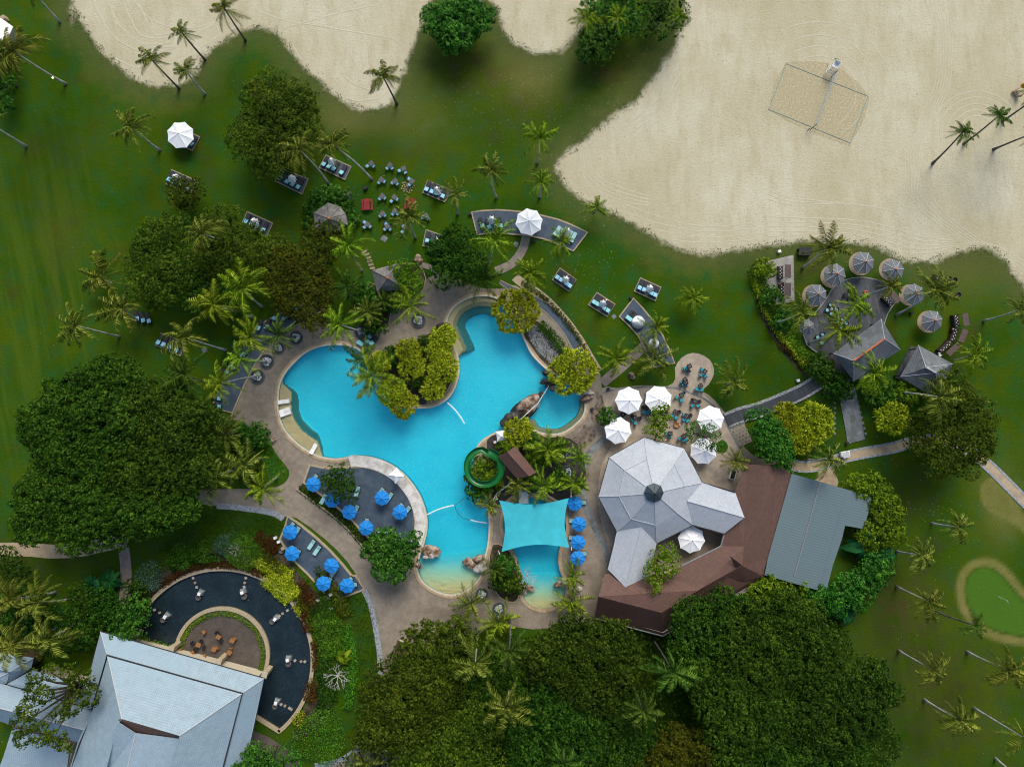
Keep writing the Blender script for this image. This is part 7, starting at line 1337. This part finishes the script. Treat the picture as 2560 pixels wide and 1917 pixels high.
# lane floats on the pool
def floats(f, pts, lab, rad=.11):
    p = smooth(WL(f, pts), 8, False); b = MB()
    for i in range(len(p)-1):
        a, c = Vector((*p[i], -.02)), Vector((*p[i+1], -.02)); b.tube([a, a.lerp(c, .85)], rad, 6)
    tag(b.build('float_rope', G['white_plastic']), lab, 'float rope', 'white float ropes across the pool')
floats('12', [(1650, 160), (1700, 205), (1755, 270), (1798, 342)], 'white float rope that starts at the peninsula tip'); floats('12', [(1480, 1125), (1560, 1085), (1640, 1060), (1708, 1045)], 'white float rope attached to the broad white ledge'); floats('12', [(1850, 1172), (1920, 1188), (1990, 1198)], 'white float rope attached to the right rim above the beach entry')
b = MB(); p = smooth(WL('12', [(1708, 1045), (1760, 1010), (1830, 950), (1900, 900)]), 5, False); b.tube([(x, y, -.04) for x, y in p], .035, 5); p = smooth(WL('12', [(1715, 1050), (1740, 1110), (1790, 1155), (1850, 1172)]), 5, False); b.tube([(x, y, -.04) for x, y in p], .05, 5); tag(b.build('float_rope', G['ridge_dark']), 'thin dark rope linking the white floats below the slide', 'float rope')
b = MB(); p = [(x, y, .9+.3*i*(3-i)) for i, (x, y) in enumerate(xy(WL('22', [(10, 370), (110, 265), (220, 165), (315, 15)])))]; b.tube([(p[0][0], p[0][1], .1)]+p+[(p[3][0], p[3][1], .1)], .06, 6); tag(b.build('handrail', G['white_metal']), 'white arched pipe over the boulder island in the pool lobe', 'pipe')
b = MB(); b.tube([W('12', 2045, 1000, .9), W('12', 2080, 940, .9), W('12', 2190, 860, .9)], .11, 6); tag(b.build('handrail', G['white_metal']), 'bent white pipe between slide exit and shade sail', 'pipe')
# volleyball court
def court():
    b = MB(); Cs = [W('30', 155, 552), W('30', 862, 832), W('30', 708, 1235), W('30', 5, 946)]
    for i in range(4): p, q = Cs[i-1].copy(), Cs[i].copy(); p.z = q.z = .04; b.tube([p, q], .03, 4)
    tag(b.build('court_line', G['cushion_teal']), 'thin teal boundary tape of the beach volleyball court', 'court line')
    A = W('30', 542, 672); B_ = W('30', 370, 1110); m = (A+B_)/2; t = thing('volleyball_net', 'volleyball net strung across the sand court', 'net', (m.x, m.y, 0)); d = (B_-A)/2; d.z = 0
    b = MB(); [b.tube([d*s_*1.04, d*s_*1.04+Vector((0, 0, 2.5))], .06, 8) for s_ in (-1, 1)]; b.build('post', G['wood_grey'], t)
    b = MB(); [b.tube([-d*1.04+Vector((0, 0, z)), d*1.04+Vector((0, 0, z))], .03 if z in (1.45, 2.4) else .012, 4) for z in (1.45, 1.65, 1.85, 2.05, 2.25, 2.4)]
    for i in range(41): p = -d+d*2*i/40; b.tube([p+Vector((0, 0, 1.45)), p+Vector((0, 0, 2.4))], .012, 3)
    b.build('netting', G['grey_canvas'], t)
court()
c = W('30', 560, 590, 1); t = thing('umpire_chair', 'tall white umpire chair at the end of the volleyball net', 'umpire chair', (c.x, c.y, 0), math.radians(-25)); b = MB()
for sx in (-1, 1):
    for sy in (-1, 1): b.tube([(sx*.8, sy*1.0-.2, 0), (sx*.4, sy*.45, 2.1)], .055, 6)
for z, k in ((.6, .7), (1.2, .58), (1.8, .46)):
    for sy in (-1, 1): b.tube([(-k, sy*(k+.2)-.1, z), (k, sy*(k+.2)-.1, z)], .045, 5)
    for sx in (-1, 1): b.tube([(sx*k, -(k+.2)-.1, z), (sx*k, (k+.2)-.1, z)], .045, 5)
b.build('frame', G['white_metal'], t); b = MB(); b.box((0, 0, 2.1), (.9, .9, .08)); b.build('seat', G['white_plastic'], t); MB().box((0, .45, 2.5), (.9, .07, .7)).build('backrest', G['white_plastic'], t)
b = MB(); [b.box((0, 1.0+.28*i, 2.0-.45*i), (.7, .2, .06)) for i in range(4)]; b.build('step', G['wood_grey'], t)
one('stake', MB().cyl((0, 0, 0), .06, 1.2, 8, .04), 'wood_dark', 'short dark stake in the sand below the court', 'stake', '30', 337, 1130)
# pond lanterns
def lantern():
    t = thing('stone_lantern', 'x', 'lantern'); MB().box((0, 0, .15), (1.15, 1.0, .9), taper=.55).build('plinth', G['concrete'], t); MB().box((0, -.1, .72), (.5, .5, .3), .2).build('lamp_box', G['white_plastic'], t, bev=.02)
    b = MB().lathe((0, -.95, 0), [(.42, -.3), (.46, .35), (.36, .38), (.33, .1), (0, .1)], 16); b.build('bowl', G['wood_grey'], t); return t
pl_ = lantern()
for i, (f, x, y, a, lab, sq) in enumerate([('03', 1725, 155, -25, 'lantern at the upper left of the dark pond', [(1665, 25), (1682, 66), (1696, 105)]), ('03', 2090, 145, 15, 'lantern at the top of the dark pond', [(2120, 25), (2110, 66), (2105, 102)]), ('03', 1430, 355, -40, 'lantern at the left end of the dark pond', [(1330, 300), (1376, 325)]), ('13', 170, 375, 130-180, 'lantern at the upper right of the dark pond', [(270, 305), (228, 332), (200, 352)]), ('13', 275, 725, -70+70, 'lantern at the right of the dark pond', [(335, 737), (387, 745), (420, 746)]), ('13', 175, 1095, -20, 'lantern at the lower right of the dark pond', [(215, 1115), (248, 1128), (287, 1147), (305, 1158)])]):
    t = pl_ if i == 0 else copy_tree(pl_); c = W(f, x, y, .4); t.location = (c.x, c.y, -.05); t.rotation_euler.z = math.radians(a); tag(t, lab, 'lantern', 'stone lanterns standing in the dark pond')
    for j, (sx, sy) in enumerate(sq): one('stepping_stone', MB().box((0, 0, -.1), (.4, .4, .28)), 'path' if j % 2 else 'rock_pale', 'step %s from the rim, %s' % (ORD(j, len(sq)), lab.replace('lantern', 'by the lantern')), 'paver', f, sx, sy, 0, 10*i+5*j, grp='square steps in the dark pond')
def garden_lantern(f, x, y, a, lab):
    c = W(f, x, y, .6); t = thing('garden_lantern', lab, 'lantern', (c.x, c.y, 0), math.radians(a)); MB().box((0, 0, .5), (.6, .6, 1.0), taper=.8).build('plinth', G['rock_pale'], t); MB().lathe((-.6, -.3, 0), [(.4, 0), (.5, .4), (.4, .42), (0, .2)], 16).build('bowl', G['wood_grey'], t)
garden_lantern('12', 235, 1415, 20, 'stone lantern with bowl beside the lower sun patio'); garden_lantern('13', 645, 165, 20, 'stone lantern with bowl in the step notch of the patio')
for f, x, y, lab in [('12', 165, 1325, 'white spotlight box left of the lower sun patio'), ('12', 195, 1360, 'small white box beside the bronze bush'), ('13', 530, 218, 'white box at the start of the green hedge'), ('13', 643, 290, 'white box in the grass gap between hedges'), ('13', 350, 235, 'pale box on the pond wall'), ('31', 98, 512, 'white box on the grass near the silvered deck'), ('12', 385, 890, 'black bin at the corner of the slate pool patio'), ('12', 695, 1115, 'black bin on the kerb by the hedge'), ('12', 920, 1340, 'black bin lower along the kerb'), ('22', 830, 42, 'black pot on the lawn edge above the terrace'), ('22', 690, 215, 'dark sign board on the deck right of the pool'), ('31', 1240, 1042, 'dark pot on the lawn below the shake umbrella'), ('31', 1650, 1530, 'dark spotlight beside the square pavilion'), ('21', 1028, 910, 'dark speaker box at the corner of the lower curved patio'), ('11', 1845, 185, 'dark speaker box at the left of the curved slate patio'), ('21', 190, 420, 'dark speaker box below the curved slate patio'), ('32', 685, 510, 'blue bin at the foot of the grey court'), ('32', 860, 60, 'small pale cabinet left of the leafy shrub'), ('31', 260, 1625, 'brown white box near the start of the boardwalk'), ('12', 2062, 500, 'pale desk below the small square canopy')]:
    dk = any(w in lab for w in ('black', 'dark', 'blue')); t = MB(); t.box((0, 0, .25), (.45, .4, .5), taper=.85); t.box((0, 0, .53), (.5, .45, .06)); one('utility_box' if 'bin' not in lab else 'litter_bin', t, 'wicker' if dk else 'white_plastic', lab, 'bin' if 'bin' in lab else 'box', f, x, y, .02, 20, .4)
one('round_pot', MB().lathe((0, 0, 0), [(.35, 0), (.45, .4), (.38, .42), (.3, .2), (0, .2)], 18), 'wicker', 'round black pot on the lawn right of the bar palm', 'pot', '31', 1632, 888)
# beach bar counters with awnings
def counter(x, y, a, L, lab, off=.75):
    c = W('31', x, y, .9); t = thing('bar_counter', lab, 'bar counter', (c.x, c.y, .02), math.radians(a), 'bar counters with taupe awnings'); MB().box((-off*.6, 0, .5), (.8, L, 1.0)).build('counter', G['wood_dark'], t, bev=.02)
    MB().box((off*.35, 0, 2.3), (1.0, L, .07), tilt=.0).build('awning', G['brown_canvas'], t); b = MB(); [b.tube([(off*.35+sx*.45, sy*L*.48, 0), (off*.35+sx*.45, sy*L*.48, 2.3)], .03, 6) for sx in (-1, 1) for sy in (-1, 1)]; b.build('post', G['black'], t)
    b = MB(); [b.cyl((-off*.6+(.15 if i % 2 else -.1), -L*.4+i*L*.13, 1.0), .08, .08, 8) for i in range(7)]; b.build('glassware', G['white_plastic'], t)
counter(1645, 1108, 8, 2.1, 'upper counter of the curved row right of the lone umbrella'); counter(1625, 1240, -22, 2.3, 'middle counter of the curved row'); counter(1545, 1350, -48, 2.6, 'lowest counter of the curved row by the square pavilion'); counter(1048, 925, 40, 2.0, 'counter at the right corner of the timber deck'); counter(130, 695, 0, 2.2, 'upper counter on the silvered timber deck'); counter(135, 850, 0, 2.2, 'lower counter on the silvered timber deck', .5)
for x, y, a, lab in ((1608, 1185, -8, 'upper white topped drinks trolley of the curved row'), (1555, 1305, -35, 'lower white topped drinks trolley of the curved row'), (1480, 1400, -50, 'drinks trolley at the end of the curved row')):
    c = W('31', x, y, .8); t = thing('drinks_trolley', lab, 'trolley', (c.x, c.y, 0), math.radians(a)); MB().box((0, 0, .45), (.9, .6, .9)).build('cabinet', G['wood_dark'], t); b = MB(); [b.cyl((-.3+.2*i, .1*(i % 2), .9), .09, .05, 8) for i in range(4)]; b.box((.1, -.15, .92), (.5, .2, .04)); b.build('tableware', G['white_plastic'], t)
c = W('31', 318, 515, .8); t = thing('storage_box', 'black covered storage box beside the sand edge palm', 'storage box', (c.x, c.y, 0), 0); MB().box((0, 0, .5), (2.1, 1.25, 1)).build('body', G['black'], t, bev=.05); MB().box((0, 0, 1.04), (2.2, 1.35, .08)).build('lid', G['wicker'], t, bev=.02)
c = W('20', 0, 0); c = W('10', 1890, -10, 2.5); t = thing('lifeguard_stand', 'dark wooden stand cut off by the top edge above the glossy tree', 'stand', (c.x, c.y, 0)); MB().box((0, .4, 2.6), (2.4, 2.0, .1)).build('roof', G['wood_grey'], t); b = MB(); [b.box((sx, .4+sy*.8, 1.3), (.12, .12, 2.6)) for sx in (-1, 1) for sy in (-1, 1)]; b.build('post', G['wood_dark'], t)
c = W('30', 2215, 735, 2); t = thing('orange_parasol', 'half closed orange parasol at the right edge of the sand', 'parasol', (c.x, c.y, 0)); MB().lathe((0, 0, 1.7), [(.5, 0), (.3, .5), (0, .8)], 12).build('canopy', M('orange_canvas', (.5, .25, .02), .1), t); MB().cyl((0, 0, 0), .04, 2.4, 8).build('pole', G['wood'], t)
c = W('30', 2145, 800, .5); t = thing('beach_chair', 'brown wooden beach chair under the orange parasol', 'chair', (c.x, c.y, 0), .7); MB().box((0, 0, .35), (.7, 1.3, .08)).build('seat', G['rock'], t); MB().box((0, -.75, .65), (.7, .08, .8), tilt=.5).build('backrest', G['rock'], t); b = MB(); [b.box((sx*.3, sy*.5, .17), (.06, .06, .34)) for sx in (-1, 1) for sy in (-1, 1)]; b.build('leg', G['wood'], t)
c = W('32', 670, 605, .8); t = thing('golf_cart', 'pale blue and white buggy parked on the sandstone path', 'buggy', (c.x, c.y, .03), math.radians(100)); MB().box((0, 0, .55), (1.0, 1.7, .5), taper=.9).build('body', G['white_plastic'], t, bev=.08); MB().box((0, .3, 1.6), (1.0, 1.1, .06)).build('roof', G['grey_canvas'], t, bev=.03); MB().box((0, -.1, .85), (.85, .4, .12)).build('seat', G['cushion_aqua'], t)
for sx in (-1, 1):
    for sy in (-1, 1): w = MB().cyl((0, 0, -.08), .22, .16, 12).build('wheel', G['black'], t); w.location = (sx*.5, sy*.6, .22); w.rotation_euler = (0, PI/2, 0)
b = MB(); [b.tube([(sx*.45, .3+sy*.5, .7), (sx*.45, .3+sy*.5, 1.6)], .025, 5) for sx in (-1, 1) for sy in (-1, 1)]; b.build('post', G['black'], t)
one('flagstick', MB().cyl((0, 0, 0), .025, 2.2, 8).box((.25, 0, 2.0), (.5, .02, .3)), 'white_metal', 'thin white flagstick on the golf green', 'flagstick', '33', 1985, 185, 0, -60)
one('water_jar', MB().lathe((0, 0, 0), [(.25, 0), (.4, .3), (.3, .6), (.2, .62), (0, .3)], 16), 'terracotta', 'terracotta jar under the palms by the timber deck', 'jar', '31', 830, 870, .2)
c = W('00', 455, 672, 4.2); t = tag(MB().lathe((0, 0, 0), [(0, -.12), (.12, -.05), (.14, .05), (0, .14)], 10).build('tree_lamp', None or G['skin']), 'lit orange lamp fixed to the trunk of the large left palm', 'lamp'); t.location = c
lm = NT('lit_lamp'); lm.b.inputs['Emission Color'].default_value = (1, .45, .1, 1); lm.b.inputs['Emission Strength'].default_value = 6; t.data.materials[0] = lm.m
# fallen leaves and blossoms on the grass
rg = np.random.default_rng(21); n = 1500; X = np.column_stack([rg.uniform(-88, 88, n), rg.uniform(-65, 65, n)]); cl = WL('v', [(1000, 180), (1350, 200), (1400, 60), (780, 480), (1250, 600), (1250, 480), (2000, 1100), (1150, 250)])
for i in range(900): c = cl[i % len(cl)]; X[i] = (c.x+rg.normal(0, 5), c.y+rg.normal(0, 4))
k = (np.minimum(np.minimum(sdist(X, sandA), sdist(X, sandB)), sdist(X, sandC)) > .8) & (sdist(X, deck) > .2); X = X[k]; Pn = np.column_stack([X, np.full(len(X), .03)]); D = unit(len(X), rg); D[:, 2] = .05; D /= np.linalg.norm(D, axis=1)[:, None]; Lf = rg.uniform(.08, .2, len(X))
V, F = quads(Pn, D, np.tile([0, 0, 1.], (len(X), 1)), Lf, Lf*.6); G['petal'] = M('pale_fallen_leaf', (.4, .38, .28), .4, 8, .9); tag(mesh_np('fallen_leaves', V, F, G['petal']), 'pale fallen leaves scattered over the lawns', 'leaves', kind='stuff')
# ---------------------------------------------------------------- people
def person(pose, mt, label, f, x, y, rz, z=0, suit='black', hairc='hair'):
    J = {'stand': dict(p=(0, 0, .95), c=(0, 0, 1.3), n=(0, .01, 1.5), h=(0, .02, 1.64), la=((.19, 0, 1.42), (.26, .03, 1.13), (.24, .16, .9)), ll=((.09, 0, .9), (.1, .03, .5), (.1, 0, .06), (.11, .14, .03))),
         'lie': dict(p=(0, 0, .14), c=(0, .36, .15), n=(0, .56, .16), h=(0, .71, .18), la=((.19, .47, .15), (.36, .66, .13), (.2, .85, .12)), ll=((.09, -.06, .13), (.12, -.48, .2), (.12, -.9, .1), (.13, -.98, .2))),
         'sit': dict(p=(0, 0, .5), c=(0, -.03, .82), n=(0, 0, 1.03), h=(0, .03, 1.18), la=((.19, -.02, .96), (.25, .1, .7), (.18, .34, .62)), ll=((.09, .05, .5), (.12, .48, .5), (.12, .5, .1), (.12, .64, .05)))}[pose]
    V = [J['p'], J['c'], J['n'], J['h']]; R = [.13, .135, .055, .09]; E = [(0, 1), (1, 2), (2, 3)]
    for s_ in (1, -1):
        k = len(V); m = lambda q: (q[0]*s_, q[1], q[2]); a = [m(q) for q in J['la']]; l = [m(q) for q in J['ll']]
        V += a; R += [.055, .042, .032]; E += [(1, k), (k, k+1), (k+1, k+2)]
        hd = Vector(a[2]); dd = (hd-Vector(a[1])).normalized(); sd = dd.orthogonal().normalized(); k2 = len(V); V.append(tuple(hd+dd*.07)); R.append(.03); E.append((k+2, k2))
        for j in range(4): V.append(tuple(hd+dd*(.14+.015*(j in (1, 2)))+sd*(.024*(j-1.5)))); R.append(.009); E.append((k2, len(V)-1))
        V.append(tuple(hd+dd*.06+sd*.06)); R.append(.01); E.append((k+2, len(V)-1))
        k = len(V); V += l; R += [.085, .058, .04, .035]; E += [(0, k), (k, k+1), (k+1, k+2), (k+2, k+3)]
    me = bpy.data.meshes.new('person'); me.from_pydata(V, E, []); me.materials.append(G['skin']); o = bpy.data.objects.new('person', me); put(o); md = o.modifiers.new('skin', 'SKIN')
    for i, v in enumerate(me.skin_vertices[0].data if me.skin_vertices else []): v.radius = (R[i], R[i]); v.use_root = (i == 0)
    sb_ = o.modifiers.new('sub', 'SUBSURF'); sb_.levels = 1; sb_.render_levels = 2
    c = W(f, x, y, .6); o.location = (c.x, c.y, z); o.rotation_euler.z = math.radians(rz); tag(o, label, 'person')
    hp = Vector(J['h']); hr = MB().lathe((0, 0, 0), [(0, .11), (.07, .095), (.105, .04), (.108, -.02), (.09, -.07)], 12).build('hair', G[hairc], o, sm=True); hr.location = hp+Vector((0, -.015, .03)); hr.rotation_euler = (-1.2, 0, 0) if pose == 'lie' else (0, 0, 0)
    a = Vector(J['p']); cc_ = Vector(J['c']); mb = MB(); mb.tube([a-(cc_-a)*.25, a, a.lerp(cc_, .5), cc_], [.15, .158, .145, .16] if mt else [.14, .158, .15, .01], 12); mb.build('clothing', G[suit], o, sm=True); return o
def add_skin(o):
    pass
_orig = bpy.data.meshes.new
person_args = [('lie', 1, 'person in red swimwear lying at the left of the beach entry', '12', 1390, 1575, 60, .1, 'red_wood'), ('sit', 1, 'person in blue sitting beside the left beach entry rocks', '12', 1415, 1580, 100, -.3, 'blue_canvas'), ('stand', 1, 'person in black standing by the left beach entry rocks', '12', 1425, 1550, 30, .05, 'black'),
    ('lie', 1, 'person with fair hair lying on the rim of the central lawn platform', '21', 828, 938, 60, .25, 'white_canvas'), ('stand', 1, 'person in black walking on the slate walkway', '21', 557, 1328, 200, .1, 'black'), ('stand', 1, 'person in white walking on the slate walkway', '21', 597, 1340, 200, .1, 'white_canvas'), ('stand', 1, 'person in white beside the restaurant roof edge', '22', 1318, 485, 30, .07, 'white_canvas'),
    ('sit', 1, 'person with pink top sitting in shade by the middle patio parasol', '12', 1118, 925, 140, .2, 'terracotta'), ('sit', 1, 'person in pink beside the lower patio tree', '12', 1082, 1275, 120, .2, 'terracotta'), ('sit', 1, 'person in red under the left lawn parasol', '00', 1655, 1215, 150, .2, 'red_wood'), ('sit', 1, 'person in pink at the lower counter of the silvered deck', '31', 118, 790, 90, .2, 'red_wood'), ('stand', 1, 'person in black beside the blue parasol near the patio tree', '12', 870, 1100, 90, .16, 'black')]
for q in person_args: person(*q[:8], suit=q[8], hairc='wood' if 'fair' in q[2] else 'hair')

# ---------------------------------------------------------------- camera, sky, sun
cam = bpy.data.cameras.new('camera'); co = bpy.data.objects.new('camera', cam); COL.objects.link(co); co.location = (0, 0, H); cam.sensor_width = 36; cam.lens = 36*H/(2560/S); cam.clip_start = 1; cam.clip_end = 5000; scene.camera = co
w = bpy.data.worlds.new('World'); scene.world = w; w.use_nodes = True; nt = w.node_tree; sky = nt.nodes.new('ShaderNodeTexSky'); sky.sky_type = 'NISHITA'; sky.sun_disc = False
EL, AZ = math.radians(42), math.radians(14)     # sun in the north, slightly east
sky.sun_elevation = EL; sky.sun_rotation = AZ; sky.air_density = 1.2; sky.dust_density = 2.5
nt.links.new(sky.outputs[0], nt.nodes['Background'].inputs[0]); nt.nodes['Background'].inputs[1].default_value = .11
sl = bpy.data.lights.new('sun', 'SUN'); sl.energy = 2.2; sl.angle = math.radians(32); sl.color = (1, .95, .86); so = bpy.data.objects.new('sun', sl); COL.objects.link(so)
d = Vector((math.sin(AZ)*math.cos(EL), math.cos(AZ)*math.cos(EL), math.sin(EL))); so.rotation_euler = d.to_track_quat('Z', 'Y').to_euler(); so.location = d*100
scene.view_settings.view_transform = 'Standard'; scene.view_settings.look = 'None'; scene.view_settings.exposure = .5; scene.view_settings.gamma = 1
scene.render.engine = 'CYCLES'; scene.cycles.transparent_max_bounces = 12; scene.cycles.filter_width = 1.05; scene.render.resolution_x = 1024; scene.render.resolution_y = 766
# check
seen = {}
for o in bpy.data.objects:
    if o.parent is None and 'label' in o:
        n = len(o['label'].split())
        if n < 4 or n > 16: print('LABEL LEN', n, o['label'])
        seen.setdefault(o['label'], []).append(o.name)
for k, v in seen.items():
    if len(v) > 1: print('DUP', k, v)
print('objects', len(bpy.data.objects))
